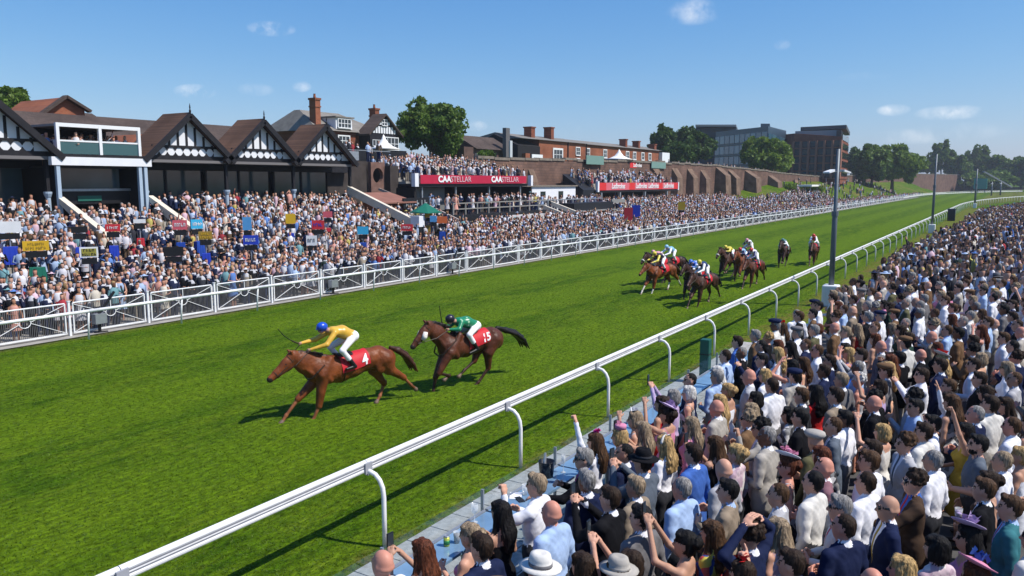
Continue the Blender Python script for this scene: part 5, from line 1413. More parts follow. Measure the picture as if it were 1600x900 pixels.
H4_HEAD = R_(163); H4_BASE = at_z(532, 643)
q = plane_map(H4_BASE, H4_HEAD)
def leg(pts, lat): return [q(*p, lat) for p in pts]
J4 = dict(
    barrel=[(*q(500, 578), .30), (*q(512, 577), .33), (*q(530, 576), .325), (*q(550, 570), .30), (*q(570, 562), .27), (*q(590, 558), .28), (*q(605, 560), .23)],
    hip=q(596, 560), shoulder=q(503, 580), withers=q(507, 555),
    neck_base=q(493, 575), neck_mid=q(476, 567), poll=q(458, 558), rn=(.30, .235, .16),
    cheek=q(449, 569), face=q(432, 584), nose=q(423, 592),
    crest=[q(508, 554), q(496, 550), q(482, 548), q(468, 547), q(456, 549), q(448, 556)],
    tail=[q(610, 543), q(622, 547), q(633, 554), q(641, 564), q(646, 574)],
    lf=leg([(503, 592), (498, 634), (489, 657), (482, 667)], .12), rf=leg([(494, 594), (466, 624), (447, 649), (440, 659)], -.12),
    lh=leg([(601, 560), (607, 576), (631, 590), (643, 602), (649, 607)], .12), rh=leg([(594, 561), (585, 578), (600, 599), (593, 618), (588, 626)], -.12))
def hind_fix(pts, hock):    # hip, stifle-to-hock, fetlock, hoof
    return pts
K4 = dict(hip=q(549, 524), shoulder=q(519, 518), head=q(503, 513), handl=q(483, 545), handr=q(474, 537), knee=q(525, 545), ankle=q(545, 569), toe=q(531, 573), tall=0)
W4 = [q(467, 537), q(456, 532), q(446, 525), q(437, 515)]

H15_HEAD = R_(165); H15_BASE = at_z(712, 606)
q = plane_map(H15_BASE, H15_HEAD)
J15 = dict(
    barrel=[(*q(700, 542), .29), (*q(712, 541), .315), (*q(726, 540), .305), (*q(740, 535), .29), (*q(754, 529), .275), (*q(766, 526), .265), (*q(773, 527), .23)],
    hip=q(768, 527), shoulder=q(702, 545), withers=q(710, 518),
    neck_base=q(697, 536), neck_mid=q(683, 522), poll=q(670, 510), rn=(.28, .215, .15),
    cheek=q(663, 520), face=q(652, 533), nose=q(646, 541),
    crest=[q(710, 516), q(700, 508), q(689, 504), q(678, 501), q(669, 502), q(663, 508)],
    tail=[q(776, 512), q(790, 516), q(803, 519), q(814, 527), q(820, 539)],
    lf=leg([(700, 552), (685, 583), (702, 587), (697, 592)], .12), rf=leg([(695, 556), (681, 590), (677, 611), (675, 617)], -.12),
    lh=leg([(771, 530), (762, 551), (763, 575), (748, 598), (741, 605)], .12), rh=leg([(766, 531), (747, 546), (741, 564), (725, 578), (717, 586)], -.12))
K15 = dict(hip=q(741, 508), shoulder=q(716, 503), head=q(703, 500), handl=q(699, 514), handr=q(696, 513), knee=q(722, 521), ankle=q(735, 543), toe=q(722, 549), tall=0)
W15 = [q(695, 509), q(692, 492), q(690, 478)]

horse_me = {4: make_horse(J4, .0165), 15: make_horse(J15, .0165)}
rider_me = {4: make_rider(K4, .0125), 15: make_rider(K15, .0125)}
def tack(e, J, num, extra):
    s0 = J['withers'][0] - .28; s1 = s0 - .80
    me = make_cloth(J, s0, s1, 1.75); c = link('saddle_cloth', me, e, M_CLOTHRED)
    if num:
        for sd in (1,):
            t = number_on_cloth(J, num, s1 + (.15 if len(num) < 2 else .165), 1.28, .34 if len(num) < 2 else .29); link('number', t, c, M_LETTER)
    me = make_cloth(J, s0 + .02, s0 - .40, .55, .065); link('saddle', me, e, M_BOOT)
    # girth
    b = MB(); sg_ = s0 - .12; z, r = barrel_at(J, sg_)
    b.tube([on_barrel(J, sg_, a, .012) for a in np.linspace(.6, 2 * math.pi - .6, 22)], .022, 6, False); b.build('girth', M_STRAP, e)
    # breastplate
    sb = J['shoulder']; b = MB()
    w_ = J['withers']
    for sy in (-1, 1): b.tube([(w_[0] + .02, sy * .12, w_[1] - .04), (w_[0] + .14, sy * .235, w_[1] - .20), (sb[0] + .26, sy * .275, sb[1] + .06), (sb[0] + .36, sy * .20, sb[1] - .08), (sb[0] + .38, 0, sb[1] - .14)], .020, 6); b.build('breastplate', M_STRAP, e)
    # bridle: noseband, cheek strap, browband, reins
    po, ck, fc, ns = [np.array((J[k][0], 0, J[k][1])) for k in ('poll', 'cheek', 'face', 'nose')]
    hd = (ns - po) / np.linalg.norm(ns - po); up = np.array((hd[2], 0, -hd[0])); up = -up if up[2] < 0 else up
    def ring(c, ru, ry, n=14): return [tuple(c + up * ru * math.cos(a) + np.array((0, 1, 0)) * ry * math.sin(a)) for a in np.linspace(0, 2 * math.pi, n)]
    b = MB(); b.tube(ring(fc + hd * .03, .098, .070), .012, 6, False); b.tube(ring(po + hd * .10, .14, .094), .012, 6, False)
    for sy in (-1, 1): b.tube([tuple(po + np.array((0, sy * .085, 0)) - up * .02), tuple(ck + np.array((0, sy * .095, 0))), tuple(fc + np.array((0, sy * .075, 0)) - up * .03)], .011, 6)
    b.build('bridle', M_STRAP, e)
    return fc, hd, up, ns
def reins(e, fc, K, sy_list=(1, -1)):
    b = MB()
    for sy, k in ((1, 'handl'), (-1, 'handr')):
        h_ = K[k]; a = np.array(fc) + np.array((.03, sy * .075, -.05)); c = np.array((h_[0], sy * .09, h_[1]))
        m = (a + c) / 2 + np.array((0, sy * .10, -.04)); b.tube([tuple(a), tuple(m), tuple(c)], .009, 5)
    b.build('reins', M_STRAP, e)
def horse(label, base, head, var, ms, num=None, cheek=None, nose_white=False, group='race horses', scale=1.0):
    J, K = (J4, K4) if var == 4 else (J15, K15)
    e = tag(empty('horse', base, head), label, 'horse', group); e.scale = (scale,) * 3
    o = link('body', horse_me[var], e); set_mats(o, ms)
    fc, hd, up, ns = tack(e, J, num, None); reins(e, fc, K)
    if cheek:
        ck = np.array((J['cheek'][0], 0, J['cheek'][1])); b = MB()
        for sy in (-1, 1):
            a = ck + np.array((0, sy * .10, 0)) + up * .05; c = ck * .35 + fc * .65 + np.array((0, sy * .085, 0)) - up * .06
            b.tube([tuple(a), tuple((a + c) / 2 + np.array((0, sy * .02, 0))), tuple(c)], [.06, .075, .065], 8)
        b.build('cheek_piece', C_WHITE, e, True)
    if nose_white:
        b = MB(); b.tube([tuple(fc + hd * .0 + up * .10 * math.cos(a) + np.array((0, 1, 0)) * .075 * math.sin(a)) for a in np.linspace(-1.9, 1.9, 10)], [.02] + [.045] * 8 + [.02], 8); b.build('noseband', C_WHITE, e, True)
    return e
def cap_mat(nm, c): return mat('silk_' + nm, c, .32, .5, noise=(7, .12), bump=(9, .5, .02))
SILK = dict(gold=cap_mat('gold', (.62, .36, .045)), blue=cap_mat('blue', (.012, .07, .50)), green=cap_mat('green', (.012, .20, .09)), plum=cap_mat('plum', (.014, .010, .022)), navy=cap_mat('navy', (.018, .03, .12)), yellow=cap_mat('yellow', (.62, .52, .05)),
            white=cap_mat('white', (.74, .75, .78)), pink=cap_mat('pink', (.60, .28, .33)), sky=cap_mat('sky', (.25, .48, .66)), red=cap_mat('red', (.50, .03, .025)), teal=cap_mat('teal', (.06, .17, .18)), royal=cap_mat('royal', (.03, .10, .42)), black=cap_mat('black', (.015, .015, .02)))
def star_mat():
    m = bpy.data.materials.new('silk_blue_white_spots'); m.use_nodes = True; N, L = m.node_tree.nodes, m.node_tree.links
    tc = N.new('ShaderNodeTexCoord'); v = N.new('ShaderNodeTexVoronoi'); v.inputs['Scale'].default_value = 8; L.new(tc.outputs['Object'], v.inputs['Vector'])
    lt = N.new('ShaderNodeMath'); lt.operation = 'LESS_THAN'; lt.inputs[1].default_value = .33; L.new(v.outputs['Distance'], lt.inputs[0])
    x = N.new('ShaderNodeMix'); x.data_type = 'RGBA'; L.new(lt.outputs[0], x.inputs['Factor']); x.inputs['A'].default_value = (.03, .12, .50, 1); x.inputs['B'].default_value = (.72, .74, .78, 1)
    L.new(x.outputs['Result'], N['Principled BSDF'].inputs['Base Color']); N['Principled BSDF'].inputs['Roughness'].default_value = .4
    return m
SILK['stars'] = star_mat()
def green_diamonds():
    m = bpy.data.materials.new('silk_green_pale_diamonds'); m.use_nodes = True; N, L = m.node_tree.nodes, m.node_tree.links
    tc = N.new('ShaderNodeTexCoord'); v = N.new('ShaderNodeTexVoronoi'); v.distance = 'MANHATTAN'; v.inputs['Scale'].default_value = 6.5; L.new(tc.outputs['Object'], v.inputs['Vector'])
    lt = N.new('ShaderNodeMath'); lt.operation = 'LESS_THAN'; lt.inputs[1].default_value = .30; L.new(v.outputs['Distance'], lt.inputs[0])
    x = N.new('ShaderNodeMix'); x.data_type = 'RGBA'; L.new(lt.outputs[0], x.inputs['Factor']); x.inputs['A'].default_value = (.010, .19, .085, 1); x.inputs['B'].default_value = (.30, .50, .30, 1)
    L.new(x.outputs['Result'], N['Principled BSDF'].inputs['Base Color']); N['Principled BSDF'].inputs['Roughness'].default_value = .32
    return m
SILK['diamonds'] = green_diamonds()
def rider(label, base, head, var, cap, silk, sleeve, whip=None, scale=1.0):
    e = tag(empty('person', base, head), label, 'person', 'jockeys'); e.scale = (scale,) * 3
    o = link('body', rider_me[var], e); set_mats(o, [M_SKIN, SILK[cap], SILK[silk], M_BREECH, M_BOOT, M_GOG, SILK[sleeve]])
    if whip:
        w = tag(empty('whip', base, head), whip[1], 'whip'); w.scale = (scale,) * 3
        n = len(whip[0]); b = MB(); b.tube([(s, -.10, z) for s, z in whip[0]], [.014] + [.011] * (n - 2) + [.009], 6)
        b.build('shaft', M_BLACK, w)
        hx = whip[0][0]; b = MB(); d = Vector((whip[0][1][0] - hx[0], 0, whip[0][1][1] - hx[1])).normalized() * .12
        b.tube([(hx[0] - d.x * .4, -.10, hx[1] - d.z * .4), (hx[0] + d.x, -.10, hx[1] + d.z)], .019, 6); b.build('grip', M_STRAP, w)
    return e
horse('chestnut race horse number 4 stretched out in the lead', H4_BASE, H4_HEAD, 4, [C_CHEST, C_MANE, C_LEGC, C_HOOF, C_MUZ, C_WHITE], '4')
rider('jockey in gold silks and blue cap reaching forward on the leading horse', H4_BASE, H4_HEAD, 4, 'blue', 'gold', 'gold', (W4, 'bent black whip in the outstretched hand of the gold jockey'))
horse('dark bay race horse number 15 with white cheek pieces in second place', H15_BASE, H15_HEAD, 15, [C_BAY, C_BLACK, C_DBAY, C_HOOF, C_MUZ, C_WHITE], '15', True)
rider('jockey in green silks and dark cap crouched on the second horse', H15_BASE, H15_HEAD, 15, 'plum', 'diamonds', 'green', (W15, 'thin upright whip held by the jockey in green silks'))

CH = [C_CHEST, C_MANE, C_WHITE, C_HOOF, C_MUZ, C_WHITE]; BY = [C_BAY, C_BLACK, C_DBAY, C_HOOF, C_MUZ, C_WHITE]; DB = [C_DBAY, C_BLACK, C_BLACK, C_HOOF, C_MUZ, C_WHITE]; BR = [C_BROWN, C_BLACK, C_DBAY, C_HOOF, C_MUZ, C_WHITE]
PACK = [  # ground pixel, heading, variant, coat, horse label, rider label, cap, silk, sleeve, nose
    ((1028, 456), 168, 4, CH, 'chestnut horse with white socks at the front of the chasing pack', 'jockey in black silks with pale yellow sleeves on the white-socked chestnut', 'yellow', 'black', 'yellow', 0),
    ((1022, 444), 170, 15, DB, 'dark horse with white noseband hidden behind the white-socked chestnut', 'jockey with white and pink cap on the left edge of the pack', 'pink', 'pink', 'black', 1),
    ((1046, 440), 170, 4, DB, 'dark horse on the far side of the pack under the pale blue jockey', 'jockey in pale blue silks and cap at the back of the left trio', 'sky', 'sky', 'white', 0),
    ((1080, 466), 176, 15, DB, 'black-looking horse beside the nearest pack horse', 'jockey in blue silks with white spots and matching cap', 'stars', 'stars', 'stars', 0),
    ((1096, 476), 176, 4, BR, 'dark brown horse nearest the rail in the pack', 'jockey in navy silks with yellow cap and white sleeves', 'yellow', 'navy', 'white', 0),
    ((1134, 433), 172, 15, BR, 'brown horse with white noseband in the middle of the pack', 'jockey in all yellow silks', 'yellow', 'yellow', 'yellow', 1),
    ((1168, 424), 180, 4, DB, 'dark horse half hidden at the far side of the rear trio', 'jockey sitting upright with pink cap and white black-banded silks', 'pink', 'white', 'black', 0),
    ((1156, 438), 180, 15, [C_CHEST, C_MANE, C_DBAY, C_HOOF, C_MUZ, C_WHITE], 'reddish horse squeezed in the middle of the rear trio', 'jockey with red cap and pale blue and navy silks', 'red', 'sky', 'navy', 0),
    ((1175, 447), 178, 4, BY, 'bay horse nearest the rail in the rear trio', 'jockey in white and navy silks with red cap on the bay', 'red', 'white', 'navy', 0),
    ((1222, 417), 184, 15, DB, 'dark straggler horse second from last', 'jockey in teal grey silks on the dark straggler', 'teal', 'teal', 'white', 0),
    ((1270, 413), 186, 4, BY, 'bay horse last of the field close to the rail', 'jockey in red silks and cap on the last horse', 'red', 'red', 'white', 0)]
for (pp, hd_, var, ms, hl, rl_, cp, sk, sl, nw) in PACK:
    base = at_z(*pp); sc = .93
    horse(hl, base, R_(hd_), var, ms, None, None, bool(nw), 'race horses', sc)
    rider(rl_, base, R_(hd_), var, cp, sk, sl, None, sc)

# ------------------------------------------------------------------ spectators near the camera
def cloth(nm, c, rough=.85):
    return mat('cloth_' + nm, c, rough, .06, noise=(5, .12, 4), bump=(11, .30, .02))
CLO = {k: cloth(k.replace(' ', '_'), v) for k, v in {
    'navy': (.014, .020, .055), 'black': (.010, .010, .012), 'charcoal': (.035, .036, .042), 'grey': (.15, .145, .15), 'light grey': (.36, .36, .38), 'beige': (.36, .335, .30), 'brown': (.15, .088, .048), 'dark brown': (.06, .038, .026),
    'white': (.74, .74, .78), 'pale blue': (.34, .46, .68), 'blue': (.05, .12, .38), 'bright blue': (.03, .11, .48), 'dark green': (.022, .045, .034), 'mauve': (.20, .105, .125), 'pink': (.56, .22, .33), 'magenta': (.58, .03, .25), 'lilac': (.42, .32, .50), 'red': (.48, .025, .025),
    'mustard': (.36, .25, .04), 'cream': (.62, .60, .56), 'olive': (.10, .095, .05), 'teal': (.04, .15, .17), 'tan': (.24, .19, .14), 'peach': (.60, .34, .22), 'slate': (.10, .12, .15)}.items()}
def floral(nm, a, c, d):
    m = bpy.data.materials.new('cloth_' + nm); m.use_nodes = True; N, L = m.node_tree.nodes, m.node_tree.links
    tc = N.new('ShaderNodeTexCoord'); v = N.new('ShaderNodeTexVoronoi'); v.inputs['Scale'].default_value = 13; L.new(tc.outputs['Object'], v.inputs['Vector'])
    r = N.new('ShaderNodeValToRGB'); r.color_ramp.interpolation = 'CONSTANT'; sp = N.new('ShaderNodeSeparateColor'); L.new(v.outputs['Color'], sp.inputs[0]); L.new(sp.outputs[0], r.inputs[0])
    r.color_ramp.elements[0].color = (*a, 1); r.color_ramp.elements[1].position = .66; r.color_ramp.elements[1].color = (*d, 1); x = r.color_ramp.elements.new(.36); x.color = (*c, 1)
    L.new(r.outputs[0], N['Principled BSDF'].inputs['Base Color']); N['Principled BSDF'].inputs['Roughness'].default_value = .85
    CLO[nm] = m
floral('bright floral', (.02, .05, .22), (.45, .06, .05), (.45, .38, .06)); floral('black and white print', (.03, .03, .035), (.55, .54, .54), (.20, .20, .2)); floral('pale floral', (.55, .42, .46), (.62, .58, .55), (.40, .28, .34))
def hairm(nm, c):
    m = mat('hair_' + nm, c, .62, .18, noise=(55, .75, 2), bump=(70, .9, .012))
    for nd in list(m.node_tree.nodes):      # strands run downwards
        if nd.type == 'TEX_NOISE':
            mp = m.node_tree.nodes.new('ShaderNodeMapping'); mp.inputs['Scale'].default_value = (1, 1, .16)
            src = nd.inputs['Vector'].links[0].from_socket; m.node_tree.links.new(src, mp.inputs['Vector']); m.node_tree.links.new(mp.outputs[0], nd.inputs['Vector'])
    return m
HAIR = {k: hairm(k.replace(' ', '_'), v) for k, v in {'black': (.008, .007, .007), 'dark brown': (.024, .014, .009), 'brown': (.058, .030, .015), 'auburn': (.085, .026, .012), 'blonde': (.36, .235, .10), 'ash blonde': (.23, .17, .11), 'grey': (.20, .19, .18), 'white': (.50, .48, .45), 'ginger': (.22, .075, .02)}.items()}
SKIN = {k: mat('skin_' + k, v, .5, .3, noise=(6, .08, 3)) for k, v in {'pale': (.56, .30, .205), 'tan': (.45, .22, .13), 'pink': (.54, .24, .17), 'brown': (.16, .072, .043)}.items()}
M_SHOE = mat('shoe_leather', (.03, .02, .015), .4); M_LENS = mat('dark_lens', (.012, .012, .014), .12, .6); M_LIP = mat('lip', (.32, .09, .08), .5)
M_PHONE = mat('phone_case', (.010, .010, .012), .3, .5); M_SCREEN = mat('phone_screen', (.03, .04, .05), .08, .7)
PCACHE = {}
def person_mesh(**k):
    key = tuple(sorted(k.items()))
    if key not in PCACHE: PCACHE[key] = make_person(**k)
    return PCACHE[key]
def hat(kind, c1, c2, parent, k):
    """hats sit on the head; built round the crown of the head"""
    b = MB(); b2 = None
    if kind in ('fedora', 'panama', 'boater'):
        r = .092
        b.lathe([(.165, -.012), (.17, -.004), (.12, .0), (r, .004), (r * .98, .06), (r * .86, .10), (r * .5, .112), (.02, .098)], 18, (0, 0, 0), .92, 1.1)
        b2 = MB(); b2.lathe([(r + .004, .004), (r + .003, .034)], 18, (0, 0, 0), .92, 1.1)
    elif kind == 'cap':
        b.lathe([(.096, -.02), (.102, .015), (.088, .05), (.04, .068), (.005, .07)], 16, (0, -.005, 0), .92, 1.08)
        b.add([(-.07, .085, -.012), (.07, .085, -.012), (.055, .15, -.026), (-.055, .15, -.026), (-.07, .085, .0), (.07, .085, .0), (.055, .15, -.018), (-.055, .15, -.018)], [(3, 2, 1, 0), (4, 5, 6, 7), (0, 1, 5, 4), (1, 2, 6, 5), (2, 3, 7, 6), (3, 0, 4, 7)])
    elif kind == 'flatcap':
        b.lathe([(.098, -.03), (.118, .005), (.108, .035), (.06, .05), (.005, .052)], 16, (0, .012, 0), .95, 1.18)
    elif kind == 'saucer':
        b.lathe([(.02, -.012), (.15, .012), (.155, .02), (.10, .022), (.06, .035), (.01, .04)], 18)
    elif kind == 'pillbox':
        b.lathe([(.075, 0), (.08, .05), (.07, .062), (.01, .066)], 16)
    elif kind == 'band':
        b.tube([(math.cos(a) * .09, .0, math.sin(a) * .085 - .01) for a in np.linspace(0, math.pi, 12)], .018, 6)
    o = None
    if b.v: o = b.build('hat', CLO[c1], parent, True)
    if b2: b2.build('hat_band', CLO[c2], o, True)
    if kind in ('saucer', 'pillbox', 'fascinator', 'band', 'flowers'):
        b = MB(); r = random.Random(k)
        for i in range(13 if kind != 'pillbox' else 6):
            a, e_ = r.uniform(0, 6.28), r.uniform(.2, 1.0); rr = .065 if kind != 'saucer' else .09
            c = Vector((math.cos(a) * rr * e_ + .02, math.sin(a) * rr * e_ + .01, .035 + .045 * r.random()))
            u = Vector((r.uniform(-1, 1), r.uniform(-1, 1), r.uniform(-.2, 1))).normalized(); v = u.cross(Vector((.3, .5, .7))).normalized(); w = .034
            b.add([c - u * w - v * w * .6 + Vector((0, 0, .012)), c + u * w - v * w * .7, c + u * w + v * w * .8 + Vector((0, 0, .016)), c - u * w + v * w * .6], [(0, 1, 2, 3)])
        f_ = b.build('trimming' if o else 'headpiece', CLO[c2], o or parent)
        if not o: o = f_
    # seat it on the head
    o.location = {'cap': (0, -.004, 1.722), 'flatcap': (0, 0, 1.735), 'fedora': (0, -.01, 1.705), 'panama': (0, -.01, 1.705), 'boater': (0, -.01, 1.71), 'fascinator': (.01, -.01, 1.715), 'flowers': (.01, -.01, 1.715), 'pillbox': (.01, -.01, 1.755), 'band': (0, -.01, 1.69)}.get(kind, (.03, .0, 1.765))
    if kind == 'saucer': o.rotation_euler = (.25, .45, 0)
    return o
ALL_P = []
def person(label, px, py, sex='m', outfit='suit', hair='short', hc='brown', top='navy', inner='white', legs='charcoal', acc='red', skin='pale', left='down', right='down', face=None, scale=None, hatk=None, group='spectators at the front of the near crowd', loc=None, lookyaw=0., nod=0., phone=None, **kw):
    scale = scale or (1.0 if sex == 'm' else .945)
    p = Vector(loc) if loc is not None else at_z(px, py, PZ + 1.65 * scale)
    th = face if face is not None else math.degrees(math.atan2(14.0 - p.y, 11.5 - p.x))
    yw_ = math.degrees(math.atan2(p.y, p.x)); th = yw_ + 36 + .42 * (th - yw_)
    e = tag(empty('person', (p.x, p.y, PZ), R_(th - 90)), label, 'person', group); e.scale = (scale,) * 3
    me = person_mesh(sex=sex, outfit=outfit, hair=hair, left=left, right=right, yaw=lookyaw, nod=nod, **kw)
    o = link('body', me, e)
    set_mats(o, [SKIN[skin], HAIR[hc], CLO[top], CLO[inner], CLO[legs] if outfit not in ('dress', 'strapless') else SKIN[skin], M_SHOE, M_LENS, CLO[acc] if sex == 'm' else M_LIP])
    if hatk: hat(hatk[0], hatk[1], hatk[2], e, len(ALL_P))
    if phone:
        lp = {'phone': (0.0, .44, 1.625), 'high': (0.0, .41, 1.885), 'phone_r': (.075, .45, 1.62), 'high_r': (.085, .41, 1.88), 'wave_r': (.33, .21, 1.97)}[phone[0]]
        wp = Matrix.Rotation(R_(th - 90), 3, 'Z') @ (Vector(lp) * scale) + Vector((p.x, p.y, PZ))
        f_ = tag(empty('phone', wp, R_(th - 90)), phone[1], 'phone', 'phones held up to film the race')
        b = MB(); b.box(-.038, .038, -.005, .005, -.078, .078); c_ = b.build('case', M_PHONE, f_)
        b = MB(); b.box(-.034, .034, -.0075, -.0055, -.072, .072); b.build('screen', M_SCREEN, c_)
    ALL_P.append((p.x, p.y)); return e
def drink(label, px, py, z, m=None):
    return lathe_thing('plastic_cup', label, 'cup', at_z(px, py, PZ + z), [('cup', M_CLEAR, [(.029, 0), (.04, .13), (.0395, .13), (.028, .004)]), ('drink', m or M_BEER, [(.027, .004), (.036, .10), (.002, .101)])], 'drinks held in the crowd')
P = person
P('bald man at the very bottom left by the blue counter', 598, 880, 'm', 'shirt', 'bald', 'grey', 'white', skin='pink', left='front', right='front')
P('woman with long auburn hair holding a phone up at the counter', 660, 862, 'f', 'dress', 'long', 'auburn', 'pale floral', skin='tan', left='phone', right='phone', phone=('phone', 'phone held up by the auburn-haired woman'))
P('man with dark greying hair in navy jacket at the bottom by the counter', 752, 855, 'm', 'suit', 'short', 'dark brown', 'navy', left='front', right='front')
P('woman with very long straight black hair and bare brown shoulder', 782, 800, 'f', 'strapless', 'long', 'black', 'black', skin='tan', left='chest', right='chest')
P('man in loose white shirt raising a fist beside the ice bucket', 838, 757, 'm', 'shirt', 'short', 'ash blonde', 'white', left='fist', right='chest', face=100)
P('balding man in pale blue shirt with his back to the camera', 862, 800, 'm', 'shirt', 'bald', 'dark brown', 'pale blue', skin='pink', fat=1.12, face=72)
P('grey-haired man in glasses with blue sleeves and dark waistcoat at the counter', 912, 716, 'm', 'waistcoat', 'short', 'grey', 'black', inner='bright blue', left='reach', right='chest', glasses=True, face=152)
P('person under a cream panama hat with grey band', 843, 893, 'm', 'shirt', 'short', 'brown', 'cream', hatk=('panama', 'cream', 'grey'))
P('woman with dark wavy hair low at the bottom edge', 910, 884, 'f', 'dress', 'wavy', 'dark brown', 'charcoal', skin='tan')
P('person under a pale straw hat at the bottom edge', 965, 897, 'f', 'blouse', 'bob', 'brown', 'peach', hatk=('boater', 'beige', 'beige'))
P('brown-haired woman thrusting a bare arm up with magenta headpiece', 930, 690, 'f', 'blouse', 'long', 'brown', 'white', left='raise', right='chest', hatk=('fascinator', 'magenta', 'magenta'), face=95)
P('blonde woman in a pink pillbox hat and navy dress', 968, 682, 'f', 'dress', 'bob', 'blonde', 'navy', hatk=('pillbox', 'pink', 'pink'), face=110)
P('woman with white feather headpiece at the turf edge', 992, 655, 'f', 'dress', 'bob', 'ash blonde', 'pale floral', hatk=('fascinator', 'white', 'white'), face=140)
P('woman with long light hair filming with raised hand by the front edge', 1004, 672, 'f', 'strapless', 'long', 'ash blonde', 'peach', skin='tan', left='high', right='phone', phone=('phone', 'phone raised by the light-haired woman at the front edge'))
P('woman under a lilac flower-covered saucer hat in pink', 1042, 648, 'f', 'dress', 'updo', 'dark brown', 'pink', skin='tan', hatk=('saucer', 'lilac', 'lilac'), left='high', right='chest')
P('grey-haired woman reaching a phone out over the turf', 1052, 620, 'f', 'blouse', 'bob', 'grey', 'lilac', left='high', right='high', phone=('high', 'phone stretched towards the track by the grey-haired woman'), face=120)
P('woman with silver bob beside the grey-haired phone holder', 1076, 614, 'f', 'dress', 'bob', 'white', 'black and white print', face=130)
P('woman in pink dress with long ash blonde hair behind the lilac hat', 1080, 664, 'f', 'blouse', 'long', 'ash blonde', 'pink', face=95)
P('woman with long blonde hair and thin headband in white top', 1038, 694, 'f', 'blouse', 'wavy', 'blonde', 'white', hatk=('band', 'cream', 'cream'), face=80)
P('man with short brown hair in bright navy jacket seen from behind', 1083, 709, 'm', 'suit', 'short', 'dark brown', 'blue', face=75)
P('woman with long brown hair filming on a phone at head height', 1117, 695, 'f', 'dress', 'long', 'brown', 'black', skin='tan', left='phone', right='phone', phone=('phone', 'phone lifted by the long brown-haired woman'), face=70)
P('bald man in beige jacket near the green padded post', 1120, 637, 'm', 'suit', 'bald', 'brown', 'beige', skin='pink', face=95)
P('man in black cap-like dark hair and taupe blazer punching the air', 1188, 668, 'm', 'suit', 'curly', 'black', 'beige', skin='tan', left='fist', right='down', glasses=True, face=140)
P('woman with pinned-up blonde hair in print blouse', 1150, 708, 'f', 'blouse', 'updo', 'blonde', 'pale floral', face=90)
P('man in black fedora filming with both hands, white shirt and grey waistcoat', 1004, 722, 'm', 'waistcoat', 'short', 'dark brown', 'slate', inner='white', left='phone', right='phone', hatk=('fedora', 'black', 'charcoal'), face=62, fat=1.12, phone=('phone', 'phone filming in front of the man in the black fedora'))
P('grey-haired man in plain pale blue shirt seen from behind', 1065, 762, 'm', 'shirt', 'crop', 'grey', 'pale blue', skin='pink', fat=1.08, face=68)
P('man in tan blazer turning left with a hand on his shoulder', 1137, 766, 'm', 'suit', 'short', 'black', 'tan', left='chest', right='down', face=120, inner='pale blue')
P('brown-haired man in very pale suit jacket', 1216, 772, 'm', 'suit', 'crop', 'brown', 'light grey', face=120, left='front')
P('dark-haired man filming on a phone low behind the blue sleeves', 953, 778, 'm', 'suit', 'short', 'dark brown', 'black', left='phone', right='phone', face=80, phone=('phone', 'phone held by the dark-haired man in black'))
P('woman with dark curled updo and bare arms holding a phone high', 1070, 848, 'f', 'strapless', 'updo', 'black', 'black', skin='tan', left='high', right='high', face=110, phone=('high', 'phone held high by the woman with the dark updo'))
P('dark-haired woman at the bottom stretching bare arms up with a phone', 985, 880, 'f', 'strapless', 'bob', 'dark brown', 'charcoal', left='high', right='high', face=105, phone=('high', 'phone held up at the bottom beside the straw hat'))
P('woman with wavy brown hair in a bright floral dress', 1112, 832, 'f', 'blouse', 'wavy', 'brown', 'bright floral', face=85)
P('curly dark-haired man in navy suit clasping his head', 1172, 836, 'm', 'suit', 'curly', 'dark brown', 'navy', left='head', right='head', face=75)
P('woman wearing a bright red feather headpiece at the bottom edge', 1160, 896, 'f', 'dress', 'bob', 'dark brown', 'red', hatk=('flowers', 'red', 'red'), face=80)
P('woman under a white saucer hat with pale flowers', 1230, 728, 'f', 'dress', 'updo', 'auburn', 'black and white print', hatk=('saucer', 'white', 'pink'), skin='pink', face=150)
P('man in navy suit lifting a pointing finger at the bottom', 1236, 880, 'm', 'suit', 'short', 'dark brown', 'navy', left='point', right='down', face=100)
P('bald man in mauve suit with sunglasses pushed up on his head', 1288, 730, 'm', 'suit', 'bald', 'grey', 'mauve', skin='pink', shades_up=True, face=160, left='front', right='front')
P('grey-haired man in white waistcoat and lilac shirt sleeves', 1312, 792, 'm', 'waistcoat', 'short', 'grey', 'cream', inner='lilac', face=140, left='front', right='front', glasses=True)
P('bald man with glasses in navy suit and yellow tie', 1388, 792, 'm', 'suit', 'bald', 'dark brown', 'navy', acc='mustard', skin='tan', face=168, glasses=True)
P('wavy-haired man in sunglasses and brown jacket stretching out a hand', 1428, 752, 'm', 'suit', 'curly', 'dark brown', 'dark brown', left='reach', glasses=True, face=165, inner='blue')
P('curly brown-haired man in light grey suit and tie facing the camera side', 1414, 692, 'm', 'suit', 'curly', 'brown', 'light grey', acc='slate', face=188)
P('dark-haired man in crisp white shirt with his back turned', 1456, 662, 'm', 'shirt', 'short', 'black', 'white', face=150)
P('dark-haired man in mid grey jacket among the suits', 1362, 702, 'm', 'suit', 'short', 'dark brown', 'grey', face=140)
P('short-haired man in slate suit beside the man in black', 1302, 665, 'm', 'suit', 'crop', 'brown', 'slate', face=140)
P('bearded black-haired man in grey t-shirt', 1528, 694, 'm', 'tee', 'short', 'black', 'slate', beard=True, face=150, fat=1.15, left='front')
P('woman in sunglasses with dark hair and bare tanned shoulder', 1544, 752, 'f', 'strapless', 'updo', 'dark brown', 'dark brown', skin='tan', glasses=True, face=165, left='front')
P('brown-haired man in green-grey jacket at the right edge', 1578, 792, 'm', 'suit', 'short', 'brown', 'teal', face=130, inner='pale blue')
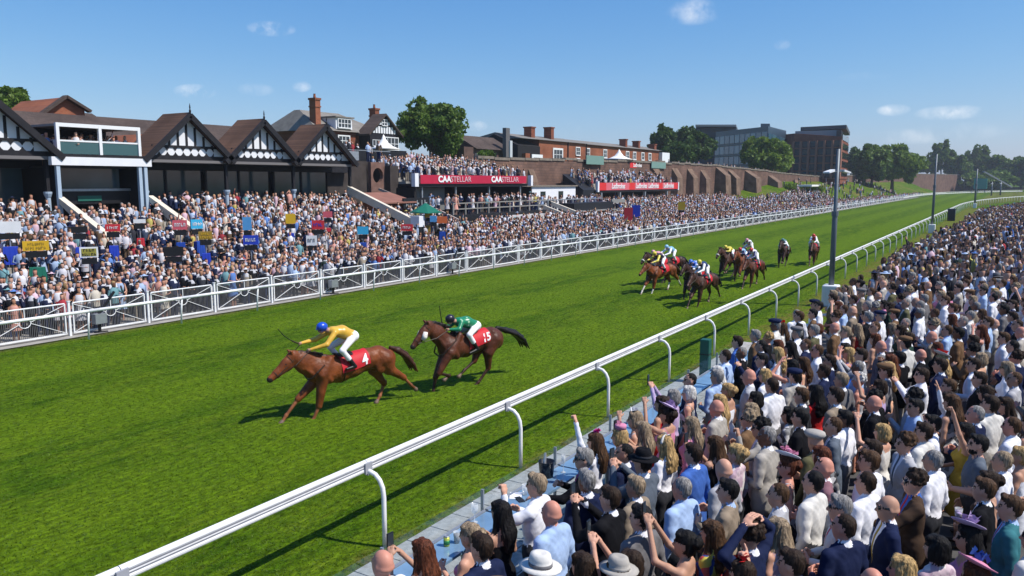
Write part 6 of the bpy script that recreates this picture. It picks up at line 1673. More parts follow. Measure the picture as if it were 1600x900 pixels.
P('woman with long black hair and pink corsage in a pink dress', 1512, 840, 'f', 'dress', 'long', 'black', 'pink', skin='tan', face=150, hatk=('saucer', 'lilac', 'lilac'))
P('dark-haired woman in mustard top raising one arm', 1508, 674, 'f', 'dress', 'long', 'black', 'mustard', skin='tan', left='raise', right='front', face=150)
P('man with black hair and broad black suit back', 1250, 652, 'm', 'suit', 'short', 'black', 'black', face=110, fat=1.1)
P('fair man in navy waistcoat with white sleeves', 1252, 618, 'm', 'waistcoat', 'short', 'brown', 'charcoal', face=105)
P('bald man in black jacket in mid crowd', 1366, 630, 'm', 'suit', 'bald', 'grey', 'black', skin='pink', face=120)
P('dark-haired man in pale shirt looking up the track', 1430, 636, 'm', 'shirt', 'short', 'black', 'pale blue', skin='tan', face=170)
P('woman in white top holding one arm up at the right', 1482, 624, 'f', 'blouse', 'bob', 'dark brown', 'white', left='wave', right='front', face=140)
P('heavy man in black suit seen from behind at the right', 1530, 592, 'm', 'suit', 'short', 'dark brown', 'black', face=130, fat=1.2)
P('woman in sunglasses holding white paper at the far right', 1570, 632, 'f', 'blouse', 'wavy', 'dark brown', 'charcoal', glasses=True, face=175, left='chest')
P('man in blue shirt at the front edge beyond the green post', 1152, 534, 'm', 'shirt', 'short', 'dark brown', 'blue', face=110)
P('man in pale blue-grey jacket just behind the green post', 1133, 556, 'm', 'suit', 'crop', 'dark brown', 'pale blue', face=105)
P('woman with tumbling platinum hair next to the green post', 1120, 582, 'f', 'dress', 'wavy', 'white', 'pink', face=100)
P('woman with pinned light hair and bare peach back', 1137, 610, 'f', 'strapless', 'updo', 'blonde', 'white', skin='tan', face=90)
P('grey-haired man in brown tweed jacket at the turf edge', 1180, 524, 'm', 'suit', 'short', 'grey', 'brown', face=115)
P('curly fair-haired woman in black at the turf edge', 1200, 528, 'f', 'blouse', 'curly', 'blonde', 'black', face=115)
P('woman with red headpiece and cream jacket at the front', 1222, 512, 'f', 'blouse', 'long', 'brown', 'cream', hatk=('fascinator', 'red', 'red'), face=130)
P('man in white short shirt and grey flat cap near the front', 1246, 520, 'm', 'shirt', 'crop', 'grey', 'white', hatk=('flatcap', 'grey', 'grey'), face=105)
P('grey-haired man in olive jacket in the second row', 1272, 516, 'm', 'suit', 'short', 'grey', 'olive', face=110)
P('balding man in tweed-brown jacket beside the olive jacket', 1304, 512, 'm', 'suit', 'bald', 'brown', 'brown', skin='pink', face=110)
P('tall man in tan jacket near the lamp post', 1332, 486, 'm', 'suit', 'bald', 'grey', 'tan', face=112, scale=1.04)
P('woman in bright red dress behind the tan jackets', 1352, 492, 'f', 'dress', 'bob', 'dark brown', 'red', face=115)
P('man in white shirt and navy flat cap', 1376, 494, 'm', 'shirt', 'crop', 'grey', 'white', hatk=('flatcap', 'navy', 'navy'), face=110)
P('man in navy suit filming on a phone beyond the green post', 1190, 562, 'm', 'suit', 'short', 'black', 'navy', left='phone', right='chest', face=150, phone=('phone', 'phone held up by the navy-suited man beyond the post'))
P('blonde woman in cornflower blue dress shading her eyes', 1326, 552, 'f', 'dress', 'long', 'blonde', 'bright blue', left='shade', right='front', skin='pink', face=130)
P('woman with curled white hair and bare shoulders', 1342, 594, 'f', 'strapless', 'curly', 'white', 'light grey', skin='pink', face=110)
P('man in white shirt and grey satin-backed waistcoat', 1384, 580, 'm', 'waistcoat', 'short', 'brown', 'grey', hatk=('flatcap', 'brown', 'brown'), face=120)
P('man in dark green suit near the middle of the crowd', 1420, 528, 'm', 'suit', 'short', 'dark brown', 'dark green', face=120)
P('bald man in tan jacket beside the dark green suit', 1456, 526, 'm', 'suit', 'bald', 'brown', 'tan', skin='pink', face=120)
P('man in pale blue shirt right of the dark green suit', 1480, 516, 'm', 'shirt', 'crop', 'brown', 'pale blue', face=110)
P('man in white shirt filming with a phone at mid right', 1440, 586, 'm', 'shirt', 'short', 'dark brown', 'white', left='phone', right='phone', face=150, phone=('phone', 'phone held by the white-shirted man at mid right'))
P('man in white shirt and braces at the right of the crowd', 1568, 528, 'm', 'shirt', 'short', 'brown', 'white', face=130)
drink('cup of lager held at the waist near the black suit', 1278, 700, 1.1); drink('cup of lager in the hand beside the blue sleeves', 903, 790, .9); drink('clear cup held out beside the tan blazer', 1126, 802, 1.1, M_CLEAR); drink('cup with lilac drink at the right bottom', 1497, 812, 1.15, CLO['lilac'])

# the rest of the 300 spectators that show largest
V0 = [k for k in PCACHE]
MALE = [dict(sex='m', outfit='suit', hair='short', left='down', right='down', yaw=0., nod=0.), dict(sex='m', outfit='suit', hair='crop', left='front', right='front', yaw=.35, nod=0.), dict(sex='m', outfit='suit', hair='bald', left='down', right='front', yaw=-.25, nod=0.),
        dict(sex='m', outfit='shirt', hair='short', left='front', right='down', yaw=.2, nod=0.), dict(sex='m', outfit='shirt', hair='crop', left='down', right='down', yaw=0., nod=0.), dict(sex='m', outfit='waistcoat', hair='short', left='front', right='down', yaw=.25, nod=0.),
        dict(sex='m', outfit='suit', hair='curly', left='chest', right='down', yaw=.3, nod=0., glasses=True), dict(sex='m', outfit='suit', hair='short', left='phone', right='phone', yaw=0., nod=0.)]
FEM = [dict(sex='f', outfit='dress', hair='long', left='down', right='front', yaw=.2, nod=0.), dict(sex='f', outfit='strapless', hair='updo', left='chest', right='down', yaw=0., nod=0.), dict(sex='f', outfit='blouse', hair='bob', left='down', right='down', yaw=.25, nod=0.),
       dict(sex='f', outfit='blouse', hair='wavy', left='front', right='front', yaw=-.2, nod=0., glasses=True), dict(sex='f', outfit='dress', hair='long', left='shade', right='front', yaw=0., nod=0.), dict(sex='f', outfit='dress', hair='bob', left='high', right='chest', yaw=0., nod=0.)]
def edge_y(x): return float(np.interp(x, [0, 11, 16, 28, 41, 54, 74, 111, 129, 152], [4.15, 4.15, 4.25, 4.0, 4.25, 4.0, 3.3, 2.95, .65, -1.9]))
def to_px(x, y, z):
    v = Vector((x, y, z)) - CP; d = v.dot(CF)
    return (800 + FPX * v.dot(CR) / d, 450 - FPX * v.dot(CU) / d, d)
cand = []
r6 = np.random.default_rng(21)
taken = list(ALL_P)
grid = {}
def near_free(x, y, dmin):
    gx, gy = int(x), int(y)
    for i in (-1, 0, 1):
        for j in (-1, 0, 1):
            for (a, b_) in grid.get((gx + i, gy + j), ()):
                if (a - x) ** 2 + (b_ - y) ** 2 < dmin ** 2: return False
    return True
def put(x, y): grid.setdefault((int(x), int(y)), []).append((x, y))
for (x, y) in taken: put(x, y)
fill = []
xx = 6.0
tries = r6.random((26000, 2))
for (u, v) in tries:
    x = 4.6 + u * 149; lo = -1.6 - x * .016; hi = edge_y(x); y = lo + v * (hi - lo)
    X_, Y_, d_ = to_px(x, y, 2.4)
    if X_ > 1650 or Y_ > 970 or d_ < 4.6: continue
    dm = .47 if x < 16 else .53 if x < 50 else .57
    if near_free(x, y, dm): put(x, y); fill.append((d_, x, y))
fill.sort()
N_IND = 300 - len(ALL_P)
ORD = ['first', 'second', 'third', 'fourth', 'fifth', 'sixth', 'seventh', 'eighth', 'ninth', 'tenth', 'eleventh', 'twelfth', 'thirteenth', 'fourteenth', 'fifteenth']
specs = []
for (d_, x, y) in fill[:N_IND]:
    male = r6.random() < .68
    sp = dict((MALE if male else FEM)[r6.choice(len(MALE if male else FEM), p=[.16, .15, .10, .20, .18, .11, .07, .03] if male else [.24, .16, .24, .22, .07, .07])])
    if male:
        top = {'suit': ['navy', 'black', 'black', 'grey', 'navy', 'brown', 'beige', 'tan', 'light grey', 'navy', 'olive', 'beige'], 'shirt': ['white', 'white', 'white', 'pale blue', 'cream'], 'waistcoat': ['navy', 'grey', 'brown', 'charcoal']}[sp['outfit']]
        hc = ['dark brown', 'brown', 'black', 'grey', 'dark brown', 'ash blonde'][r6.integers(6)]
    else:
        top = ['pale floral', 'white', 'pink', 'black', 'white', 'cream', 'peach', 'pink', 'black and white print', 'dark green', 'red', 'lilac']; hc = ['blonde', 'brown', 'dark brown', 'ash blonde', 'blonde', 'auburn', 'black'][r6.integers(7)]
    top = top[r6.integers(len(top))]
    hk = None
    q_ = r6.random()
    if male and q_ < .05: hk = (['flatcap', 'flatcap', 'fedora'][r6.integers(3)], ['brown', 'grey', 'navy', 'beige'][r6.integers(4)], 'charcoal')
    if not male and q_ < .10: hk = (['fascinator', 'saucer', 'pillbox'][r6.integers(3)], ['cream', 'pink', 'navy', 'white'][r6.integers(4)], ['pink', 'white', 'red', 'blue'][r6.integers(4)])
    hn = {'short': 'short {} hair', 'crop': 'cropped {} hair', 'bald': 'bald head', 'curly': 'curly {} hair', 'long': 'long {} hair', 'updo': 'pinned-up {} hair', 'bob': '{} bob', 'wavy': 'wavy {} hair'}[sp['hair']].format(hc)
    on = {'suit': 'suit', 'shirt': 'shirt', 'waistcoat': 'waistcoat', 'dress': 'dress', 'strapless': 'strapless dress', 'blouse': 'top'}[sp['outfit']]
    hn2 = {'flatcap': 'flat cap', 'fedora': 'brimmed hat', 'fascinator': 'headpiece', 'saucer': 'saucer hat', 'pillbox': 'pillbox hat'}
    desc = '%s in %s %s with %s' % ('man' if male else 'woman', top, on, (hk[1] if hk[0] != 'fascinator' else hk[2]) + ' ' + hn2[hk[0]] if hk else hn)
    specs.append((desc, x, y, sp, top, hc, hk, ['pale', 'pale', 'pink', 'tan', 'tan', 'pale', 'brown'][r6.integers(7)]))
from collections import defaultdict
grp = defaultdict(list)
for i, s in enumerate(specs): grp[s[0]].append(i)
lab = {}
for dsc, ids in grp.items():
    ids.sort(key=lambda i: to_px(specs[i][1], specs[i][2], 1.6)[2])
    for k, i in enumerate(ids):
        lab[i] = dsc if len(ids) == 1 else '%s, %s nearest such' % (dsc, ORD[min(k, 14)]) if k else dsc + ', nearest such'
for i, (dsc, x, y, sp, top, hc, hk, sk) in enumerate(specs):
    th = math.degrees(math.atan2(14 - y, (11.5 if r6.random() < .7 else 24) - x)) + r6.normal() * 16
    k = dict(sp); sexv = k.pop('sex'); outf = k.pop('outfit'); hr = k.pop('hair'); lf, rt = k.pop('left'), k.pop('right'); yw = k.pop('yaw'); nd = k.pop('nod')
    person(lab[i].replace(', second nearest', ', second nearest'), 0, 0, sexv, outf, hr, hc, top, 'white', ['charcoal', 'navy', 'grey', 'beige'][r6.integers(4)], ['red', 'blue', 'mustard', 'slate'][r6.integers(4)], sk, lf, rt, th, (1.0 if sexv == 'm' else .945) * r6.uniform(.96, 1.05), hk, 'spectators in the near crowd', (x, y, 0), yw, nd, **k)
REST = fill[N_IND:]

# ------------------------------------------------------------------ the mass of the crowd: thousands of figures, one object
def lowpoly(arms, suit, long_hair=False, skirt=False, hatted=False):
    V, Q, M = [], [], []
    def ringed(rings, mats, n=6, close=True):
        o = len(V)
        for (cx, cy, cz, rx, ry) in rings:
            for k in range(n):
                a = 2 * math.pi * (k + .5) / n; V.append((cx + rx * math.cos(a), cy + ry * math.sin(a), cz))
        for i in range(len(rings) - 1):
            for k in range(n):
                k2 = (k + 1) % n; Q.append((o + i * n + k, o + i * n + k2, o + (i + 1) * n + k2, o + (i + 1) * n + k)); M.append(mats(i, k))
    # legs
    for sx in (-1, 1):
        if skirt: continue
        ringed([(sx * .09, .0, 0, .06, .08), (sx * .08, 0, .92, .09, .10)], lambda i, k: 4, 4)
    if skirt: ringed([(0, 0, .45, .25, .22), (0, 0, .95, .15, .12)], lambda i, k: 2)
    if skirt:
        for sx in (-1, 1): ringed([(sx * .08, 0, 0, .04, .05), (sx * .08, 0, .5, .05, .06)], lambda i, k: 0, 4)
    w = 1.0 if not skirt else .88
    def tm(i, k):
        if i == 3: return (3 if k in (0, 1, 2) else 2) if suit else (0 if skirt else 2)
        if suit and k in (1,) and i >= 2: return 3
        return 2
    ringed([(0, 0, .88, .17 * w, .13), (0, 0, 1.12, .165 * w, .12), (0, .0, 1.34, .205 * w, .13), (0, -.01, 1.45, .15 * w, .085), (0, .0, 1.53, .055, .055)], tm)
    # head: rings, front faces skin, back and top hair
    def hm(i, k):
        if i >= 3: return 5 if hatted else 1
        if i == 2: return 1 if k not in (0, 1, 2) or hatted else 0
        return 1 if (k in (3, 4, 5) and (long_hair or i >= 1)) else 0
    ringed([(0, .01, 1.50, .045, .055), (0, .012, 1.56, .072, .085), (0, .0, 1.64, .082, .10), (0, -.005, 1.71, .078, .095), (0, -.01, 1.765, .035, .045), (0, -.01, 1.77, .003, .003)], hm)
    if hatted: ringed([(0, 0, 1.70, .17, .18), (0, 0, 1.715, .08, .09)], lambda i, k: 5)
    if long_hair: ringed([(0, -.10, 1.33, .06, .03), (0, -.10, 1.60, .09, .05)], lambda i, k: 1, 4)
    for sx, nm in ((-1, arms[0]), (1, arms[1])):
        el, wr, _, _ = ARMS[nm]
        sh = Vector((sx * .19 * w, 0, 1.41)); el = Vector((el[0] * sx, el[1], el[2])); wr = Vector((wr[0] * sx, wr[1], wr[2]))
        o = len(V)
        for p, r in ((sh, .06), (el, .05), (wr, .038), (wr + (wr - el).normalized() * .13, .03)):
            d = (wr - sh).normalized(); a = d.cross(Vector((0, 1, .3))).normalized(); b_ = d.cross(a)
            for k in range(4): c = 2 * math.pi * k / 4; V.append(tuple(p + (a * math.cos(c) + b_ * math.sin(c)) * r))
        for i in range(3):
            for k in range(4):
                k2 = (k + 1) % 4; Q.append((o + i * 4 + k, o + i * 4 + k2, o + (i + 1) * 4 + k2, o + (i + 1) * 4 + k)); M.append(0 if i == 2 or skirt else 2)
    return np.array(V), np.array(Q), np.array(M)
TPL = [lowpoly(('down', 'down'), True), lowpoly(('front', 'front'), True), lowpoly(('down', 'front'), False), lowpoly(('front', 'front'), False), lowpoly(('phone', 'down'), False), lowpoly(('down', 'shade'), False),
       lowpoly(('down', 'front'), False, True, True), lowpoly(('front', 'front'), False, True, True), lowpoly(('chest', 'raise'), False), lowpoly(('front', 'down'), False, True, True, True), lowpoly(('down', 'front'), True, False, False, True), lowpoly(('chest', 'front'), True)]
TW = np.array([.20, .17, .09, .07, .05, .06, .09, .08, .02, .05, .04, .09]); TW /= TW.sum()
r7 = np.random.default_rng(5)
SK = np.array([(.50, .27, .19), (.46, .22, .15), (.38, .19, .115), (.50, .30, .22), (.16, .075, .045)]); SKW = [.34, .26, .2, .16, .04]
HR = np.array([(.010, .008, .008), (.03, .018, .011), (.06, .032, .016), (.20, .13, .06), (.33, .22, .10), (.20, .19, .18), (.09, .03, .014)]); HRW = [.2, .26, .2, .08, .1, .1, .06]
DARKT = np.array([(.014, .020, .055), (.010, .010, .012), (.03, .032, .04), (.016, .03, .09), (.11, .11, .12), (.13, .085, .05), (.30, .25, .19), (.03, .05, .04), (.05, .07, .12)]); DTW = [.28, .16, .14, .12, .1, .06, .07, .03, .04]
LIGHT = np.array([(.60, .60, .64), (.50, .49, .53), (.34, .44, .62), (.60, .42, .48), (.10, .20, .48), (.55, .50, .42), (.60, .30, .24), (.03, .03, .04), (.30, .03, .04), (.15, .30, .33), (.50, .42, .12)]); LTW = [.27, .10, .16, .10, .07, .07, .05, .10, .03, .03, .02]
CV, CQ, CC = [], [], []; n_off = 0; n_people = 0
def crowd_person(x, y, z, th, sc=1.0, seated=False, ti=None, top=None):
    global n_off, n_people
    t = r7.choice(len(TPL), p=TW) if ti is None else ti
    V, Q, M = TPL[t]
    sc = sc * r7.uniform(.86, 1.06); a = th - math.pi / 2 + r7.normal() * .38
    c, s = math.cos(a), math.sin(a)
    W = V * sc
    CV.append(np.stack([W[:, 0] * c - W[:, 1] * s + x, W[:, 0] * s + W[:, 1] * c + y, W[:, 2] + z], 1)); CQ.append(Q + n_off); n_off += len(V)
    skin = SK[r7.choice(len(SK), p=SKW)]; hr = HR[r7.choice(len(HR), p=HRW)]
    tp = DARKT[r7.choice(len(DARKT), p=DTW)] if t in (0, 1, 10, 11) else LIGHT[r7.choice(len(LIGHT), p=LTW)]
    if top is not None: tp = np.array(top)
    tp = tp * r7.uniform(.85, 1.12); inner = np.array((.58, .58, .62)) * r7.uniform(.7, 1); lg = DARKT[r7.choice(len(DARKT), p=DTW)]
    ht = LIGHT[r7.choice(len(LIGHT), p=LTW)] if r7.random() < .6 else DARKT[r7.choice(len(DARKT), p=DTW)]
    CC.append(np.stack([skin, hr, tp, inner, lg, ht])[M]); n_people += 1
BOOK = []       # bookmakers' pitches keep a little room
def far_zone(x0, x1, y0, y1, sx, sy, zf, keep=.93, facefn=None, skip=None, sc=1.0, tops=None):
    nx, ny = max(1, int((x1 - x0) / sx)), max(1, int(round((y1 - y0) / sy)))
    for j in range(ny):
        for i in range(nx):
            if r7.random() > keep: continue
            x = x0 + (i + .5 + r7.uniform(-.62, .62)) * sx; y = y0 + (j + .5 + r7.uniform(-.55, .55)) * sy
            if skip and skip(x, y): continue
            if any(abs(x - bx) < .55 and -.9 < y - by < .5 for bx, by in BOOK): continue
            X_, Y_, d_ = to_px(x, y, 1.6)
            if X_ < -120 or X_ > 1700: continue
            tx = 14 if x < 45 and r7.random() < .6 else x - 16 * r7.random() - 4
            th = facefn(x, y) if facefn else math.atan2(14 - y, tx - x)
            crowd_person(x, y, zf(x, y), th, sc)

# ------------------------------------------------------------------ bookmakers' pitches in the betting ring
def paint(nm, c): return mat('board_' + nm, c, .45, .35, noise=(3, .06))
PT = {k: paint(k.replace(' ', '_'), v) for k, v in dict(yellow=(.62, .38, .02), olive=(.30, .27, .05), red=(.52, .03, .04), pink=(.55, .10, .13), blue=(.015, .06, .34), royal=(.02, .05, .42), cyan=(.04, .36, .60), white=(.70, .71, .72), black=(.012, .012, .014), green=(.012, .14, .09), orange=(.62, .14, .04), lightblue=(.08, .28, .55), gold=(.32, .20, .03), grey=(.20, .20, .21)).items()}
def pitch(label, px, py, board, cl, zc=2.35, w=.85, h=.42, inner=None, letters=None, tilt=0.0, seed=0):
    for yy in np.arange(29.8, 44.5, .1):
        p = at_y(px, py, yy)
        if p.z <= zt(p.x, p.y) + zc: break
    zg = zt(p.x, p.y)
    th = math.atan2(-p.y, -p.x) + R_(90) + tilt
    e = tag(empty('bookmaker_pitch', (p.x, p.y, zg), th), label, 'bookmaker stand', 'bookmakers pitches in the betting ring')
    BOOK.append((p.x, p.y))
    b = MB(); b.tube([(0, .05, 0), (0, .05, zc - h / 2)], .03, 8); b.build('pole', M_STEEL, e)
    b = MB(); b.box(-w / 2, w / 2, -.05, .05, zc - h / 2, zc + h / 2); bo = b.build('name_board', PT[board], e)
    b = MB(); b.box(-w * .42, w * .42, -.03, .03, zc - h / 2 - .30, zc - h / 2 - .03); b.build('odds_screen', PT['black'], e)
    b = MB(); b.box(-w * .40, w * .40, -.30, .12, .78, .82); b.build('stool_top', M_BLACK, e)
    if cl:
        b = MB(); b.add([(-w * .30, -.33, 1.42), (w * .30, -.33, 1.42), (w * .38, -.40, .62), (-w * .38, -.40, .62), (-w * .30, .02, 1.42), (w * .30, .02, 1.42), (w * .38, .05, .62), (-w * .38, .05, .62)], [(0, 1, 2, 3), (5, 4, 7, 6), (0, 4, 5, 1), (1, 5, 6, 2), (4, 0, 3, 7)])
        for i in range(3): xx = -w * .2 + i * w * .2; b.add([(xx - .03, -.34, 1.40), (xx + .03, -.34, 1.40), (xx + .045, -.425, .63), (xx - .045, -.425, .63)], [(0, 1, 2, 3)])
        b.build('satchel_cloth', PT[cl], e)
    for sx in (-1, 1):
        b = MB(); b.tube([(sx * .1, 0, .8), (sx * .32, -.1, 0)], .02, 6); b.build('leg', M_STEEL, e)
    b = MB()
    if inner: b.box(-w * .40, w * .40, -.062, -.052, zc - h * .36, zc + h * .36); b.build('panel', PT[inner], bo)
    if letters:
        r = random.Random(seed); b = MB()
        rows = [(zc + h * .07, .30, .42), (zc - h * .34, .38, .30)] if letters[1] == 2 else [(zc - h * .16, .36, .40)]
        for (z, hw, hh) in rows:
            x = -w * hw
            while x < w * hw - .04:
                cw = h * r.uniform(.12, .2); lh = h * .26 if letters[1] == 2 else h * .36
                b.box(x, x + cw * .35, -.068, -.063, z, z + lh); 
                if r.random() < .8: zz = z + lh * r.choice((0, .4, .75)); b.box(x + cw * .35, x + cw, -.068, -.063, zz, zz + lh * .25)
                if r.random() < .4: b.box(x + cw * .75, x + cw, -.068, -.063, z, z + lh * r.uniform(.4, 1))
                x += cw * 1.45
        b.build('lettering', PT[letters[0]], bo)
    return e
pitch('bookmaker stand with white-topped board and blue cloth at the left edge', 14, 356, 'white', 'royal', 2.3, .95, .5)
pitch('bookmaker stand with bright yellow two-line board and green cloth', 56, 384, 'yellow', 'green', 2.35, 1.0, .42, None, ('gold', 2), 0, 4)
pitch('bookmaker stand with olive framed two-line board', 139, 395, 'white', None, 2.35, .74, .46, 'olive', ('black', 2), 0, 5)
pitch('bookmaker stand with black board and blue cloth near the entrance', 124, 360, 'black', 'royal', 2.25, .7, .3)
pitch('bookmaker stand with red board and blue cloth in front of the entrance', 176, 356, 'red', 'royal', 2.3, .68, .35, None, ('white', 1), 0, 6)
pitch('bookmaker stand with white strip board above a crimson cloth', 218, 346, 'white', 'red', 2.3, .58, .2)
pitch('bookmaker stand with pinkish red board and blue cloth', 281, 352, 'pink', 'blue', 2.35, .72, .5, None, ('white', 1), 0, 7)
pitch('bookmaker stand with bright sky blue board', 307, 351, 'cyan', 'blue', 2.35, .68, .5, None, ('white', 1), .5, 8)
pitch('bookmaker stand with gold board and royal blue cloth', 321, 369, 'gold', 'royal', 2.35, .68, .42, None, ('yellow', 2), 0, 9)
pitch('bookmaker stand with black screen on legs near the fence', 271, 393, 'black', None, 2.2, .9, .45)
pitch('bookmaker stand with royal blue lettered board', 392, 376, 'royal', None, 2.35, .8, .5, None, ('white', 1), 0, 10)
pitch('bookmaker stand with tall light blue board', 386, 350, 'lightblue', 'blue', 2.3, .5, .75)
pitch('bookmaker stand with yellow board over blue cloth', 454, 342, 'yellow', 'royal', 2.3, .6, .6)
pitch('bookmaker stand with red square board and blue crest', 497, 352, 'red', None, 2.3, .75, .55, None, ('royal', 1), 0, 11)
pitch('bookmaker stand with pink board and red cloth', 512, 336, 'pink', 'red', 2.3, .6, .4)
pitch('bookmaker stand with white board and green cloth', 487, 376, 'white', 'green', 2.3, .6, .55, None, ('grey', 1), 0, 12)
pitch('bookmaker stand with turquoise board and blue cloth by the white parapet', 567, 361, 'cyan', 'blue', 2.2, .7, .5)
pitch('bookmaker stand with red winged board', 636, 356, 'red', 'red', 2.3, .8, .45, None, ('white', 1), 0, 13)
pitch('bookmaker stand with orange board right of the green parasol', 691, 344, 'orange', 'blue', 2.3, .75, .5)
pitch('bookmaker stand with light blue board beside the orange one', 677, 342, 'lightblue', None, 2.3, .5, .45)
pitch('bookmaker stand with small yellow board under the green parasol', 669, 336, 'yellow', 'gold', 2.2, .5, .4)
pitch('tall crimson bookmaker banner stand below the second banner stand', 982, 335, 'red', 'red', 2.2, .9, 1.4)
pitch('tall royal blue bookmaker banner stand beside the crimson one', 994, 330, 'royal', 'royal', 2.2, .9, 1.3)
pitch('bookmaker stand with yellow flag board in the right part of the crowd', 1065, 322, 'yellow', None, 2.4, .9, 1.0)
# green parasol
p = at_z(665, 326, 3.6); e = tag(empty('parasol', (p.x, p.y, zt(p.x, p.y))), 'green parasol over the crowd in front of the crimson banner stand', 'parasol')
b = MB(); b.tube([(0, 0, 0), (0, 0, 2.9)], .03, 6); b.build('pole', M_STEEL, e)
b = MB(); n = 8; top_ = 3.0 - zt(p.x, p.y) * 0
b.add([(0, 0, 3.05)] + [(1.25 * math.cos(a), 1.25 * math.sin(a), 2.35 + .05 * math.cos(4 * a)) for a in np.linspace(0, 2 * math.pi, n, endpoint=False)] + [(0, 0, 2.98)] + [(1.25 * math.cos(a), 1.25 * math.sin(a), 2.28) for a in np.linspace(0, 2 * math.pi, n, endpoint=False)],
      [(0, 1 + k, 1 + (k + 1) % n) for k in range(n)] + [(n + 1, n + 2 + (k + 1) % n, n + 2 + k) for k in range(n)] + [(1 + k, n + 2 + k, n + 2 + (k + 1) % n, 1 + (k + 1) % n) for k in range(n)])
b.build('canopy', PT['green'], e)
# remote cameras on black brackets at the far fence
for i, px in enumerate((112, 508, 700)):
    p = at_z(px, (512, 458, 428)[i]); e = tag(empty('race_camera', (p.x, FENCE_Y - .25, 0)), ['black race camera box on the fence at the far left', 'black race camera box on the fence in the middle', 'black race camera box on the fence towards the right'][i], 'camera')
    b = MB(); b.box(-.22, .22, -.15, .12, .35, .72); b.build('housing', M_STEEL, e)
    b = MB(); b.bar((0, 0, 0), (0, 0, .35), .08, .08); b.bar((-.2, 0, .02), (.25, -.1, .02), .1, .05); b.build('stand', M_BLACK, e)
    b = MB(); b.bar((.0, -.02, .72), (.75, .15, 1.45), .07, .07); b.build('arm', M_BLACK, e)
# white canopy low in the bank crowd
p = at_y(1263, 303, 41); e = tag(empty('gazebo', (p.x, p.y, zt(p.x, p.y))), 'low white canopy among the spectators below the bank', 'canopy')
b = MB(); b.box(-4, 4, -1.5, 1.5, 2.1, 2.5); b.build('roof', M_TENT, e)
for sx in (-1, 1): b = MB(); b.bar((sx * 3.6, -1.2, 0), (sx * 3.6, -1.2, 2.1), .1, .1); b.build('leg', M_STEEL, e)
# green slide-like structure and grey sheds near the bend
p = at_d(1532, 287, 420); e = tag(empty('marquee', (p.x, p.y, 2)), 'green tent with grey roof ridges at the far bend', 'tent')
b = MB(); b.prism([(-3, 0), (3.5, 0), (2.4, 4.6), (-2, 5.4)], 'y', -3, 3); b.build('canopy', mat('green_canvas', (.015, .22, .16), .6), e)
for i in range(4):
    b = MB(); b.bar((-14 - i * 9, -2, 8.5), (-3 - i * 9, -14, 1.0), 1.0, .5); b.build('roof_ridge', mat('grey_roof', (.20, .22, .25), .6), e)

# ------------------------------------------------------------------ fill the stands with people
far_zone(9, 52.8, 29.35, 29.9, .56, .5, lambda x, y: 0, .97)
far_zone(8, 46.3, 30.0, 43.7, .48, .54, zt, .86, skip=lambda x, y: (24.0 < x < 29.9 and y > 42.6) or (abs(x - 24.2) < .4 and y > 39) or (abs(x - 29.55) < .4 and y > 39) or (29.8 < x < 31.0 and y > 41.8))
far_zone(46.2, 53, 30.0, 41.2, .52, .56, zt, .86, skip=lambda x, y: 46.6 < x < 47.5 and y > 36.9)
far_zone(29.8, 46.6, 43.9, 46.0, .62, .66, lambda x, y: 3.17, .85)
far_zone(9, 23.6, 43.9, 46.0, .62, .66, lambda x, y: 3.17, .9)
far_zone(53, 150, 29.35, 29.9, .58, .5, lambda x, y: 0, .97)
far_zone(53, 112, 30.0, 40.2, .56, .62, zt, .85, skip=lambda x, y: 79 < x < 91 and y > 39.8)
far_zone(93, 126, 40.2, 46.0, .74, .74, zt, .85)
far_zone(112, 150, 30.0, 46.5, .78, .78, zt, .82, skip=lambda x, y: y > 40.2 and x < 126)
far_zone(150, 205, 29.35, 42, .9, .9, lambda x, y: zt(x, y), .80)
far_zone(205, 270, 29.35, 34, 1.0, 1.0, lambda x, y: zt(x, y), .62)
far_zone(270, 360, 29.6, 31.6, 1.1, 1.0, lambda x, y: zt(x, y), .45)
far_zone(195, 330, 34.5, 47, 2.4, 2.2, lambda x, y: zt(x, y) + .1, .35)
far_zone(56.5, 73, 41.0, 44.4, .66, .8, lambda x, y: 2.77, .6)
far_zone(56, 75.2, 44.5, 52.6, .62, .80, lambda x, y: 5.47 + .17 * int((y - 44.3) / .95), .88)
far_zone(92.5, 124, 46.3, 49.0, .66, .66, lambda x, y: 4.52 + .42 * int(max(0, (y - 46.2)) / .75), .9)
far_zone(96, 125, 46.4, 48, .9, .9, lambda x, y: 2.0, .6)
far_zone(76, 95, 43.7, 46.3, .75, .8, lambda x, y: 2.3, .75)
far_zone(24.4, 28.9, 43.95, 46.4, .46, .5, lambda x, y: 6.5, .96)
far_zone(24.5, 28.9, 43.0, 43.9, .55, .6, lambda x, y: 2.6, .9)
far_zone(47.8, 55, 47.2, 49.0, .8, .8, lambda x, y: 7.36, .6)
far_zone(128, 210, 50.35, 50.8, 1.5, .5, lambda x, y: float(np.interp(x, [q_[0] for q_ in wpts], [q_[2] for q_ in wpts])) - .95, .6)
n_far = n_people
for (d_, x, y) in REST:
    crowd_person(x, y, PZ, math.atan2(y, x) + R_(86) + r7.normal() * .35)
V = np.concatenate(CV); Q = np.concatenate(CQ); C = np.concatenate(CC)
cme = mesh_np('crowd', V, Q, None, True)
at_ = cme.attributes.new('Col', 'FLOAT_COLOR', 'FACE'); at_.data.foreach_set('color', np.concatenate([C, np.ones((len(C), 1))], 1).astype(np.float32).ravel())
cm = bpy.data.materials.new('crowd_clothes'); cm.use_nodes = True; N_, L_ = cm.node_tree.nodes, cm.node_tree.links
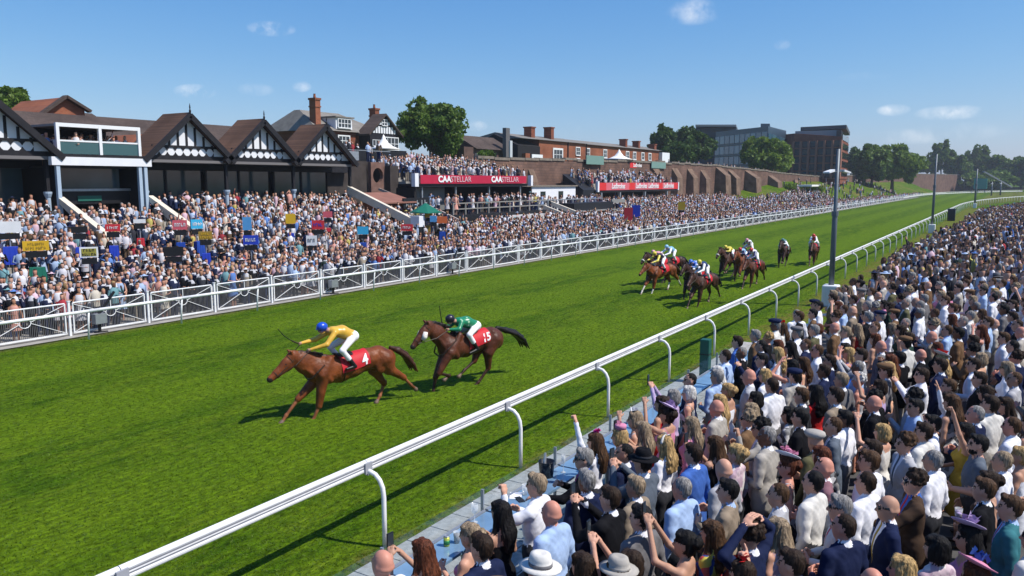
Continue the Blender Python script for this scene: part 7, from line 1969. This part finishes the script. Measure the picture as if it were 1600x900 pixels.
an = N_.new('ShaderNodeAttribute'); an.attribute_name = 'Col'; L_.new(an.outputs['Color'], N_['Principled BSDF'].inputs['Base Color']); N_['Principled BSDF'].inputs['Roughness'].default_value = .8; N_['Principled BSDF'].inputs['Specular IOR Level'].default_value = .2
cro = link('crowd', cme, None, cm)
tag(cro, 'packed mass of distant race-goers in suits, shirts and dresses', 'crowd', None, 'stuff')
print('CROWD', n_people, 'far', n_far, 'tris', 2 * len(Q), 'unique bodies', len(PCACHE), 'body tris', sum(2 * len(m.polygons) for m in PCACHE.values()), 'horse', [2 * len(m.polygons) for m in horse_me.values()])

# ------------------------------------------------------------------ longer grass standing out of the near turf
r8 = np.random.default_rng(9)
n = 200000
dd = 7.5 * np.exp(r8.random(n) * math.log(46 / 7.5)); aa = HEADING + R_(34) * (r8.random(n) * 2 - 1) * 1.05
gx_, gy_ = dd * np.cos(aa) / 1.0, dd * np.sin(aa)
ok = (gy_ > 7.74) & (gy_ < 28.4) & (gx_ > 0)
gx_, gy_, dd = gx_[ok], gy_[ok], dd[ok]; n = len(gx_)
hgt = r8.uniform(.012, .032, n); a_ = r8.random(n) * 6.28; w_ = (.004 + .00050 * dd) * r8.uniform(.7, 1.3, n); ln = r8.normal(size=(n, 2)) * .035
V = np.zeros((n, 3, 3)); V[:, 0] = np.stack([gx_ - w_ * np.cos(a_), gy_ - w_ * np.sin(a_), np.full(n, -.003)], 1); V[:, 1] = np.stack([gx_ + w_ * np.cos(a_), gy_ + w_ * np.sin(a_), np.full(n, -.003)], 1); V[:, 2] = np.stack([gx_ + ln[:, 0], gy_ + ln[:, 1], hgt], 1)
gme = mesh_np('grass', V.reshape(-1, 3), np.arange(n * 3).reshape(-1, 3))
gm = leaf_mat('grass_blade', (.038, .092, .002), (.115, .19, .008))
tag(link('grass', gme, None, gm), 'short green turf grass along the racetrack', 'grass', None, 'stuff')
print('GRASS', n)

# ------------------------------------------------------------------ the summer air between here and the far trees
hz = MB(); hz.box(-60, 700, -120, 460, -1.2, 70)
hm = bpy.data.materials.new('thin_haze'); hm.use_nodes = True; hn = hm.node_tree.nodes; hn.clear()
ho = hn.new('ShaderNodeOutputMaterial'); hv = hn.new('ShaderNodeVolumePrincipled'); hv.inputs['Color'].default_value = (.80, .88, 1.0, 1); hv.inputs['Density'].default_value = .00022
hm.node_tree.links.new(hv.outputs[0], ho.inputs['Volume'])
tag(hz.build('haze', hm), 'thin pale haze softening the far trees', 'haze', None, 'stuff')
